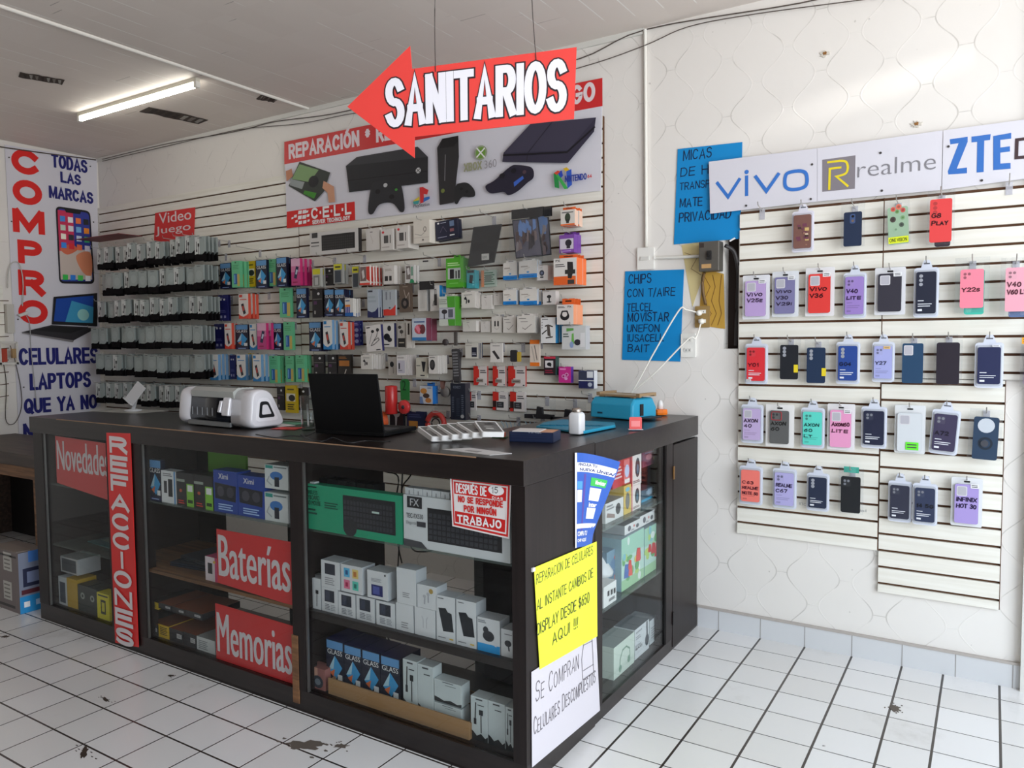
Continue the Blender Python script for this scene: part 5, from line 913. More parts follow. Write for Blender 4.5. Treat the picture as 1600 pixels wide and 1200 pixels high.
# liquid dispenser
q = onT(896, 679); db = empty('liquid_dispenser', (q.x, q.y+.03, T)); tag(db, 'small square white dispenser bottle with metal cap on the mat', 'bottle')
sq = lambda r_, z: [(a, b, z) for a, b in rr(-r_, -r_, r_, r_, r_*.3, 3)]
g = G(); g.loft([sq(.023, 0), sq(.026, .005), sq(.026, .074), sq(.023, .082), sq(.018, .087)], C(218, 218, 220, rough=.35)); g.build('bottle_body', db)
g = G(); g.lathe([(.018, .086), (.019, .089), (.019, .101), (.015, .103), (.012, .101), (0, .1005)], C(170, 160, 150, metal=.8, rough=.25), 20); g.build('metal_cap', db)
# turquoise laminator
A = onT(921, 651); B_ = onT(993, 657); yw = math.atan2(B_.y-A.y, B_.x-A.x); L2 = (B_-A).length*.93
tm = empty('turquoise_machine', (A.x, A.y, T)); tm.rotation_euler = (0, 0, yw); tag(tm, 'turquoise tabletop machine with wooden roller frame on top', 'machine')
TQ = C(40, 150, 186, rough=.35); dd = .20
sec = lambda x, k=0: [(x, 0+k, 0), (x, dd-k, 0), (x, dd-k, .05), (x, dd-.03-k, .098-k), (x, .03+k, .098-k), (x, .004+k, .07)]
g = G(); g.loft([sec(0, .006), sec(.012), sec(L2-.012), sec(L2, .006)], TQ, False); g.build('housing', tm, bevel=.006)
g = G(); g.box(L2-.001, .06, .015, L2+.004, .085, .07, C(30, 26, 30)); g.build('side_slot', tm)
g = G(); g.slabz([(L2+.001, .02), (L2+.06, .05), (L2+.055, .16), (L2+.001, .15)], .004, .010, C(34, 34, 38)); g.build('side_tray', tm)
g = G(); WD = C(150, 124, 92, rough=.5); g.box(.02, .03, .104, L2+.02, .045, .112, WD); g.box(.02, .15, .104, L2+.02, .165, .112, WD); g.box(.02, .03, .110, .04, .165, .122, WD); g.box(L2, .03, .110, L2+.02, .165, .122, WD); g.box(.04, .05, .106, L2, .145, .111, C(176, 160, 130)); g.box(.03, .04, .096, .05, .06, .106, WD); g.box(L2-.04, .04, .096, L2-.02, .06, .106, WD); g.build('roller_frame', tm)
g = G(); P = rr(-.008, -.004, .008, .004, .002); g.box(.05, -.001, .02, .08, .001, .028, C(20, 60, 80)); g.build('logo_mark', tm)
# red acrylic sign, orange dispenser
q = onT(993, 671); g = G(); g.prism(rr(-.026, 0, .026, .052, .006), -.002, .002, C(214, 84, 84, rough=.2)); g.rect(-.018, .012, .018, .036, -.0025, C(226, 130, 130)); g.box(-.03, -.02, 0, .03, .02, .002, C(200, 180, 186)); tag(g.build('acrylic_sign', loc=(q.x, q.y, T), rot=(0, 0, .5)), 'tiny red acrylic sign standing in front of turquoise machine', 'sign')
q = onT(1034, 647); od = empty('adhesive_dispenser', (q.x, q.y-.02, T)); tag(od, 'small orange and white dispenser beside the turquoise machine', 'dispenser')
g = G(); g.lathe([(0, 0), (.036, 0), (.038, .01), (.036, .026), (0, .03)], C(236, 120, 30, rough=.35), 8, smooth=False); g.build('orange_base', od); g = G(); g.lathe([(0, .028), (.014, .028), (.014, .055), (.008, .07), (0, .072)], C(226, 224, 222, rough=.3), 12); g.build('white_top', od)

# ------------------------------------------------------------ far left: desk, box, gadgets
dk = empty('side_desk', (-5.2, 2.62, 0)); tag(dk, 'dark brown desk behind the left end of the counter', 'desk')
def dpart(nm, x0, y0, z0, x1, y1, z1, m): g = G(); g.box(x0+5.2, y0-2.62, z0, x1+5.2, y1-2.62, z1, m); g.build(nm, dk)
DB = wood_mat('dull_brown_desk', (62, 50, 44), (84, 68, 58), 'X', .5); dpart('desk_top', LW+.01, 2.40, .67, -4.50, 2.95, .75, DB); dpart('desk_edge', LW+.01, 2.395, .60, -4.50, 2.41, .67, BROWNWOOD)
dpart('end_panel', LW+.02, 2.42, 0, LW+.05, 2.93, .67, DB); dpart('end_panel', -4.54, 2.42, 0, -4.51, 2.93, .67, DB); dpart('back_panel', LW+.05, 2.88, 0, -4.54, 2.9, .67, C(22, 18, 18)); dpart('desk_leg', -5.08, 2.42, 0, -5.0, 2.46, .6, BROWNWOOD)
a = onto(32, 960, 2, 0); pb = empty('printer_carton', (a.x, a.y, 0)); tag(pb, 'grey and blue printer carton on the floor left of the counter', 'carton')
h = onto(26, 865, 1, a.y).z-.0; pbw = .30
g = G(); g.box(-.32, 0, 0, 0, .14, h, C(122, 112, 110, rough=.6), dict(right=C(126, 132, 150), top=C(110, 100, 96)))
for x, z, w, hh in ((-.16, .22, .09, .1), (-.17, .06, .09, .1)):
    g.rect(x, z, x+w, z+hh, -.001, C(186, 184, 176)); 
    for k in range(4): g.rect(x+.01, z+.012+k*.022, x+w*.8, z+.020+k*.022, -.0014, C(120, 116, 110))
g.rect(-.3, .02, -.05, .035, -.001, C(60, 56, 56)); g.rect(-.3, h-.03, -.02, h-.02, -.001, C(60, 56, 56))
def sf(y0, z0, y1, z1, m, e): g.face([(e, y0, z0), (e, y1, z0), (e, y1, z1), (e, y0, z1)], m)
sf(0.0, 0, .14, .09, C(40, 140, 200), .001); sf(.02, .14, .13, .24, C(40, 44, 70), .001); sf(.04, .16, .11, .22, C(120, 130, 160), .0015); sf(.01, .10, .13, .125, C(90, 40, 50), .001); sf(.05, .27, .13, .33, C(70, 120, 190), .001); sf(.02, .03, .05, .06, WHT, .0015); sf(.08, .03, .11, .06, C(170, 200, 230), .0015)
g.build('carton_body', pb)
g = G(); g.slabz([(-.30, -.01), (-.02, 0), (-.01, .07), (-.28, .08)], h, h+.006, C(120, 108, 100)); g.build('carton_flap', pb)
# gadgets on the left wall
XL = LW+.02
s = Sheet('X', LW, [(-40, 440), (3, 446), (12, 640), (-40, 660)], SLAT, .012, 0)
for k in range(9): s.line([(-40, 470+k*19.5), (12, 470+k*18.5)], .006, GROOVE)
s.done('slatwall_panel', 'narrow white slatwall panel at the far left wall edge', 'slatwall panel')
g = G(); a = onto(11, 500, 0, LW); g.box(0, -.02, 0, .05, .03, .22, C(196, 192, 184)); tag(g.build('cable_trunking', loc=(LW, a.y, a.z-.1)), 'short white vertical trunking box left of the banner', 'trunking')
fr = empty('white_frame', (XL+.1, onto(-2, 560, 0, XL+.1).y, onto(0, 570, 0, XL+.1).z)); tag(fr, 'white plastic frame device hanging at the far left edge', 'device')
g = G(); 
def fb(y0, z0, y1, z1, x0=0, x1=.02): g.box(x0, y0, z0, x1, y1, z1, C(206, 202, 196, rough=.4))
fb(0, .0, .13, .016); fb(.01, .16, .12, .175); fb(.115, 0, .13, .17); fb(.0, 0, .012, .17); g.build('frame', fr); g = G(); g.box(-.01, .01, .02, .0, .06, .12, C(170, 60, 40)); g.build('red_panel', fr); g = G(); g.box(.0, .085, .05, .026, .112, .12, C(160, 130, 90)); g.build('side_clip', fr)
def lw_(px, py, off=.03): return onto(px, py, 0, LW+off)
cable('hanging_cable', [lw_(35, 478, .03), lw_(36, 440, .035), lw_(30, 412, .04), lw_(19, 411, .04), lw_(13, 425, .04), lw_(12, 450, .035)], .004, C(190, 188, 184), 'white cable looped over the tall purchase banner', 'cable')
cable('hanging_cable', [lw_(38, 488), lw_(46, 505), lw_(48, 540), lw_(52, 580), lw_(58, 640)], .003, C(170, 168, 170), 'thin pale cord hanging down across the tall banner', 'cable')
cable('hanging_cable', [lw_(16, 540), lw_(25, 570), lw_(33, 610), lw_(33, 640), lw_(22, 662), lw_(9, 655), lw_(10, 600), lw_(4, 560)], .003, C(66, 56, 50), 'dark cable loop hanging below the white frame', 'cable')
g = G(); a = lw_(33, 486, .045); g.loft([[(-.012, -.03, -.03), (.012, -.03, -.03), (.012, -.01, -.045), (-.012, -.01, -.045)], [(-.01, .045, .0), (.01, .045, .0), (.01, .055, -.02), (-.01, .055, -.02)]], C(210, 208, 204), False); tag(g.build('cable_connector', loc=a), 'white cable connector hanging over the red letter O', 'connector')

# cables hanging behind the counter, seen through the open back
for k, (pts, lb) in enumerate((([(600, 735), (622, 745), (618, 790), (622, 850), (628, 880)], 'black cable hanging behind the right bay, left one'), ([(655, 722), (640, 745), (628, 770), (640, 850), (662, 862), (690, 855)], 'black cable looping behind the right bay, right one'), ([(622, 880), (618, 920), (616, 960), (604, 990), (622, 1020)], 'black cable hanging low behind the right bay'))):
    cable('hanging_cable', [onto(pts[0][0]+4*k, 712, 1, FB+.004)]+[onto(x, y, 1, 2.60+.03*k) for x, y in pts], .0035, C(24, 22, 22), lb)
# ------------------------------------------------------------ hooks
STEEL = C(190, 186, 180, metal=.5, rough=.35)
def hook_proto(L):
    e = empty('display_hook', (0, 0, -10)); g = G(); g.tube([(0, .006, -.006), (0, -.012, 0), (0, -L*.5, .004), (0, -L, .010), (0, -L-.006, .026)], .0022, STEEL, 5); g.build('wire', e)
    g = G(); g.box(-.012, -.004, -.045, .012, -.001, .006, CLEARP); g.build('back_plate', e); return e
_hk = {}; HOOKN = 0
def hook(x, z, L, label, group=None, yb=DW-.019):
    k = round(L, 2)
    if k not in _hk: _hk[k] = hook_proto(k); o = _hk[k]
    else: o = dup(_hk[k])
    o.location = (x, yb, z); return tag(o, label, 'display hook', group)
def hung(name, cat, look, where, geo, px, off, n, dy, behind, group, hooklabel, rz=0, parts=None, hookg=None, ry=0, nohook=False):
    """geo(w, h) -> G with origin top centre back; px is the front face of the foremost one"""
    x0, y0, x1, y1 = px; a = wl(x0, (y0+y1)/2, off); b = wl(x1, (y0+y1)/2, off); t = wl((x0+x1)/2, y0, off); bo = wl((x0+x1)/2, y1, off); w = b.x-a.x; h = t.z-bo.z
    g, d = geo(w, h); base = g.build(name, fixn=False); xc = (a.x+b.x)/2; rnd = random.Random(int(x0*7+y0))
    out = []
    for i in range(n):
        o = base if i == 0 else base.copy()
        if i: COL.objects.link(o)
        o.location = (xc+(rnd.uniform(-.004, .004) if i else 0), DW-off+d+i*dy, t.z+(rnd.uniform(-.003, .003) if i else 0)); o.rotation_euler = (0, ry, rz+(rnd.uniform(-.04, .04) if i else 0))
        tag(o, f'{look} {where}' if i == 0 else behind, cat, group if n > 1 else None)
        out.append(o)
    if not nohook: hook(xc, t.z-.006, off+.02, hooklabel, hookg)
    return out
def boxgeo(d, base, prints, side=None, tab=None, top=None):
    def f(w, h):
        th = tab[0]*h if tab else 0; g = pack_geo(w, h-th, d, base, prints, side, (th, tab[1], tab[2]) if tab else None, top); g.move(0, Matrix.Translation((0, 0, -h))); return g, d
    return f
# ------------------------------------------------------------ grey cable packs, left block
def cable_pack(w, h, kind):
    d = .012; g = G(); fr = h*.74
    g.box(-w/2, -d, -fr, w/2, 0, 0, C(140, 148, 146, rough=.35), dict(front=C(150, 160, 158, rough=.3)))
    g.rect(-w*.2, -h*.07, w*.2, -h*.05, -d-.0004, C(60, 60, 62))
    if kind == 0:
        g.rect(-w*.5, -fr, -w*.02, 0, -d-.0003, C(200, 204, 202, rough=.3)); g.rect(-w*.34, -h*.62, -w*.28, -h*.2, -d-.0006, BLK); g.rect(-w*.16, -fr, -w*.1, -h*.36, -d-.0006, BLK); g.rect(-w*.2, -h*.42, -w*.04, -h*.28, -d-.0006, BLK); g.rect(-w*.37, -h*.64, -w*.25, -h*.54, -d-.0006, BLK)
    else: g.poly(ell(0, -h*.42, w*.34, h*.2, 12), -d-.0004, C(160, 170, 168, rough=.3))
    B = C(18, 16, 18, rough=.9, spec=.1); P = [(-w/2, -h), (w/2, -h), (w/2, -h*.64), (w*.38, -h*.70), (w*.1, -h*.80), (-w*.1, -h*.74), (-w*.3, -h*.72), (-w/2, -h*.76)]
    g.prism(P, -d-.001, .0, B); return g
rows = [(147, 388, 304, 369, 'top'), (152, 431, 303, 412, 'second'), (152, 471, 308, 462, 'third'), (142, 514, 300, 506, 'fourth'), (150, 556, 304, 553, 'fifth'), (150, 600, 305, 600, 'lowest')]
ORD = ['first', 'second', 'third', 'fourth', 'fifth', 'sixth', 'seventh', 'eighth', 'ninth', 'tenth', 'eleventh', 'last']
OFFC = .27
a = wl(150, 400, OFFC); b = wl(161.5, 400, OFFC); PW = b.x-a.x; PHh = wl(150, 388, OFFC).z-wl(150, 421, OFFC).z
protos = [cable_pack(PW, PHh, k).build('cable_pack', loc=(0, 0, -10)) for k in (0, 1)]; used = [False, False]
rnd = random.Random(4)
for ri, (xa, ya, xb, yb, rn) in enumerate(rows):
    xw0 = wl(xa, ya, OFFC).x+PW/2; xw1 = wl(xb, yb, OFFC).x+PW/2; zt = [wl(xa, ya, OFFC).z, wl(xb, yb, OFFC).z]; zt = sum(zt)/2
    for hi in range(12):
        x = xw0+(xw1-xw0)*hi/11+(rnd.uniform(-.012, .012) if 0 < hi < 11 else 0); dz = rnd.choice([0, 0, .006, -.008])
        ka = 0 if (ri in (0, 5) or rnd.random() < .4) and ri not in (3, 4) else (0 if rnd.random() < .12 else 1)
        of = OFFC-rnd.choice([0, 0, .02, .04]) if hi < 11 else OFFC
        for di in range(4):
            k = ka if di == 0 else rnd.choice([0, 1])
            o = protos[k] if not used[k] else protos[k].copy()
            if used[k]: COL.objects.link(o)
            used[k] = True
            o.location = (x+rnd.uniform(-.003, .003)*di, DW-of+.013+di*.034, zt+dz+rnd.uniform(-.003, .003)); o.rotation_euler = (0, 0, rnd.uniform(-.07, .07)+.03)
            tag(o, (f'grey cable pack at the front of the {ORD[hi]} hook, {rn} row of cable packs' if di == 0 else f'grey cable pack behind the front one on the {ORD[hi]} hook, {rn} row'), 'cable pack', 'grey cable packs on the left slatwall' if di == 0 else f'grey cable packs behind the front one, {rn} row, {ORD[hi]} hook')
        hook(x, zt+dz-.008, .30, f'wire hook carrying the {ORD[hi]} stack in the {rn} row of cable packs', 'hooks of the cable packs')
g = G(); g.box(0, -.20, 0, .62, 0, .004, C(128, 58, 62, rough=.5)); q = wl(150, 392, .0); tag(g.build('price_strip', loc=(LW+.03, DW-.03, wl(180, 372, .1).z)), 'dull red plastic strip above the first cable packs in the corner', 'strip')

# ------------------------------------------------------------ mixed merchandise, middle slatwall
GLB = ('screen_protector_pack', 'pack')
CRM = (214, 208, 202)
def T_glass(): return (*GLB, boxgeo(.022, (24, 28, 50), GLP, (22, 24, 52)), .03)
def phone_print(bot): return [('p', [(0, 0), (1, 0), (1, .2), (.8, .14), (.5, .08), (.2, .12), (0, .2)], bot), ('p', [(.25, .58), (.5, .62), (.74, .22), (.5, .16)], (44, 40, 48)), ('p', [(.36, .5), (.5, .52), (.6, .34), (.45, .3)], (196, 70, 60)), ('r', .08, .86, .4, .96, bot), ('l', .15, .74, .85, .8, 1, bot)]
TYPES = dict(
 glass=T_glass(),
 green=(*GLB, boxgeo(.024, (104, 190, 140), [('r', .25, .12, .66, .52, (30, 90, 160)), ('r', .32, .16, .42, .48, (120, 180, 220)), ('r', .66, .04, .95, .5, (196, 176, 90)), ('l', .15, .68, .85, .86, 3, (80, 160, 110)), ('e', .5, .94, .1, .02, (20, 40, 30))], (96, 176, 130)), .034),
 yellow=('phone_accessory_box', 'box', boxgeo(.02, (206, 176, 20), [('r', .1, .42, .9, .7, (226, 220, 200)), ('e', .6, .54, .3, .12, (34, 34, 34)), ('l', .2, .1, .8, .34, 3, (70, 60, 10)), ('l', .2, .8, .8, .9, 1, (90, 80, 20))], (180, 150, 20)), .03),
 pink=(*GLB, boxgeo(.022, (190, 60, 124), [('r', 0, .72, 1, 1, (222, 170, 196)), ('r', 0, .5, 1, .72, (210, 120, 160)), ('p', [(.55, .72), (.85, .68), (.6, .24), (.3, .28)], (30, 34, 70)), ('p', [(.58, .6), (.76, .57), (.62, .4), (.46, .42)], (190, 200, 220)), ('l', .2, .08, .7, .16, 1, (150, 20, 70))], (190, 44, 104)), .04),
 bw=(*GLB, boxgeo(.022, (222, 220, 216), phone_print((30, 124, 186)), (110, 150, 186)), .034),
 rw=(*GLB, boxgeo(.022, (226, 216, 210), phone_print((214, 66, 46)), (206, 80, 60)), .034),
 navy=('accessory_card', 'card', boxgeo(.006, (34, 36, 100), [('e', .3, .82, .1, .04, W_), ('e', .65, .82, .1, .04, W_), ('l', .2, .3, .8, .42, 2, (90, 90, 150)), ('r', .2, .1, .4, .2, (180, 180, 210)), ('r', .6, .1, .8, .2, (160, 160, 200))]), .02),
 ybag=('phone_adapter_bag', 'pack', boxgeo(.02, (150, 150, 146), [('r', .05, .7, .95, .98, (206, 200, 40)), ('r', .15, .05, .85, .66, (60, 66, 74)), ('l', .2, .75, .8, .92, 1, (60, 60, 20))]), .03),
 ybag2=('phone_adapter_bag', 'pack', boxgeo(.02, (176, 176, 170), [('r', .05, .66, .95, .96, (206, 200, 40)), ('r', .15, .05, .85, .6, (120, 120, 116)), ('r', .3, .1, .7, .5, (180, 180, 176))]), .03),
 red5=('charger_box', 'box', boxgeo(.012, (222, 214, 206), [('r', .04, .2, .64, .94, (120, 100, 96)), ('p', [(.2, .7), (.4, .8), (.5, .4), (.3, .3)], (206, 200, 196)), ('r', .66, .3, .98, .94, (206, 60, 46)), ('r', 0, 0, 1, .1, (214, 60, 44)), ('p', [(.66, .3), (1, .14), (1, .4), (.8, .5)], (206, 50, 40))], (222, 206, 200)), .03),
 white2=('adapter_box', 'box', boxgeo(.03, CRM, [('r', .12, .18, .42, .44, (46, 42, 42)), ('r', .54, .18, .76, .44, (46, 42, 42)), ('l', .15, .7, .8, .84, 2, (170, 160, 150))]), .04),
 wgreen=('charger_box', 'box', boxgeo(.02, (212, 208, 204), [('r', .12, .2, .6, .94, (120, 110, 106)), ('p', [(.2, .8), (.46, .86), (.56, .5), (.3, .44)], (216, 212, 210)), ('r', .66, .4, .9, .9, (120, 160, 140)), ('p', [(.5, 0), (1, 0), (1, .1), (.8, .22), (.6, .2)], (40, 140, 90))]), .03),
 wplain=('adapter_box', 'box', boxgeo(.03, CRM, [('c', [(.35, .7), (.5, .4), (.45, .3)], .03, (190, 180, 172)), ('l', .3, .8, .5, .88, 1, (120, 110, 110))]), .04),
 wred=('charger_box', 'box', boxgeo(.05, CRM, [('e', .2, .86, .1, .06, (206, 60, 66)), ('r', .26, .34, .62, .70, (84, 80, 78)), ('c', [(.78, .7), (.78, .34)], .06, (60, 56, 56)), ('l', .1, .1, .7, .2, 1, (180, 170, 164))]), .052),
 wcable=('charger_box', 'box', boxgeo(.05, (220, 212, 200), [('r', .02, .24, .98, .26, (190, 180, 170)), ('e', .72, .6, .1, .12, (130, 120, 112)), ('e', .72, .6, .06, .08, (220, 212, 200)), ('c', [(.1, .42), (.5, .34), (.7, .46)], .03, (170, 162, 154)), ('e', .6, .14, .05, .04, (90, 84, 80))]), .055),
 navybox=('camera_box', 'box', boxgeo(.02, (38, 40, 60), [('e', .14, .9, .05, .05, W_), ('l', .24, .86, .5, .92, 1, (190, 190, 210)), ('c', [(.2, .4), (.35, .7), (.5, .4)], .02, (100, 90, 110)), ('r', .66, .64, .86, .92, (110, 130, 160)), ('r', .66, .36, .84, .52, (140, 90, 96)), ('l', .08, .12, .5, .18, 1, (170, 170, 190)), ('l', .64, .12, .86, .24, 1, W_)]), .025),
 greenbox=('charging_kit_box', 'box', boxgeo(.03, (84, 172, 44), [('r', .1, .28, .84, .66, (190, 196, 190)), ('r', .22, .30, .46, .62, (40, 36, 40)), ('r', .55, .3, .62, .56, K_), ('r', .7, .3, .8, .58, K_), ('l', .1, .72, .8, .86, 2, (190, 230, 160)), ('l', .2, .1, .7, .18, 1, (120, 200, 90))], (60, 140, 34), (.10, .4, (84, 172, 44))), .034),
 teal=('adapter_box', 'box', boxgeo(.02, (70, 160, 170), [('r', .1, .84, .9, .98, (40, 40, 44)), ('p', [(.4, .74), (.8, .7), (.7, .24), (.3, .3)], K_), ('l', .7, .1, .95, .4, 2, (120, 200, 210))]), .025),
 greenstripe=('adapter_card', 'card', boxgeo(.01, (176, 190, 178), [('l', .1, .1, .9, .9, 6, (80, 120, 96)), ('r', .25, .3, .7, .7, (120, 130, 120)), ('p', [(.0, 0), (.2, 0), (.2, 1), (0, 1)], (214, 140, 100))]), .02),
 wbus=('usb_adapter_pack', 'pack', boxgeo(.012, (222, 216, 208), [('r', 0, 0, 1, .24, (30, 130, 206)), ('l', .1, .6, .5, .76, 1, (170, 160, 150)), ('e', .5, .34, .08, .05, (50, 140, 200)), ('c', [(.3, .5), (.6, .62)], .04, (200, 190, 180)), ('l', .2, .06, .8, .14, 1, (20, 90, 160))], (190, 196, 204), (.12, .7, (224, 220, 214))), .018),
 wdot=('phone_mount_box', 'box', boxgeo(.04, (216, 210, 206), [('e', .45, .5, .22, .2, (40, 44, 66)), ('e', .45, .5, .1, .09, (110, 120, 150)), ('r', .3, .16, .6, .26, (60, 60, 66)), ('l', .2, .82, .5, .88, 1, (150, 140, 134))]), .042),
 wgad=('phone_mount_box', 'box', boxgeo(.04, (216, 210, 206), [('e', .5, .6, .18, .12, (50, 48, 46)), ('r', .46, .2, .56, .6, (50, 48, 46)), ('e', .5, .2, .2, .05, (50, 48, 46))]), .042),
 orangebox=('phone_mount_box', 'box', boxgeo(.04, (222, 216, 210), [('r', 0, 0, .96, .32, (232, 110, 50)), ('r', .0, .0, .58, .32, (228, 100, 44)), ('p', [(.6, .86), (.84, .84), (.86, .5), (.78, .22), (.62, .24)], (46, 44, 44)), ('r', .5, .4, .94, .56, (52, 50, 48)), ('l', .08, .66, .5, .8, 2, (80, 76, 76)), ('t', 'PX', .1, .86, .3, .96, (60, 56, 56)), ('r', .62, .02, .9, .18, (60, 60, 60))], (232, 110, 52), (.13, .8, (232, 104, 46))), .036),
 orange2=('speaker_box', 'box', boxgeo(.04, (222, 214, 208), [('e', .48, .42, .28, .22, (40, 38, 40)), ('e', .48, .52, .16, .14, (222, 214, 208)), ('c', [(.24, .42), (.34, .66), (.62, .66), (.72, .42)], .08, (40, 38, 40)), ('l', .08, .82, .5, .92, 2, (80, 76, 76)), ('t', 'PX', .66, .84, .9, .94, (60, 56, 56))], (230, 150, 110), (.24, .75, (232, 104, 46))), .036),
 orange3=('phone_mount_box', 'box', boxgeo(.02, (214, 208, 200), [('r', 0, 0, 1, .1, (232, 110, 50)), ('e', .5, .5, .2, .3, (60, 70, 56)), ('r', .4, .14, .6, .4, (50, 48, 46)), ('l', .1, .78, .9, .88, 1, (70, 66, 66))], (224, 190, 170), (.16, .9, (232, 104, 46))), .026),
 purple=('webcam_box', 'box', boxgeo(.04, (124, 76, 158), [('r', .04, .2, .96, .78, (206, 200, 210)), ('e', .62, .54, .22, .2, (46, 44, 50)), ('r', .5, .24, .74, .36, (46, 44, 50)), ('l', .1, .06, .8, .14, 1, (190, 160, 220))], (110, 60, 150), (.14, .8, (110, 60, 150))), .045),
 ear=('earphone_pack', 'pack', boxgeo(.012, (218, 212, 204), [('c', [(.3, .7), (.4, .5), (.36, .3)], .08, K_), ('e', .3, .6, .1, .08, K_), ('e', .55, .42, .07, .12, K_), ('l', .2, .8, .8, .86, 1, (90, 86, 84))], (196, 190, 184), (.1, .6, (224, 218, 212))), .016),
 bean=('earphone_pack', 'pack', boxgeo(.02, (220, 216, 210), [('e', .6, .78, .16, .12, K_), ('e', .4, .42, .26, .15, K_), ('e', .62, .3, .2, .1, K_), ('l', .06, .06, .6, .14, 1, (60, 60, 64))], (44, 44, 80)), .03),
 neck=('earphone_pack', 'pack', boxgeo(.02, (222, 216, 212), [('e', .45, .76, .1, .06, K_), ('e', .78, .8, .1, .07, K_), ('c', [(.42, .72), (.3, .5), (.2, .3)], .02, K_), ('c', [(.78, .74), (.7, .56), (.4, .32), (.3, .22), (.5, .26), (.85, .42), (.8, .5), (.5, .4)], .03, K_), ('r', .08, .9, .3, .94, K_), ('r', .62, .03, .9, .07, K_)], (40, 40, 90)), .03),
 dark=('headphone_card', 'card', boxgeo(.012, (100, 84, 72), [('e', .45, .32, .32, .2, (34, 30, 30)), ('e', .45, .32, .14, .1, (110, 96, 90)), ('c', [(.4, .8), (.55, .5), (.8, .7), (.85, .2)], .04, (190, 176, 164)), ('l', .3, .88, .7, .94, 1, (150, 136, 124))]), .02),
 redwave=('cable_pack', 'pack', boxgeo(.014, (176, 182, 186), [('p', [(.05, .0), (.98, 0), (1, .42), (.82, .3), (.6, .22), (.4, .26), (.05, .24)], (214, 56, 44)), ('c', [(.3, .9), (.3, .64)], .12, (130, 132, 140)), ('c', [(.6, .9), (.6, .64)], .08, (130, 132, 140)), ('e', .55, .3, .07, .03, (60, 80, 80))]), .02),
 nwave=('cable_pack', 'pack', boxgeo(.014, (176, 184, 192), [('p', [(0, 0), (1, 0), (1, .36), (.7, .22), (.4, .18), (0, .26)], (30, 34, 86)), ('r', .1, .9, .5, .96, (50, 50, 60)), ('l', .1, .5, .8, .8, 2, (160, 170, 178))], (150, 156, 166)), .022),
 multi=('cable_pack', 'pack', boxgeo(.012, (216, 212, 206), [('r', 0, 0, 1, .2, (24, 96, 170)), ('r', .06, .2, .2, .52, (50, 56, 150)), ('r', .26, .2, .4, .52, (50, 56, 150)), ('r', .46, .2, .6, .52, (50, 56, 150)), ('r', .04, .52, .64, .64, (220, 130, 40)), ('l', .1, .8, .6, .92, 1, (50, 90, 140))]), .018),
 blackc=('phone_accessory_card', 'card', boxgeo(.016, (34, 30, 32), [('r', .05, .64, .95, .66, (130, 126, 120)), ('e', .62, .84, .12, .05, W_), ('r', .15, .46, .45, .58, (90, 50, 90)), ('r', .2, .12, .32, .24, (180, 176, 172))]), .024),
 coins=('battery_card', 'card', boxgeo(.006, (44, 52, 120), [('e', .3, .18, .2, .08, (130, 150, 190)), ('e', .3, .42, .2, .08, (130, 150, 190)), ('e', .3, .64, .2, .08, (130, 150, 190)), ('e', .7, .18, .2, .08, (140, 160, 200)), ('e', .7, .42, .2, .08, (140, 160, 200)), ('e', .7, .64, .2, .08, (140, 160, 200)), ('l', .1, .82, .9, .94, 2, (160, 160, 210))]), .02),
 orangeblack=('earphone_pack', 'pack', boxgeo(.02, (40, 34, 30), [('r', .1, .5, .9, .74, (190, 120, 50)), ('l', .1, .8, .7, .92, 2, (170, 110, 50)), ('c', [(.5, .1), (.65, .35)], .06, (214, 206, 196))]), .03),
 mic=('earphone_pack', 'pack', boxgeo(.014, (214, 208, 200), [('e', .45, .6, .26, .16, K_), ('c', [(.6, .44), (.62, .1)], .05, (90, 86, 84))]), .02),
 usbc=('usb_memory_card', 'card', boxgeo(.006, (222, 216, 212), [('r', .1, .1, .9, .74, (196, 190, 200)), ('r', .2, .3, .36, .6, (40, 40, 44)), ('r', .2, .2, .6, .26, (140, 140, 146)), ('l', .1, .82, .8, .92, 1, (170, 160, 156))], (190, 180, 176)), .011),
 cone=('usb_adapter_pack', 'pack', boxgeo(.014, (206, 200, 184), [('p', [(.5, .82), (.9, .8), (.76, .3), (.64, .3)], K_), ('r', .4, .08, .8, .14, K_), ('l', .05, .56, .4, .64, 1, (90, 86, 80))]), .02),
 oval=('earphone_pack', 'pack', boxgeo(.012, (220, 214, 208), [('e', .4, .5, .3, .3, K_), ('e', .38, .52, .18, .2, (70, 66, 66)), ('l', .1, .86, .7, .94, 1, (120, 116, 112))], (200, 194, 188)), .014),
 batt=('battery_pack', 'pack', boxgeo(.008, (206, 202, 192), [('r', .48, .1, .86, .72, (34, 36, 52)), ('l', .52, .2, .82, .4, 2, (180, 180, 190)), ('l', .05, .8, .5, .88, 1, (160, 150, 144))], (60, 66, 90)), .016),
 pen=('usb_memory_card', 'card', boxgeo(.01, (220, 214, 208), [('p', [(.15, .56), (.35, .62), (.8, .2), (.6, .14)], (54, 50, 52)), ('l', .2, .82, .8, .88, 1, (90, 86, 84))]), .02),
 orangepen=('stylus_pack', 'pack', boxgeo(.012, (220, 204, 190), [('r', 0, 0, 1, .14, (232, 120, 40)), ('r', 0, .84, 1, 1, (232, 120, 40)), ('c', [(.2, .74), (.5, .2)], .08, (180, 170, 160)), ('c', [(.5, .78), (.76, .24)], .08, (120, 110, 106))]), .02),
 redblack=('camera_box', 'box', boxgeo(.04, (50, 36, 42), [('r', .1, .4, .8, .78, (222, 216, 216)), ('e', .46, .58, .2, .1, K_), ('r', .5, .46, .64, .56, K_), ('r', 0, .88, 1, 1, (206, 60, 80)), ('l', .1, .08, .8, .3, 2, (140, 40, 60))], (40, 70, 66)), .05),
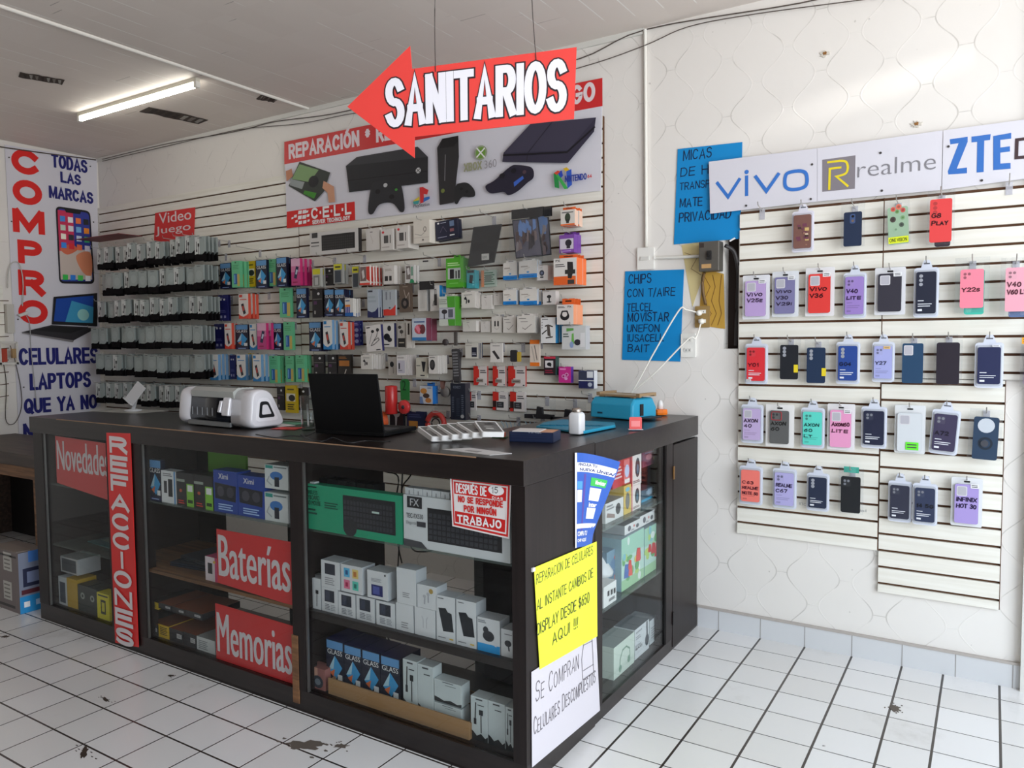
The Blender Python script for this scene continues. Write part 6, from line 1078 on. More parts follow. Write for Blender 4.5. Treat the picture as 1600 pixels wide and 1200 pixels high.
 pinkbox=('speaker_box', 'box', boxgeo(.03, (204, 50, 140), [('e', .4, .4, .16, .12, (230, 160, 210)), ('e', .66, .5, .16, .12, (230, 160, 210)), ('e', .6, .26, .14, .1, (230, 160, 210)), ('e', .4, .4, .09, .07, (170, 40, 110)), ('e', .66, .5, .09, .07, (170, 40, 110)), ('r', .1, .8, .6, .9, (240, 140, 200))], (90, 50, 150)), .04),
 bluewhite=('gadget_box', 'box', boxgeo(.04, (60, 66, 100), [('r', .0, .5, .55, .92, (60, 64, 84)), ('r', .55, .6, .95, .95, (220, 222, 226)), ('r', .05, .04, .6, .4, (40, 44, 90)), ('r', 0, .42, 1, .46, W_), ('e', .75, .22, .14, .12, (190, 196, 210))], (214, 216, 220)), .05),
 sdcard=('memory_card_pack', 'pack', boxgeo(.006, (218, 208, 204), [('r', 0, .4, .42, 1, (206, 50, 40)), ('r', .34, .84, .6, 1, (218, 208, 204)), ('p', [(0, 0), (.3, 0), (.42, .14), (.3, .4), (0, .4)], (196, 40, 34)), ('l', .5, .62, .94, .82, 2, (70, 66, 70)), ('r', .2, .16, .72, .34, (150, 140, 130)), ('l', .26, .2, .66, .3, 1, (96, 84, 80)), ('e', .9, .07, .05, .03, K_)], (190, 60, 50)), .01),
 sdcard2=('memory_card_pack', 'pack', boxgeo(.006, (220, 212, 208), [('r', 0, .5, .42, 1, (206, 50, 40)), ('r', 0, 0, .26, .5, (50, 30, 30)), ('l', .5, .62, .94, .82, 2, (70, 66, 70)), ('r', .28, .14, .78, .46, (50, 50, 54)), ('l', .4, .2, .66, .4, 2, (120, 120, 124)), ('r', 0, 0, .22, .16, (196, 40, 34))]), .01),
 mount=('phone_mount_box', 'box', boxgeo(.04, (224, 222, 220), [('c', [(.3, .66), (.5, .7), (.8, .64)], .08, (60, 54, 50)), ('p', [(.42, .7), (.6, .7), (.68, .24), (.46, .3)], (84, 76, 70)), ('c', [(.1, .36), (.4, .5)], .07, (60, 54, 50)), ('c', [(.36, .2), (.8, .24)], .07, (60, 54, 50)), ('e', .1, .8, .03, .02, K_), ('e', .1, .7, .03, .02, K_), ('e', .1, .6, .03, .02, K_), ('l', .1, .9, .5, .95, 1, (90, 90, 92))], (30, 120, 170)), .05),
 gmount=('phone_mount_pack', 'pack', boxgeo(.05, (206, 206, 204), [('p', [(.4, .2), (.52, .24), (.5, .7), (.42, .66)], (110, 180, 80)), ('e', .66, .3, .14, .13, (50, 46, 56)), ('r', .78, .1, .98, .7, (224, 222, 222)), ('p', [(.2, .9), (.5, .9), (.5, .8), (.2, .76)], (100, 160, 80)), ('l', .06, .5, .3, .7, 2, (90, 100, 90)), ('e', .42, .2, .08, .14, (140, 160, 200))], (180, 180, 182)), .06),
 webcam=('webcam_box', 'box', boxgeo(.03, (204, 210, 198), [('r', .0, .22, .98, .62, (170, 170, 180)), ('r', .06, .26, .92, .58, (196, 198, 206)), ('e', .34, .48, .18, .08, (54, 50, 56)), ('r', .3, .24, .36, .46, (54, 50, 56)), ('r', .58, .28, .88, .56, (96, 98, 110)), ('p', [(.55, .62), (1, .62), (1, 1), (.5, 1)], (80, 160, 50)), ('p', [(.6, 0), (1, 0), (1, .22), (.56, .22)], (80, 160, 50)), ('l', .05, .72, .5, .92, 3, (150, 156, 146))], (70, 140, 40), (.08, .6, (216, 214, 204))), .034),
 heart=('earphone_box', 'box', boxgeo(.05, (196, 204, 216), [('e', .5, .5, .34, .22, (196, 80, 90)), ('e', .74, .5, .2, .22, (110, 50, 56)), ('p', [(.2, .6), (.5, .3), (.6, .5), (.4, .7)], (230, 130, 150)), ('r', 0, 0, 1, .14, (50, 120, 180)), ('l', .14, .78, .9, .88, 1, (60, 90, 140))], (120, 56, 76)), .055),
 cord=('cable_pack', 'pack', boxgeo(.014, (216, 210, 202), [('c', [(.35, .8), (.3, .3), (.5, .2), (.7, .3), (.62, .8)], .06, (196, 188, 180)), ('r', .28, .4, .42, .72, K_), ('r', .58, .4, .72, .72, K_)], (196, 190, 184), (.12, .5, (220, 214, 208))), .018),
 wtick=('cable_pack', 'pack', boxgeo(.014, (218, 212, 204), [('c', [(.3, .3), (.45, .2), (.8, .5)], .04, (150, 142, 136)), ('l', .2, .62, .6, .7, 1, (160, 150, 146)), ('l', .1, .82, .5, .88, 1, (90, 86, 84))], (200, 194, 186), (.12, .6, (222, 216, 210))), .018),
 tallw=('cable_box', 'box', boxgeo(.03, (208, 204, 198), [('r', .25, .1, .75, .8, (196, 192, 186)), ('c', [(.5, .7), (.5, .3)], .05, (180, 176, 170)), ('l', .2, .86, .8, .94, 1, (120, 116, 112))]), .035),
 tallb=('usb_hub_box', 'box', boxgeo(.03, (220, 216, 212), [('r', .42, .22, .72, .66, (58, 54, 54)), ('c', [(.5, .66), (.5, .84), (.64, .84), (.64, .66)], .05, (58, 54, 54)), ('c', [(.4, .4), (.3, .2)], .05, (58, 54, 54)), ('l', .14, .9, .5, .95, 1, (80, 76, 76))], (30, 120, 180)), .035),
 strips=('phone_glass_pack', 'pack', boxgeo(.006, (218, 212, 204), [('r', .3, .5, .7, .92, (60, 50, 46))]), .014),
 duo=('earphone_pack', 'pack', boxgeo(.016, (196, 190, 182), [('r', .06, .04, .94, .4, (44, 40, 38)), ('e', .5, .66, .22, .08, (70, 66, 62)), ('e', .3, .84, .2, .07, (60, 56, 54)), ('c', [(.5, .66), (.55, .48)], .04, (70, 66, 62)), ('r', .2, .2, .8, .24, (190, 180, 160))]), .026),
 blacklong=('light_tool_box', 'box', boxgeo(.05, (30, 34, 48), [('t', 'KONECT', .2, .86, .7, .93, (120, 126, 140)), ('l', .1, .2, .24, .64, 9, (90, 96, 110)), ('l', .4, .1, .62, .6, 9, (56, 62, 76)), ('l', .74, .14, .9, .7, 10, (96, 102, 116)), ('e', .8, .1, .12, .05, (170, 170, 170))], (54, 52, 60)), .06),
 gloves=('tool_box', 'box', boxgeo(.05, (196, 196, 200), [('e', .3, .72, .26, .16, (196, 130, 60)), ('e', .5, .46, .26, .14, (70, 50, 44)), ('e', .66, .2, .24, .14, (190, 120, 60)), ('l', .6, .86, .9, .94, 1, (40, 90, 150)), ('p', [(0, 0), (.3, 0), (.2, .4), (0, .4)], (110, 130, 170))], (30, 110, 186), (.16, .6, (30, 110, 186))), .055),
)
ROWS_ = {1: 'top row', 2: 'second row', 3: 'third row', 4: 'fourth row', 5: 'fifth row', 6: 'sixth row', 7: 'lowest row'}
LOOK = dict(glass=('dark blue screen protector pack', 'dark blue pack'), green=('mint green screen protector box', 'mint box'), yellow=('yellow accessory box', 'yellow box'), pink=('pink screen protector box', 'pink box'), bw=('white and blue protector box', 'white blue box'), rw=('white and red protector box', 'white red box'),
 navy=('plain navy accessory card', 'navy card'), ybag=('clear pack with yellow header', 'yellow topped pack'), ybag2=('clear grey pack with yellow header', 'grey yellow pack'), red5=('red and white charger box', 'red white box'), white2=('cream box with two black squares', 'two square box'), wgreen=('white and green charger box', 'white green box'), wplain=('plain cream adapter box', 'plain cream box'), wred=('cream charger box with red dot', 'red dot box'), wcable=('cream box with cable print', 'cable print box'),
 navybox=('tilted dark blue camera box', 'dark blue camera box'), greenbox=('bright green charging kit box', 'bright green box'), teal=('teal adapter box', 'teal box'), greenstripe=('striped green adapter card', 'striped card'), wbus=('white pack with blue base', 'blue based pack'), wdot=('white box with round mount', 'round mount box'), wgad=('white box with brown gadget', 'brown gadget box'), orangebox=('orange and white phone mount box', 'orange mount box'), orange2=('orange topped speaker box', 'orange speaker box'), orange3=('small orange topped mount box', 'small orange box'), purple=('purple webcam box', 'purple box'),
 ear=('cream earphone pack', 'cream earphone pack'), bean=('white pack with black earbuds', 'black earbud pack'), neck=('white neckband earphone pack', 'neckband pack'), dark=('brown headphone card', 'brown card'), redwave=('grey pack with red wave', 'red wave pack'), nwave=('grey pack with navy base', 'navy base pack'), multi=('white pack with orange and blue cables', 'orange blue pack'), blackc=('black accessory card', 'black card'), coins=('blue coin battery card', 'coin battery card'), orangeblack=('black and orange earphone pack', 'black orange pack'), mic=('cream pack with black bud', 'black bud pack'), usbc=('white card with small memory stick', 'memory stick card'),
 cone=('beige pack with black cone plug', 'cone plug pack'), oval=('white pack with black oval', 'black oval pack'), batt=('cream pack with dark battery', 'dark battery pack'), pen=('white card with black stick', 'black stick card'), orangepen=('orange and white stylus pack', 'stylus pack'), redblack=('black and red camera box', 'black red box'), pinkbox=('magenta speaker box', 'magenta box'), bluewhite=('dark blue and white gadget box', 'blue white gadget box'), sdcard=('red and white memory card pack', 'memory card pack'), sdcard2=('red card pack with black reader', 'reader pack'),
 mount=('white phone mount box with blue side', 'blue sided box'), gmount=('clear pack with green phone mount', 'green mount pack'), webcam=('white and green webcam box', 'green webcam box'), heart=('pale box with pink heart shape', 'pink heart box'), cord=('white pack with two black plugs', 'two plug pack'), wtick=('white cable pack with grey cord', 'grey cord pack'), tallw=('tall plain white cable box', 'tall plain box'), tallb=('tall white hub box', 'tall hub box'), strips=('narrow cream glass pack', 'narrow cream pack'), duo=('grey pack with black lower half', 'half black pack'), blacklong=('long black tool box', 'long black box'), gloves=('blue sided tool box', 'blue sided tool box'))
TB = [
 (1, 'wplain', 572, 357, 593, 391, 2, .12), (1, 'wred', 595, 358, 614, 391, 2, .13), (1, 'wred', 619, 353, 638, 388, 2, .13), (1, 'wcable', 646, 344, 671, 380, 2, .13), (1, 'navybox', 680, 344, 714, 374, 2, .08), (1, 'orange3', 876, 323, 898, 352, 4, .13),
 (2, 'purple', 874, 362, 897, 395, 2, .12),
 (3, 'glass', 344, 411, 361, 451, 2, .12), (3, 'green', 362, 408, 375, 449, 4, .18), (3, 'yellow', 384, 408, 399, 448, 1, .10), (3, 'glass', 400, 406, 417, 450, 2, .12), (3, 'green', 418, 405, 431, 447, 1, .10), (3, 'glass', 432, 402, 448, 448, 4, .15), (3, 'pink', 455, 404, 469, 446, 3, .17), (3, 'ybag2', 488, 419, 501, 448, 2, .14), (3, 'blackc', 507, 419, 520, 446, 1, .10), (3, 'ybag', 521, 412, 535, 443, 2, .16), (3, 'ybag', 550, 416, 561, 450, 1, .14), (3, 'red5', 562, 415, 578, 445, 5, .17), (3, 'white2', 599, 415, 616, 444, 2, .11), (3, 'wgreen', 633, 414, 647, 442, 2, .10), (3, 'greenbox', 697, 398, 724, 449, 2, .11), (3, 'teal', 729, 422, 742, 450, 2, .09), (3, 'greenstripe', 752, 422, 775, 448, 1, .06), (3, 'wbus', 786, 407, 808, 437, 3, .10), (3, 'wbus', 811, 404, 839, 434, 3, .12), (3, 'wdot', 839, 415, 856, 438, 2, .11), (3, 'orangebox', 865, 397, 901, 445, 3, .16),
 (4, 'navy', 341, 461, 356, 501, 2, .10), (4, 'rw', 373, 459, 388, 498, 3, .14), (4, 'green', 437, 450, 454, 496, 1, .09), (4, 'glass', 463, 450, 479, 497, 1, .09), (4, 'blackc', 488, 452, 504, 496, 1, .08), (4, 'glass', 507, 452, 522, 494, 2, .11), (4, 'glass', 523, 452, 538, 494, 3, .13), (4, 'multi', 539, 466, 552, 494, 4, .15), (4, 'nwave', 574, 452, 591, 496, 3, .13), (4, 'redwave', 598, 453, 618, 493, 1, .10), (4, 'dark', 624, 444, 643, 488, 1, .09), (4, 'tallw', 653, 447, 667, 486, 1, .10), (4, 'tallb', 672, 446, 687, 486, 2, .11), (4, 'webcam', 686, 459, 711, 509, 2, .16), (4, 'ear', 721, 454, 742, 481, 4, .12), (4, 'wplain', 752, 461, 768, 483, 1, .07), (4, 'wplain', 771, 458, 785, 477, 1, .06), (4, 'wbus', 786, 450, 807, 476, 3, .10), (4, 'wbus', 812, 449, 839, 476, 3, .10), (4, 'wgad', 848, 455, 868, 476, 1, .09), (4, 'orange2', 870, 466, 896, 507, 3, .15),
 (5, 'navy', 335, 506, 350, 545, 1, .10), (5, 'rw', 351, 505, 362, 545, 2, .14), (5, 'glass', 368, 507, 388, 546, 2, .11), (5, 'bw', 390, 506, 401, 547, 1, .13), (5, 'pink', 402, 505, 416, 546, 3, .16), (5, 'glass', 427, 505, 440, 547, 1, .09), (5, 'green', 443, 503, 457, 547, 1, .09), (5, 'glass', 483, 503, 502, 549, 3, .13), (5, 'bw', 505, 500, 519, 546, 4, .17), (5, 'rw', 531, 503, 544, 546, 2, .13), (5, 'coins', 547, 502, 562, 540, 2, .07), (5, 'neck', 571, 508, 595, 549, 1, .15), (5, 'bean', 597, 505, 616, 542, 2, .12), (5, 'duo', 621, 505, 634, 544, 1, .10), (5, 'strips', 635, 502, 642, 544, 3, .12), (5, 'heart', 644, 497, 666, 532, 2, .16), (5, 'wplain', 723, 501, 744, 518, 2, .09), (5, 'wplain', 751, 502, 766, 519, 1, .07), (5, 'cord', 768, 491, 784, 520, 1, .08), (5, 'wtick', 786, 492, 806, 520, 2, .09), (5, 'wtick', 808, 490, 836, 520, 4, .12), (5, 'mount', 845, 496, 868, 536, 2, .13), (5, 'gmount', 878, 509, 915, 546, 1, .13),
 (6, 'bw', 328, 554, 341, 594, 4, .19), (6, 'navy', 359, 555, 368, 592, 1, .10), (6, 'bw', 370, 554, 384, 594, 2, .15), (6, 'yellow', 388, 552, 394, 592, 1, .09), (6, 'bw', 395, 554, 408, 596, 4, .19), (6, 'green', 421, 556, 434, 599, 2, .12), (6, 'green', 446, 556, 459, 597, 1, .10), (6, 'green', 462, 555, 476, 597, 2, .11), (6, 'blackc', 490, 554, 506, 590, 1, .09), (6, 'blackc', 512, 554, 526, 590, 1, .09), (6, 'orangeblack', 528, 554, 548, 590, 1, .09), (6, 'ear', 564, 553, 581, 577, 8, .20), (6, 'mic', 607, 558, 619, 586, 1, .09), (6, 'usbc', 620, 555, 634, 586, 10, .17), (6, 'cone', 650, 559, 667, 590, 1, .13), (6, 'oval', 670, 556, 684, 584, 7, .16), (6, 'batt', 727, 536, 748, 560, 3, .09), (6, 'pen', 766, 536, 785, 566, 1, .09), (6, 'orangepen', 828, 531, 843, 572, 1, .09), (6, 'redblack', 850, 557, 868, 586, 1, .08), (6, 'pinkbox', 873, 573, 892, 598, 1, .07), (6, 'bluewhite', 904, 579, 928, 607, 1, .08),
 (7, 'blackc', 433, 604, 444, 641, 1, .08), (7, 'yellow', 446, 602, 463, 645, 1, .11), (7, 'blackc', 465, 606, 480, 641, 1, .08), (7, 'gloves', 656, 598, 676, 631, 1, .14), (7, 'blacklong', 704, 599, 727, 656, 1, .13), (7, 'sdcard2', 731, 611, 744, 641, 1, .05), (7, 'sdcard2', 770, 612, 792, 641, 2, .05), (7, 'sdcard2', 797, 612, 820, 643, 2, .05), (6, 'sdcard', 740, 572, 761, 602, 2, .05), (6, 'sdcard', 770, 572, 790, 603, 2, .05), (6, 'sdcard', 794, 572, 821, 604, 2, .05),
]
bycat = {}
for row in range(1, 8):
    es = sorted([e for e in TB if e[0] == row], key=lambda e: e[2]); prev = None
    for e in es:
        _, ty, x0, y0, x1, y1, n, off = e; nm, cat, geo, dy = TYPES[ty]; look, short = LOOK[ty]
        where = f'right of the {prev}, {ROWS_[row]}' if prev else f'at the left end, {ROWS_[row]}'
        where = uniq(f'{look} {where}')[len(look)+1:]
        dy = min(dy, (off-.03)/max(n, 1)) if n > 1 else dy
        hung(nm, cat, look, where, geo, (x0, y0, x1, y1), off, n, dy, uniq(f'{short} behind the front one, right of the {prev or "panel edge"}, {ROWS_[row]}'), f'{short}s of the {row}th row after {prev}', uniq(f'hook of the {short} right of the {prev or "panel edge"}, {ROWS_[row]}'), ry=R(-4) if ty in ('navybox', 'neck') else 0)
        prev = short
# keyboard box resting on two hooks
a = wl(484, 375, .16); b = wl(560, 375, .16); zb = wl(522, 396, .16).z; zt = wl(522, 360, .16).z
g = pack_geo(b.x-a.x, zt-zb, .03, (204, 200, 196), KEYS(.25, .16, .93, .84, (38, 36, 36), (56, 54, 54))+[('r', .05, .76, .17, .98, (60, 58, 58)), ('l', .03, .5, .2, .6, 1, (70, 66, 66)), ('l', .03, .36, .2, .44, 1, (110, 106, 104))], (40, 36, 36)); tag(g.build('keyboard_box', loc=((a.x+b.x)/2, DW-.13, zb)), 'white keyboard box resting on two hooks under the console banner', 'box')
hook(a.x+.08, zb-.012, .16, 'left hook under the white keyboard box'); hook(b.x-.08, zb-.012, .16, 'right hook under the white keyboard box')
# tablet sleeve and patterned mouse pads in bags
def plateg(P, d, m, prints=()):
    g = G(); g.prism(P, -d, 0, m)
    for i, (Q, c) in enumerate(prints): A = sum(a[0]*b[1]-b[0]*a[1] for a, b in zip(Q, Q[1:]+Q[:1])); g.poly(Q if A > 0 else Q[::-1], -d-.0004*(i+1), c)
    return g
def rel(P, ref, off): q0 = wl(*ref, off); return [((wl(*p, off)).x-q0.x, (wl(*p, off)).z-q0.z) for p in P], q0
def bagmesh(w, h, seed, m=BAG, amp=.004):
    g = G(); rnd = random.Random(seed); nx, nz = 6, 9; Y = [[-amp*1.2-rnd.uniform(0, amp) for i in range(nx+1)] for j in range(nz+1)]
    for i in range(nx):
        for j in range(nz): g.face([(w*(i/nx-.5), Y[j][i], -h*j/nz), (w*(i/nx-.5), Y[j+1][i], -h*(j+1)/nz), (w*((i+1)/nx-.5), Y[j+1][i+1], -h*(j+1)/nz), (w*((i+1)/nx-.5), Y[j][i+1], -h*j/nz)], m, True)
    return g
P, q0 = rel([(740, 355), (783, 350), (771, 410), (731, 417)][::-1], (757, 350), .12)
g = plateg(P, .012, C(40, 38, 38, rough=.25)); g.rect(-.02, -.20, .03, -.165, -.0125, C(206, 204, 196)); g.text('SLEEVE', -.015, -.19, .03, .012, -.013, C(60, 60, 60)); o = g.build('tablet_sleeve', loc=(q0.x, DW-.11, q0.z)); tag(o, 'large black tablet sleeve hanging tilted below the console banner', 'tablet sleeve')
g = bagmesh(.27, .40, 4); w_ = g.build('clear_bag', o, loc=(0, -.014, .07), rot=(0, R(6), 0)); hook(q0.x, q0.z+.05, .14, 'wire hook above the black tablet sleeve')
for k, (Pp, lb, se) in enumerate((([(800, 344), (840, 340), (848, 399), (806, 404)], 'patterned mouse pad in clear bag, left of two', 1), ([(828, 342), (857, 339), (861, 398), (838, 401)], 'patterned mouse pad in clear bag, right of two partly hidden', 2))):
    of = .13-.05*k; P, q0 = rel(Pp[::-1], (830, 333), of); rnd = random.Random(se); g = plateg(P, .006, C(28, 28, 34, rough=.4))
    cx = sum(p[0] for p in P)/4; cz = sum(p[1] for p in P)/4
    g.poly([(cx+(p[0]-cx)*.93, cz+(p[1]-cz)*.95) for p in P], -.0064, C(96, 92, 104, rough=.35))
    for i in range(26):
        fx = rnd.uniform(-.75, .75); fz = rnd.uniform(-.8, .85); w_ = (P[1][0]-P[0][0])/2; h_ = (P[3][1]-P[0][1])/2; x = cx+fx*w_*.9; z = cz+fz*h_*.9; c = (110, 140, 190) if fz > .4 else rnd.choice([(60, 52, 56), (130, 112, 110), (40, 38, 44), (150, 140, 140), (90, 70, 66)])
        g.poly([(x-.012*rnd.uniform(.6, 1.4), z-.03), (x+.012, z-.03*rnd.random()), (x+.008, z+.035*rnd.random()), (x-.01, z+.03)], -.0068-.0002*i, C(*c))
    o = g.build('mouse_pad', loc=(q0.x, DW-of+.006, q0.z)); tag(o, lb, 'mouse pad')
    g = G(); x0 = min(p[0] for p in P); x1 = max(p[0] for p in P); ztop = max(p[1] for p in P); g.box(x0-.005, -.003, ztop+.004, x1+.005, 0, ztop+.055, C(24, 22, 24, rough=.2)); g.build('black_header', o)
    g = bagmesh(x1-x0+.02, .36, 7+k); g.build('clear_bag', o, loc=((x0+x1)/2, -.014, ztop+.05))
q = wl(828, 330, .1); hook(q.x, q.z, .15, 'wire hook above the patterned mouse pads')
# odd shaped goods, lowest rows
def oddloc(px, py, off): q = wl(px, py, off); return (q.x, DW-off, q.z)
def addhook(px, py, off, lb): q = wl(px, py, off); hook(q.x, q.z, off+.01, lb)
g = G(); g.lathe([(0, 0), (.036, 0), (.038, .005), (.038, .165), (.034, .172), (0, .175)], C(196, 46, 44, rough=.25), 20); g.move(0, Matrix.Translation((0, 0, -.175))); tag(g.build('red_canister', loc=oddloc(611, 602, .13)), 'glossy red cylinder pack beside the laptop screen', 'canister'); addhook(611, 598, .12, 'wire hook above the red cylinder pack')
e = empty('tape_cutter', oddloc(633, 592, .12)); tag(e, 'green card with round red disc hanging right of the red cylinder', 'cutter card')
g = G(); g.prism([(-.034, -.13), (.034, -.13), (.036, -.02), (.02, 0), (-.02, 0), (-.036, -.02)], -.004, 0, C(40, 120, 56)); g.text('2', -.02, -.07, .03, .06, -.005, C(16, 60, 30)); g.build('green_card', e)
g = G(); g.lathe([(0, -.02), (.040, -.02), (.043, -.014), (.043, 0), (0, 0)], C(214, 60, 60, rough=.3), 24, (0, -.004, -.17), 'Y'); g.lathe([(0, -.022), (.012, -.022), (.012, -.02)], C(60, 60, 66), 16, (0, -.004, -.17), 'Y'); g.build('red_disc', e); addhook(633, 594, .11, 'wire hook above the green card')
e = empty('keyring_bag', oddloc(692, 596, .10)); tag(e, 'clear bag with round grey disc and key rings near the tool box', 'bag'); g = bagmesh(.12, .17, 9); g.build('clear_bag', e); g = G(); g.lathe([(0, -.016), (.03, -.016), (.032, -.01), (.032, 0), (0, 0)], C(110, 104, 100, rough=.5), 20, (.03, -.01, -.06), 'Y')
for i in range(5): g.tube([(.0+.008*i, -.02, -.0), (.006+.006*i, -.028, -.03), (.012+.004*i, -.02, -.05)], .004, C(120, 84, 74), 5)
g.build('grey_disc', e); addhook(692, 596, .12, 'wire hook above the key ring bag')
for (px, py, w, lb) in ((844, 622, .20, 'clear bag of black adapters, left one above the card box'), (888, 626, .22, 'clear bag of black adapters beside the dispenser bottle')):
    e = empty('adapter_bag', oddloc(px, py, .08)); tag(e, lb, 'bag'); g = bagmesh(w, .12, px); g.build('clear_bag', e); g = G(); g.mesh(*(lambda P: ([(a, 0, b) for a, b in P]+[(a, -.02, b) for a, b in P], [tuple(range(len(P)-1, -1, -1)), tuple(range(len(P), 2*len(P)))]+[(i, (i+1) % len(P), len(P)+(i+1) % len(P), len(P)+i) for i in range(len(P))]))([(-w*.45, -.112), (w*.45, -.112), (w*.45, -.088), (w*.12, -.085), (w*.10, -.05), (-w*.05, -.045), (-w*.08, -.088), (-w*.45, -.09)]), C(36, 34, 38)); g.build('black_adapter', e); addhook(px, py+1, .10, lb.replace('clear bag of', 'wire hook for'))
for (px, lb) in ((800, 'clear bag with blue labelled cables behind the card box'), (838, 'clear bag of cables low behind the work mat')):
    e = empty('cable_bag', oddloc(px, 655, .07)); tag(e, lb, 'bag'); g = bagmesh(.16, .10, px); g.build('clear_bag', e); g = G(); 
    for i in range(5): g.tube([(-.06+.025*i, -.004, -.09), (-.05+.025*i, -.008, -.04), (-.07+.03*i, -.004, -.015)], .003, C(150, 170, 180), 5)
    g.build('cable_coil', e); addhook(px, 655, .09, lb.replace('clear bag with', 'hook above').replace('clear bag of', 'hook above'))
e = empty('cable_bag', oddloc(667, 402, .12)); tag(e, 'clear bag with black memory reader right of the white green box', 'bag'); g = bagmesh(.11, .15, 3); g.build('clear_bag', e); g = G(); g.box(-.05, -.012, -.19, .055, -.004, -.14, C(34, 32, 34, rough=.3)); g.box(-.02, -.015, -.028, .02, -.012, -.02, C(60, 56, 60)); g.build('black_reader', e); addhook(667, 402, .14, 'long wire hook above the memory reader bag')
e = empty('key_tag_bag', oddloc(806, 537, .08)); tag(e, 'clear bag with black and yellow tags right of the black stick card', 'bag'); g = bagmesh(.11, .12, 5); g.build('clear_bag', e); g = G(); g.prism(rr(-.03, -.10, .012, -.035, .008), -.012, 0, C(44, 42, 46)); g.build('black_tag', e); g = G(); g.prism(rr(.014, -.10, .036, -.045, .006), -.010, 0, C(190, 160, 60)); g.build('yellow_tag', e); addhook(806, 538, .10, 'wire hook above the bag with tags')
e = empty('earphone_bag', oddloc(704, 516, .07)); tag(e, 'small clear bag with black plugs below the green webcam box', 'bag'); g = bagmesh(.14, .10, 6); g.build('clear_bag', e); g = G(); g.lathe([(0, -.01), (.02, -.01), (.02, 0), (0, 0)], C(66, 60, 60), 10, (-.035, 0, -.07), 'Y'); g.build('black_plug', e); g = G(); g.box(.03, -.01, -.09, .05, 0, -.01, C(84, 78, 74)); g.build('grey_adapter', e)
# remote controls
for i, (px, py, dx, lb) in enumerate(((713, 545, -.06, 'grey remote control hanging left of the battery pack'), (716, 549, .05, 'second grey remote control hanging behind the first'))):
    e = empty('remote_control', oddloc(px, py, .07-.028*i)); e.rotation_euler = (0, dx, 0); tag(e, lb, 'remote control'); g = G(); g.prism(rr(-.024, -.19, .024, 0, .008), -.016, 0, C(62, 60, 62, rough=.4)); g.build('body', e); g = G()
    for a in range(4):
        for b in range(9): g.box(-.018+.0095*a, -.0185, -.025-.017*b, -.0115+.0095*a, -.016, -.016-.017*b, C(130, 128, 130))
    g.build('button_pad', e)
q = wl(714, 546, .06); hook(q.x, q.z, .08, 'wire hook holding the two remote controls')
# orange coil, black glove bag, navy bag, red tape ring
e = empty('orange_cable_coil', oddloc(600, 643, .10)); tag(e, 'bright orange cable coil beside the laptop screen', 'cable coil'); g = G()
for i in range(6): g.tube([(math.cos(2*math.pi*k/20)*.035, -.01-.012*i, -.07+math.sin(2*math.pi*k/20)*.07) for k in range(20)], .007, C(226, 96, 40, rough=.4), 6, True)
g.build('coil', e); addhook(600, 645, .13, 'wire hook carrying the orange cable coil')
o = hung('tool_pack', 'pack', 'black tool pack with white gun print', 'behind the laptop keyboard', boxgeo(.02, (34, 32, 36), [('p', [(.2, .9), (.8, .9), (.7, .7), (.56, .64), (.5, .1), (.42, .1), (.4, .66)], (170, 166, 164))]), (609, 643, 630, 668), .06, 1, 0, '', None, 'wire hook holding the black tool pack')
o = hung('tool_pack', 'pack', 'navy and orange tool pack', 'left of the red tape ring', boxgeo(.02, (36, 44, 78), [('r', .1, .0, .6, .4, (190, 130, 60)), ('l', .1, .6, .8, .86, 2, (70, 80, 120))]), (636, 643, 664, 668), .05, 1, 0, '', None, 'wire hook holding the navy tool pack')
g = G(); g.tube([(math.cos(2*math.pi*k/28)*.062, 0, math.sin(2*math.pi*k/28)*.062) for k in range(28)], .016, C(186, 60, 54, rough=.4), 8, True); g.tube([(math.cos(2*math.pi*k/20)*.03-.005, .005, math.sin(2*math.pi*k/20)*.03) for k in range(20)], .004, C(40, 34, 36), 6, True); tag(g.build('tape_ring', loc=oddloc(681, 662, .10)), 'thick red ring hanging behind the leaning kit boxes', 'ring'); addhook(681, 646, .14, 'wire hook carrying the red ring')
for (px, py, L_) in ((752, 612, .10), (752, 650, .10), (925, 616, .10), (407, 458, .16), (424, 458, .16), (357, 398, .2), (410, 392, .2)):
    q = wl(px, py, 0); hook(q.x, q.z, L_, 'empty wire hook on the middle slatwall panel', 'empty hooks of the middle slatwall')

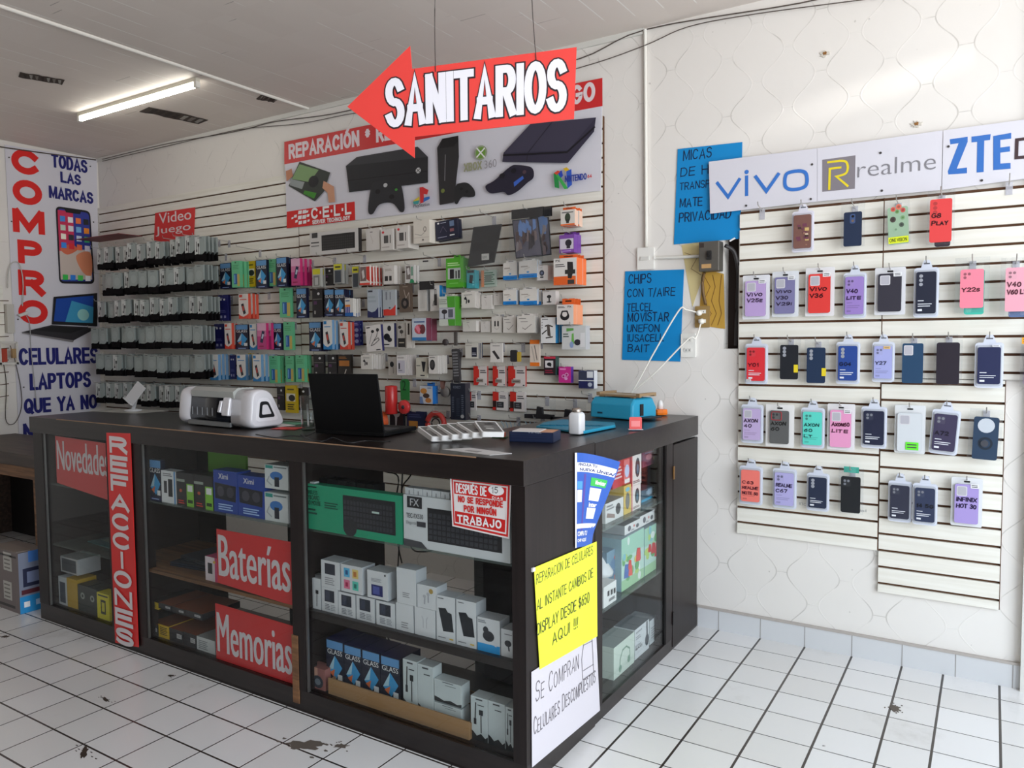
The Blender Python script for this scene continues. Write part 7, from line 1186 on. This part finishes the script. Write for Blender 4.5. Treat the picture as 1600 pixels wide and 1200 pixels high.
# ------------------------------------------------------------ phone cases, right wall
def case(px, body, kind, label, texts=(), ink=(60, 16, 60), cam='quad', off=.05, frame=(206, 210, 222), sticker=None, extra=None, tilt=0, cas=None, ctext=None, hookit=True):
    """kind: tray = rigid plastic frame with hang tab, bag = clear plastic bag; px = outline of the whole pack"""
    x0, y0, x1, y1 = px; a = wl(x0, (y0+y1)/2, off); b = wl(x1, (y0+y1)/2, off); t = wl((x0+x1)/2, y0, off); bo = wl((x0+x1)/2, y1, off); w = b.x-a.x; h = t.z-bo.z
    e = empty('phone_case_pack', ((a.x+b.x)/2, DW-off, t.z)); e.rotation_euler = (0, R(tilt), 0); tag(e, label, 'phone case')
    FR = C(*frame, rough=.3); d = .012
    if kind == 'tray':
        g = G(); g.prism(rr(-w/2, -h, w/2, -.006, .012), -d*.6, 0, FR); g.prism(rr(-w*.44, -h+.008, w*.44, -.016, .009), -d, -d*.6, C(*sub(frame, .9), rough=.3)); g.build('plastic_tray', e)
        g = G(); g.prism([(-w*.24, -.010), (w*.24, -.010), (w*.16, .016), (w*.10, .026), (-w*.10, .026), (-w*.16, .016)], -.004, -.002, FR); g.rect(-w*.12, .008, w*.12, .013, -.0044, C(90, 92, 100)); g.build('hang_tab', e)
        cw, ch, cz0 = w*.80, h-.040, -h+.016
    elif kind == 'bag':
        g = bagmesh(w, h, int(x0)); g.move(0, Matrix.Translation((0, -.008, .004))); g.build('clear_bag', e)
        cw, ch, cz0 = w*.66, h*.76, -h+.012
    else:      # soft white bag
        g = G(); g.prism(rr(-w/2, -h, w/2, 0, .006), -.006, 0, C(*frame, rough=.35)); g.prism(rr(-w*.1, -.020, w*.1, -.013, .003), -.0064, -.006, BLK); g.build('white_pouch', e)
        cw, ch, cz0 = w*.76, h*.80, -h+.014
    if cas: ca, cb, cc_, cd = cas; cw = (cc_-ca)*w; ch = (cd-cb)*h; cx = ((ca+cc_)/2-.5)*w; cz0 = -h+cb*h
    else: cx = 0
    y = -d-.0005; BC = C(*body, rough=.38); g = G(); k = len(g.v)
    g.prism(rr(cx-cw/2, cz0, cx+cw/2, cz0+ch, cw*.10), y-.006, y, BC, C(*sub(body, .8), rough=.4)); y -= .0064
    L0, Tp = cx-cw/2, cz0+ch
    if cam == 'quad': g.poly(rr(L0+cw*.10, Tp-ch*.27, L0+cw*.48, Tp-ch*.06, cw*.05), y, C(*[min(255, int(c*.9+14)) for c in body])); [g.poly(ell(L0+cw*u, Tp-ch*v, cw*.07, cw*.07, 10), y-.0003, C(*sub(body, .62)) if sum(body) > 200 else C(120, 122, 130)) for u, v in ((.2, .12), (.2, .21), (.38, .12))]
    elif cam == 'col': [g.poly(ell(L0+cw*.24, Tp-ch*v, cw*.10, cw*.10, 10), y, C(150, 152, 160) if sum(body) < 260 else C(*sub(body, .8))) for v in (.10, .20, .30)]
    elif cam == 'window': g.poly(rr(L0+cw*.08, Tp-ch*.30, L0+cw*.52, Tp-ch*.05, cw*.06), y, C(206, 204, 208)); g.poly(rr(L0+cw*.12, Tp-ch*.28, L0+cw*.48, Tp-ch*.07, cw*.05), y-.0003, C(176, 174, 182))
    elif cam == 'disc': g.poly(ell(cx, Tp-ch*.2, cw*.34, cw*.34, 18), y, C(190, 196, 204)); g.poly(ell(cx, cz0+ch*.38, cw*.30, cw*.30, 18), y, C(*sub(body, .6))); g.poly(ell(cx, cz0+ch*.38, cw*.2, cw*.2, 18), y-.0003, BC)
    elif cam == 'top': g.poly(rr(cx-cw*.16, Tp-ch*.34, cx+cw*.14, Tp-ch*.06, cw*.1), y, C(*sub(body, 1.7))); g.poly(ell(cx, Tp-ch*.13, cw*.08, cw*.08, 10), y-.0003, BLK); g.poly(ell(cx, Tp-ch*.26, cw*.08, cw*.08, 10), y-.0003, C(110, 90, 80))
    if ctext: pass
    if kind == 'tray' and cam != 'print' and not (texts and len(texts) > 3):
        TC = C(*(220, 222, 230)) if sum(body) < 420 else C(*sub(body, .85))
        for i, (u, v, ln) in enumerate(((.10, .30, .30), (.10, .22, .7), (.10, .17, .62), (.10, .06, .22))): g.rect(L0+cw*u, cz0+ch*v, L0+cw*(u+ln), cz0+ch*(v+(.018 if i < 3 else .05)), y-.0002, TC)
    pc = g.build('phone_case', e)
    if texts:
        g = G(); IK = C(*sub(ink, .55), rough=.4); n = len(texts); yy = y-.0012
        for i, tx in enumerate(texts):
            hh = ch*(.115 if n < 3 else .10); ww = cw*min(.86, .17*len(tx)+.1); zc = cz0+ch*(.56-.17*i if n > 1 else .42); stroke_text(g, tx, L0+cw*.07, zc, ww, hh, yy, IK, .19, .05, .34, i)
        g.build('marker_text', pc)
    if sticker:
        g = G(); su, sv, sw, sh, sc2 = sticker; g.rect((su-.5)*w, -h+sv*h, (su-.5+sw)*w, -h+(sv+sh)*h, y-.0016, C(*sc2))
        for i in range(2): g.rect((su-.5+sw*.12)*w, -h+(sv+sh*(.25+.35*i))*h, (su-.5+sw*.85)*w, -h+(sv+sh*(.40+.35*i))*h, y-.0019, C(70, 70, 74))
        g.build('price_sticker', e)
    if extra: extra(e, w, h, y)
    if hookit: hook((a.x+b.x)/2, t.z+(.012 if kind == 'tray' else -.012), off+.03, 'wire hook holding the '+' '.join(label.split()[:10]), None)
    return e
WST = (.62, .80, .26, .09, (230, 230, 232))
def brown(e, w, h, y):
    g = G(); rnd = random.Random(2)
    for i in range(16): a = rnd.uniform(-.30, .18)*w; b = -h*rnd.uniform(.3, .88); g.rect(a, b, a+w*rnd.uniform(.06, .2), b+h*rnd.uniform(.02, .08), y-.0004-.0001*i, C(*rnd.choice([(222, 196, 170), (150, 112, 90), (70, 48, 46), (200, 170, 110), (110, 60, 80)])))
    g.build('printed_pattern', e)
def floral(e, w, h, y):
    g = G(); C2 = lambda *c: C(*c)
    for a, b, r, c in ((-.18, .80, .10, (206, 90, 80)), (.05, .84, .12, (214, 110, 90)), (.22, .76, .10, (196, 80, 76)), (-.02, .74, .08, (110, 150, 90)), (.2, .6, .09, (120, 160, 110)), (-.2, .58, .12, (70, 60, 56)), (.14, .45, .1, (80, 90, 80)), (-.1, .36, .1, (150, 180, 150))): g.poly(ell(a*w, -h+b*h, r*w, r*w*1.1, 12), y-.0004, C(*c)); g.poly(ell(a*w, -h+b*h, r*w*.5, r*w*.5, 10), y-.0007, C(*sub(c, .75)))
    g.rect(-.42*w, -h+.06*h, .40*w, -h+.20*h, y-.001, C(214, 224, 40)); g.text('ONE VISION', -.38*w, -h+.09*h, .72*w, .08*h, y-.0014, C(50, 60, 20), .03); g.build('printed_pattern', e)
def teal_behind(c): 
    def f(e, w, h, y): g = G(); g.prism(rr(-w*.22, -h-.004, w*.36, -h*.2, .01), -.004, -.001, C(*c)); g.build('second_case', e)
    return f
def ring(e, w, h, y): g = G(); g.prism(ell(0, -h*.66, w*.12, w*.12, 16), y-.004, y, C(90, 92, 100, metal=.6, rough=.3)); g.build('finger_ring', e)
def tagy(e, w, h, y): g = G(); g.rect(w*.22, -h*.80, w*.40, -h*.62, y-.001, C(224, 200, 40)); g.build('yellow_sticker', e)
case((1238, 328, 1272, 394), (120, 84, 76), 'tray', 'brown city print phone case, leftmost case under the brand boards', cam='print', extra=brown, off=.06, frame=(214, 212, 222))
case((1315, 318, 1352, 388), (36, 48, 72), 'bag', 'dark blue bagged phone case under the realme lettering', cam='top', off=.06, cas=(.12, .04, .88, .80))
case((1383, 313, 1421, 385), (150, 176, 150), 'bag', 'green flower print phone case with a yellow sticker', cam='none', extra=floral, off=.06, cas=(.08, .04, .92, .84), tilt=-3)
case((1449, 300, 1492, 384), (220, 70, 70), 'bag', 'red phone case marked Play under the right brand board', ('G8', 'Play'), (70, 10, 30), 'col', .07, cas=(.10, .06, .90, .86), extra=lambda e, w, h, y: teal_behind((50, 40, 50))(e, w, h, y))
case((1161, 430, 1203, 499), (182, 156, 204), 'pouch', 'lilac phone case marked Vivo V25e at the left end', ('Vivo', 'V25e'), (70, 20, 80), 'window', .05, (222, 222, 226), WST)
case((1207, 424, 1248, 495), (122, 118, 158), 'pouch', 'slate purple phone case marked Vivo V30 and V29i', ('Vivo', 'V30', 'V29i'), (50, 16, 70), 'window', .05, (216, 218, 222), WST)
case((1259, 418, 1304, 494), (218, 62, 58), 'pouch', 'red phone case marked Vivo V36', ('Vivo', 'V36'), (70, 10, 30), 'window', .05, (222, 220, 222), WST)
case((1318, 424, 1354, 497), (150, 124, 190), 'tray', 'purple phone case marked V40 lite in a rigid tray', ('V40', 'lite'), (60, 20, 90), 'quad', .05)
case((1367, 418, 1415, 492), (52, 50, 60), 'pouch', 'black bagged phone case between the purple and black tray cases', (), (0, 0, 0), 'window', .05, (214, 214, 218), WST)
case((1428, 416, 1467, 496), (34, 38, 54), 'tray', 'black phone case in a rigid tray, second row left of pink', (), (0, 0, 0), 'col', .05)
case((1492, 404, 1546, 490), (236, 130, 150), 'bag', 'pink phone case marked Y22s with teal case behind', ('Y22s',), (90, 10, 40), 'quad', .07, cas=(.16, .10, .84, .80), extra=teal_behind((60, 180, 160)))
case((1563, 404, 1612, 494), (226, 160, 176), 'bag', 'pale pink phone case marked V60 Lite at the right edge', ('V40', 'V60 Lt'), (120, 30, 60), 'quad', .08, cas=(.16, .08, .9, .84), extra=teal_behind((90, 110, 150)))
case((1165, 535, 1200, 600), (214, 52, 60), 'tray', 'red phone case in a tray, leftmost of the third row', ('Y01',), (120, 10, 40), 'quad', .05, sticker=(.10, .06, .2, .06, (230, 226, 226)))
case((1216, 528, 1252, 595), (34, 36, 42), 'bag', 'black ribbed phone case with a yellow tag, third row', (), (0, 0, 0), 'col', .05, cas=(.12, .04, .90, .84), extra=tagy)
case((1258, 532, 1296, 601), (34, 50, 76), 'bag', 'dark blue phone case with kickstand and yellow tag', (), (0, 0, 0), 'col', .05, cas=(.10, .04, .86, .84), extra=tagy)
case((1307, 532, 1344, 600), (42, 70, 140), 'tray', 'royal blue phone case in a tray, third row', ('G04',), (20, 30, 80), 'col', .05)
case((1363, 532, 1398, 597), (160, 164, 214), 'tray', 'lavender blue phone case marked Y27', ('Y27',), (70, 70, 120), 'quad', .05, sticker=(.52, .80, .3, .06, (230, 190, 120)))
case((1408, 526, 1446, 600), (36, 66, 96), 'bag', 'petrol blue armoured phone case in a bag', (), (0, 0, 0), 'window', .05, cas=(.06, .02, .92, .86))
case((1460, 524, 1504, 603), (40, 34, 44), 'bag', 'glossy black phone case in a wrinkled bag', (), (0, 0, 0), 'none', .05, cas=(.08, .04, .90, .86))
case((1523, 533, 1568, 606), (34, 40, 76), 'tray', 'large midnight blue phone case in a tray', (), (0, 0, 0), 'none', .05, sticker=(.6, .88, .26, .04, (226, 226, 232)))
case((1594, 522, 1632, 606), (140, 110, 170), 'bag', 'purple phone case at the frame edge with an orange sticker', (), (0, 0, 0), 'none', .05, sticker=(.04, .82, .5, .12, (236, 160, 30)))
case((1159, 630, 1193, 692), (186, 166, 206), 'tray', 'lilac phone case marked AXON 40', ('AXON', '40'), (70, 20, 70), 'window', .05)
case((1197, 632, 1241, 698), (92, 92, 92), 'pouch', 'grey phone case with red camera rim in white box', ('AXON', '60'), (50, 50, 50), 'quad', .05, (226, 224, 222), cas=(.16, .08, .84, .86), extra=lambda e, w, h, y: (lambda g: (g.tube([(a, y-.001, b) for a, b in rr(-.27*w, -h*.36, .08*w, -h*.17, .006)], .0016, C(170, 40, 50), 5, True), g.build('camera_rim', e)))(G()))
case((1252, 635, 1289, 700), (90, 206, 190), 'tray', 'turquoise phone case marked AXON 60 Lt', ('AXON', '60', 'Lt'), (20, 50, 70), 'quad', .05)
case((1293, 631, 1336, 703), (224, 150, 190), 'pouch', 'pink phone case marked Axon60 lite', ('Axon60', 'lite'), (110, 20, 60), 'window', .05, (222, 220, 222), WST)
case((1346, 633, 1386, 700), (34, 38, 60), 'tray', 'dark navy phone case in a tray, fourth row centre', (), (0, 0, 0), 'quad', .05)
case((1398, 633, 1446, 708), (204, 208, 212), 'pouch', 'clear phone case with a bright green sticker', (), (0, 0, 0), 'window', .05, (216, 218, 220), (.38, .08, .42, .16, (100, 226, 50)), cas=(.10, .04, .90, .84))
case((1457, 638, 1502, 710), (60, 54, 80), 'tray', 'dark violet phone case in a tilted tray, fourth row', ('A72',), (30, 20, 50), 'quad', .055, tilt=4)
case((1515, 640, 1567, 719), (40, 60, 84), 'bag', 'dark blue ring phone case with round window', (), (0, 0, 0), 'disc', .05, cas=(.14, .02, .90, .86), extra=ring, tilt=2)
case((1156, 726, 1192, 788), (236, 120, 110), 'tray', 'coral phone case marked Realme Note 50', ('C63', 'REALME', 'NOTE 50'), (120, 10, 60), 'none', .05)
case((1208, 730, 1245, 794), (172, 166, 214), 'tray', 'lavender phone case marked Realme C67', ('REALME', 'C67'), (60, 20, 100), 'quad', .05)
case((1261, 737, 1296, 798), (36, 44, 66), 'tray', 'navy phone case in a tray, bottom row left part', (), (0, 0, 0), 'col', .05)
case((1311, 731, 1350, 803), (28, 30, 34), 'bag', 'black phone case in a bag with a teal header', (), (0, 0, 0), 'quad', .05, cas=(.10, .04, .88, .82), extra=lambda e, w, h, y: (lambda g: (g.box(-w*.3, -.012, -.02, w*.3, -.010, .006, C(50, 170, 150)), g.build('teal_header', e)))(G()))
case((1388, 749, 1425, 815), (46, 48, 64), 'tray', 'dark grey phone case in a tray, left of the one marked 5G', (), (0, 0, 0), 'quad', .05)
case((1426, 753, 1465, 820), (46, 54, 80), 'tray', 'dark slate phone case marked 14 5G', ('14 5G',), (20, 20, 30), 'quad', .062)
case((1486, 746, 1535, 822), (164, 146, 206), 'pouch', 'lilac phone case marked Infinix Hot 30', ('INFINIX', 'HOT 30'), (50, 20, 100), 'window', .05, (218, 220, 222), WST)
for (px, py) in ((1193, 329), (1577, 288)):
    q = wl(px, py, 0); hook(q.x, q.z, .08, ('empty wire hook under the first brand board' if px < 1300 else 'empty wire hook under the right brand board'))
s = Sheet('Y', DW, [(1248, 783), (1340, 794), (1340, 801), (1248, 790)], SLAT, .0006, .019)
PCL = C(120, 120, 124); s.text('RTC', 1249, 785, 1259, 789, PCL, -.01); s.text('Note 8', 1346-4, 795, 1354, 799, PCL, -.01)
s.done('pencil_note', 'faint pencil notes on the slats under the bottom cases', 'writing')
# ------------------------------------------------------------ check of labels (console only)
for lb, us in ALL_LABELS.items():
    n = len(lb.split())
    if n < 4 or n > 16: print('LABEL LENGTH', n, lb)
    if len(us) > 1 and (any(u[1] is None for u in us) or len({u[1] for u in us}) > 1): print('LABEL SHARED', len(us), lb, us[:2])
print('things', sum(len(v) for v in ALL_LABELS.values()), 'objects', len(bpy.data.objects))
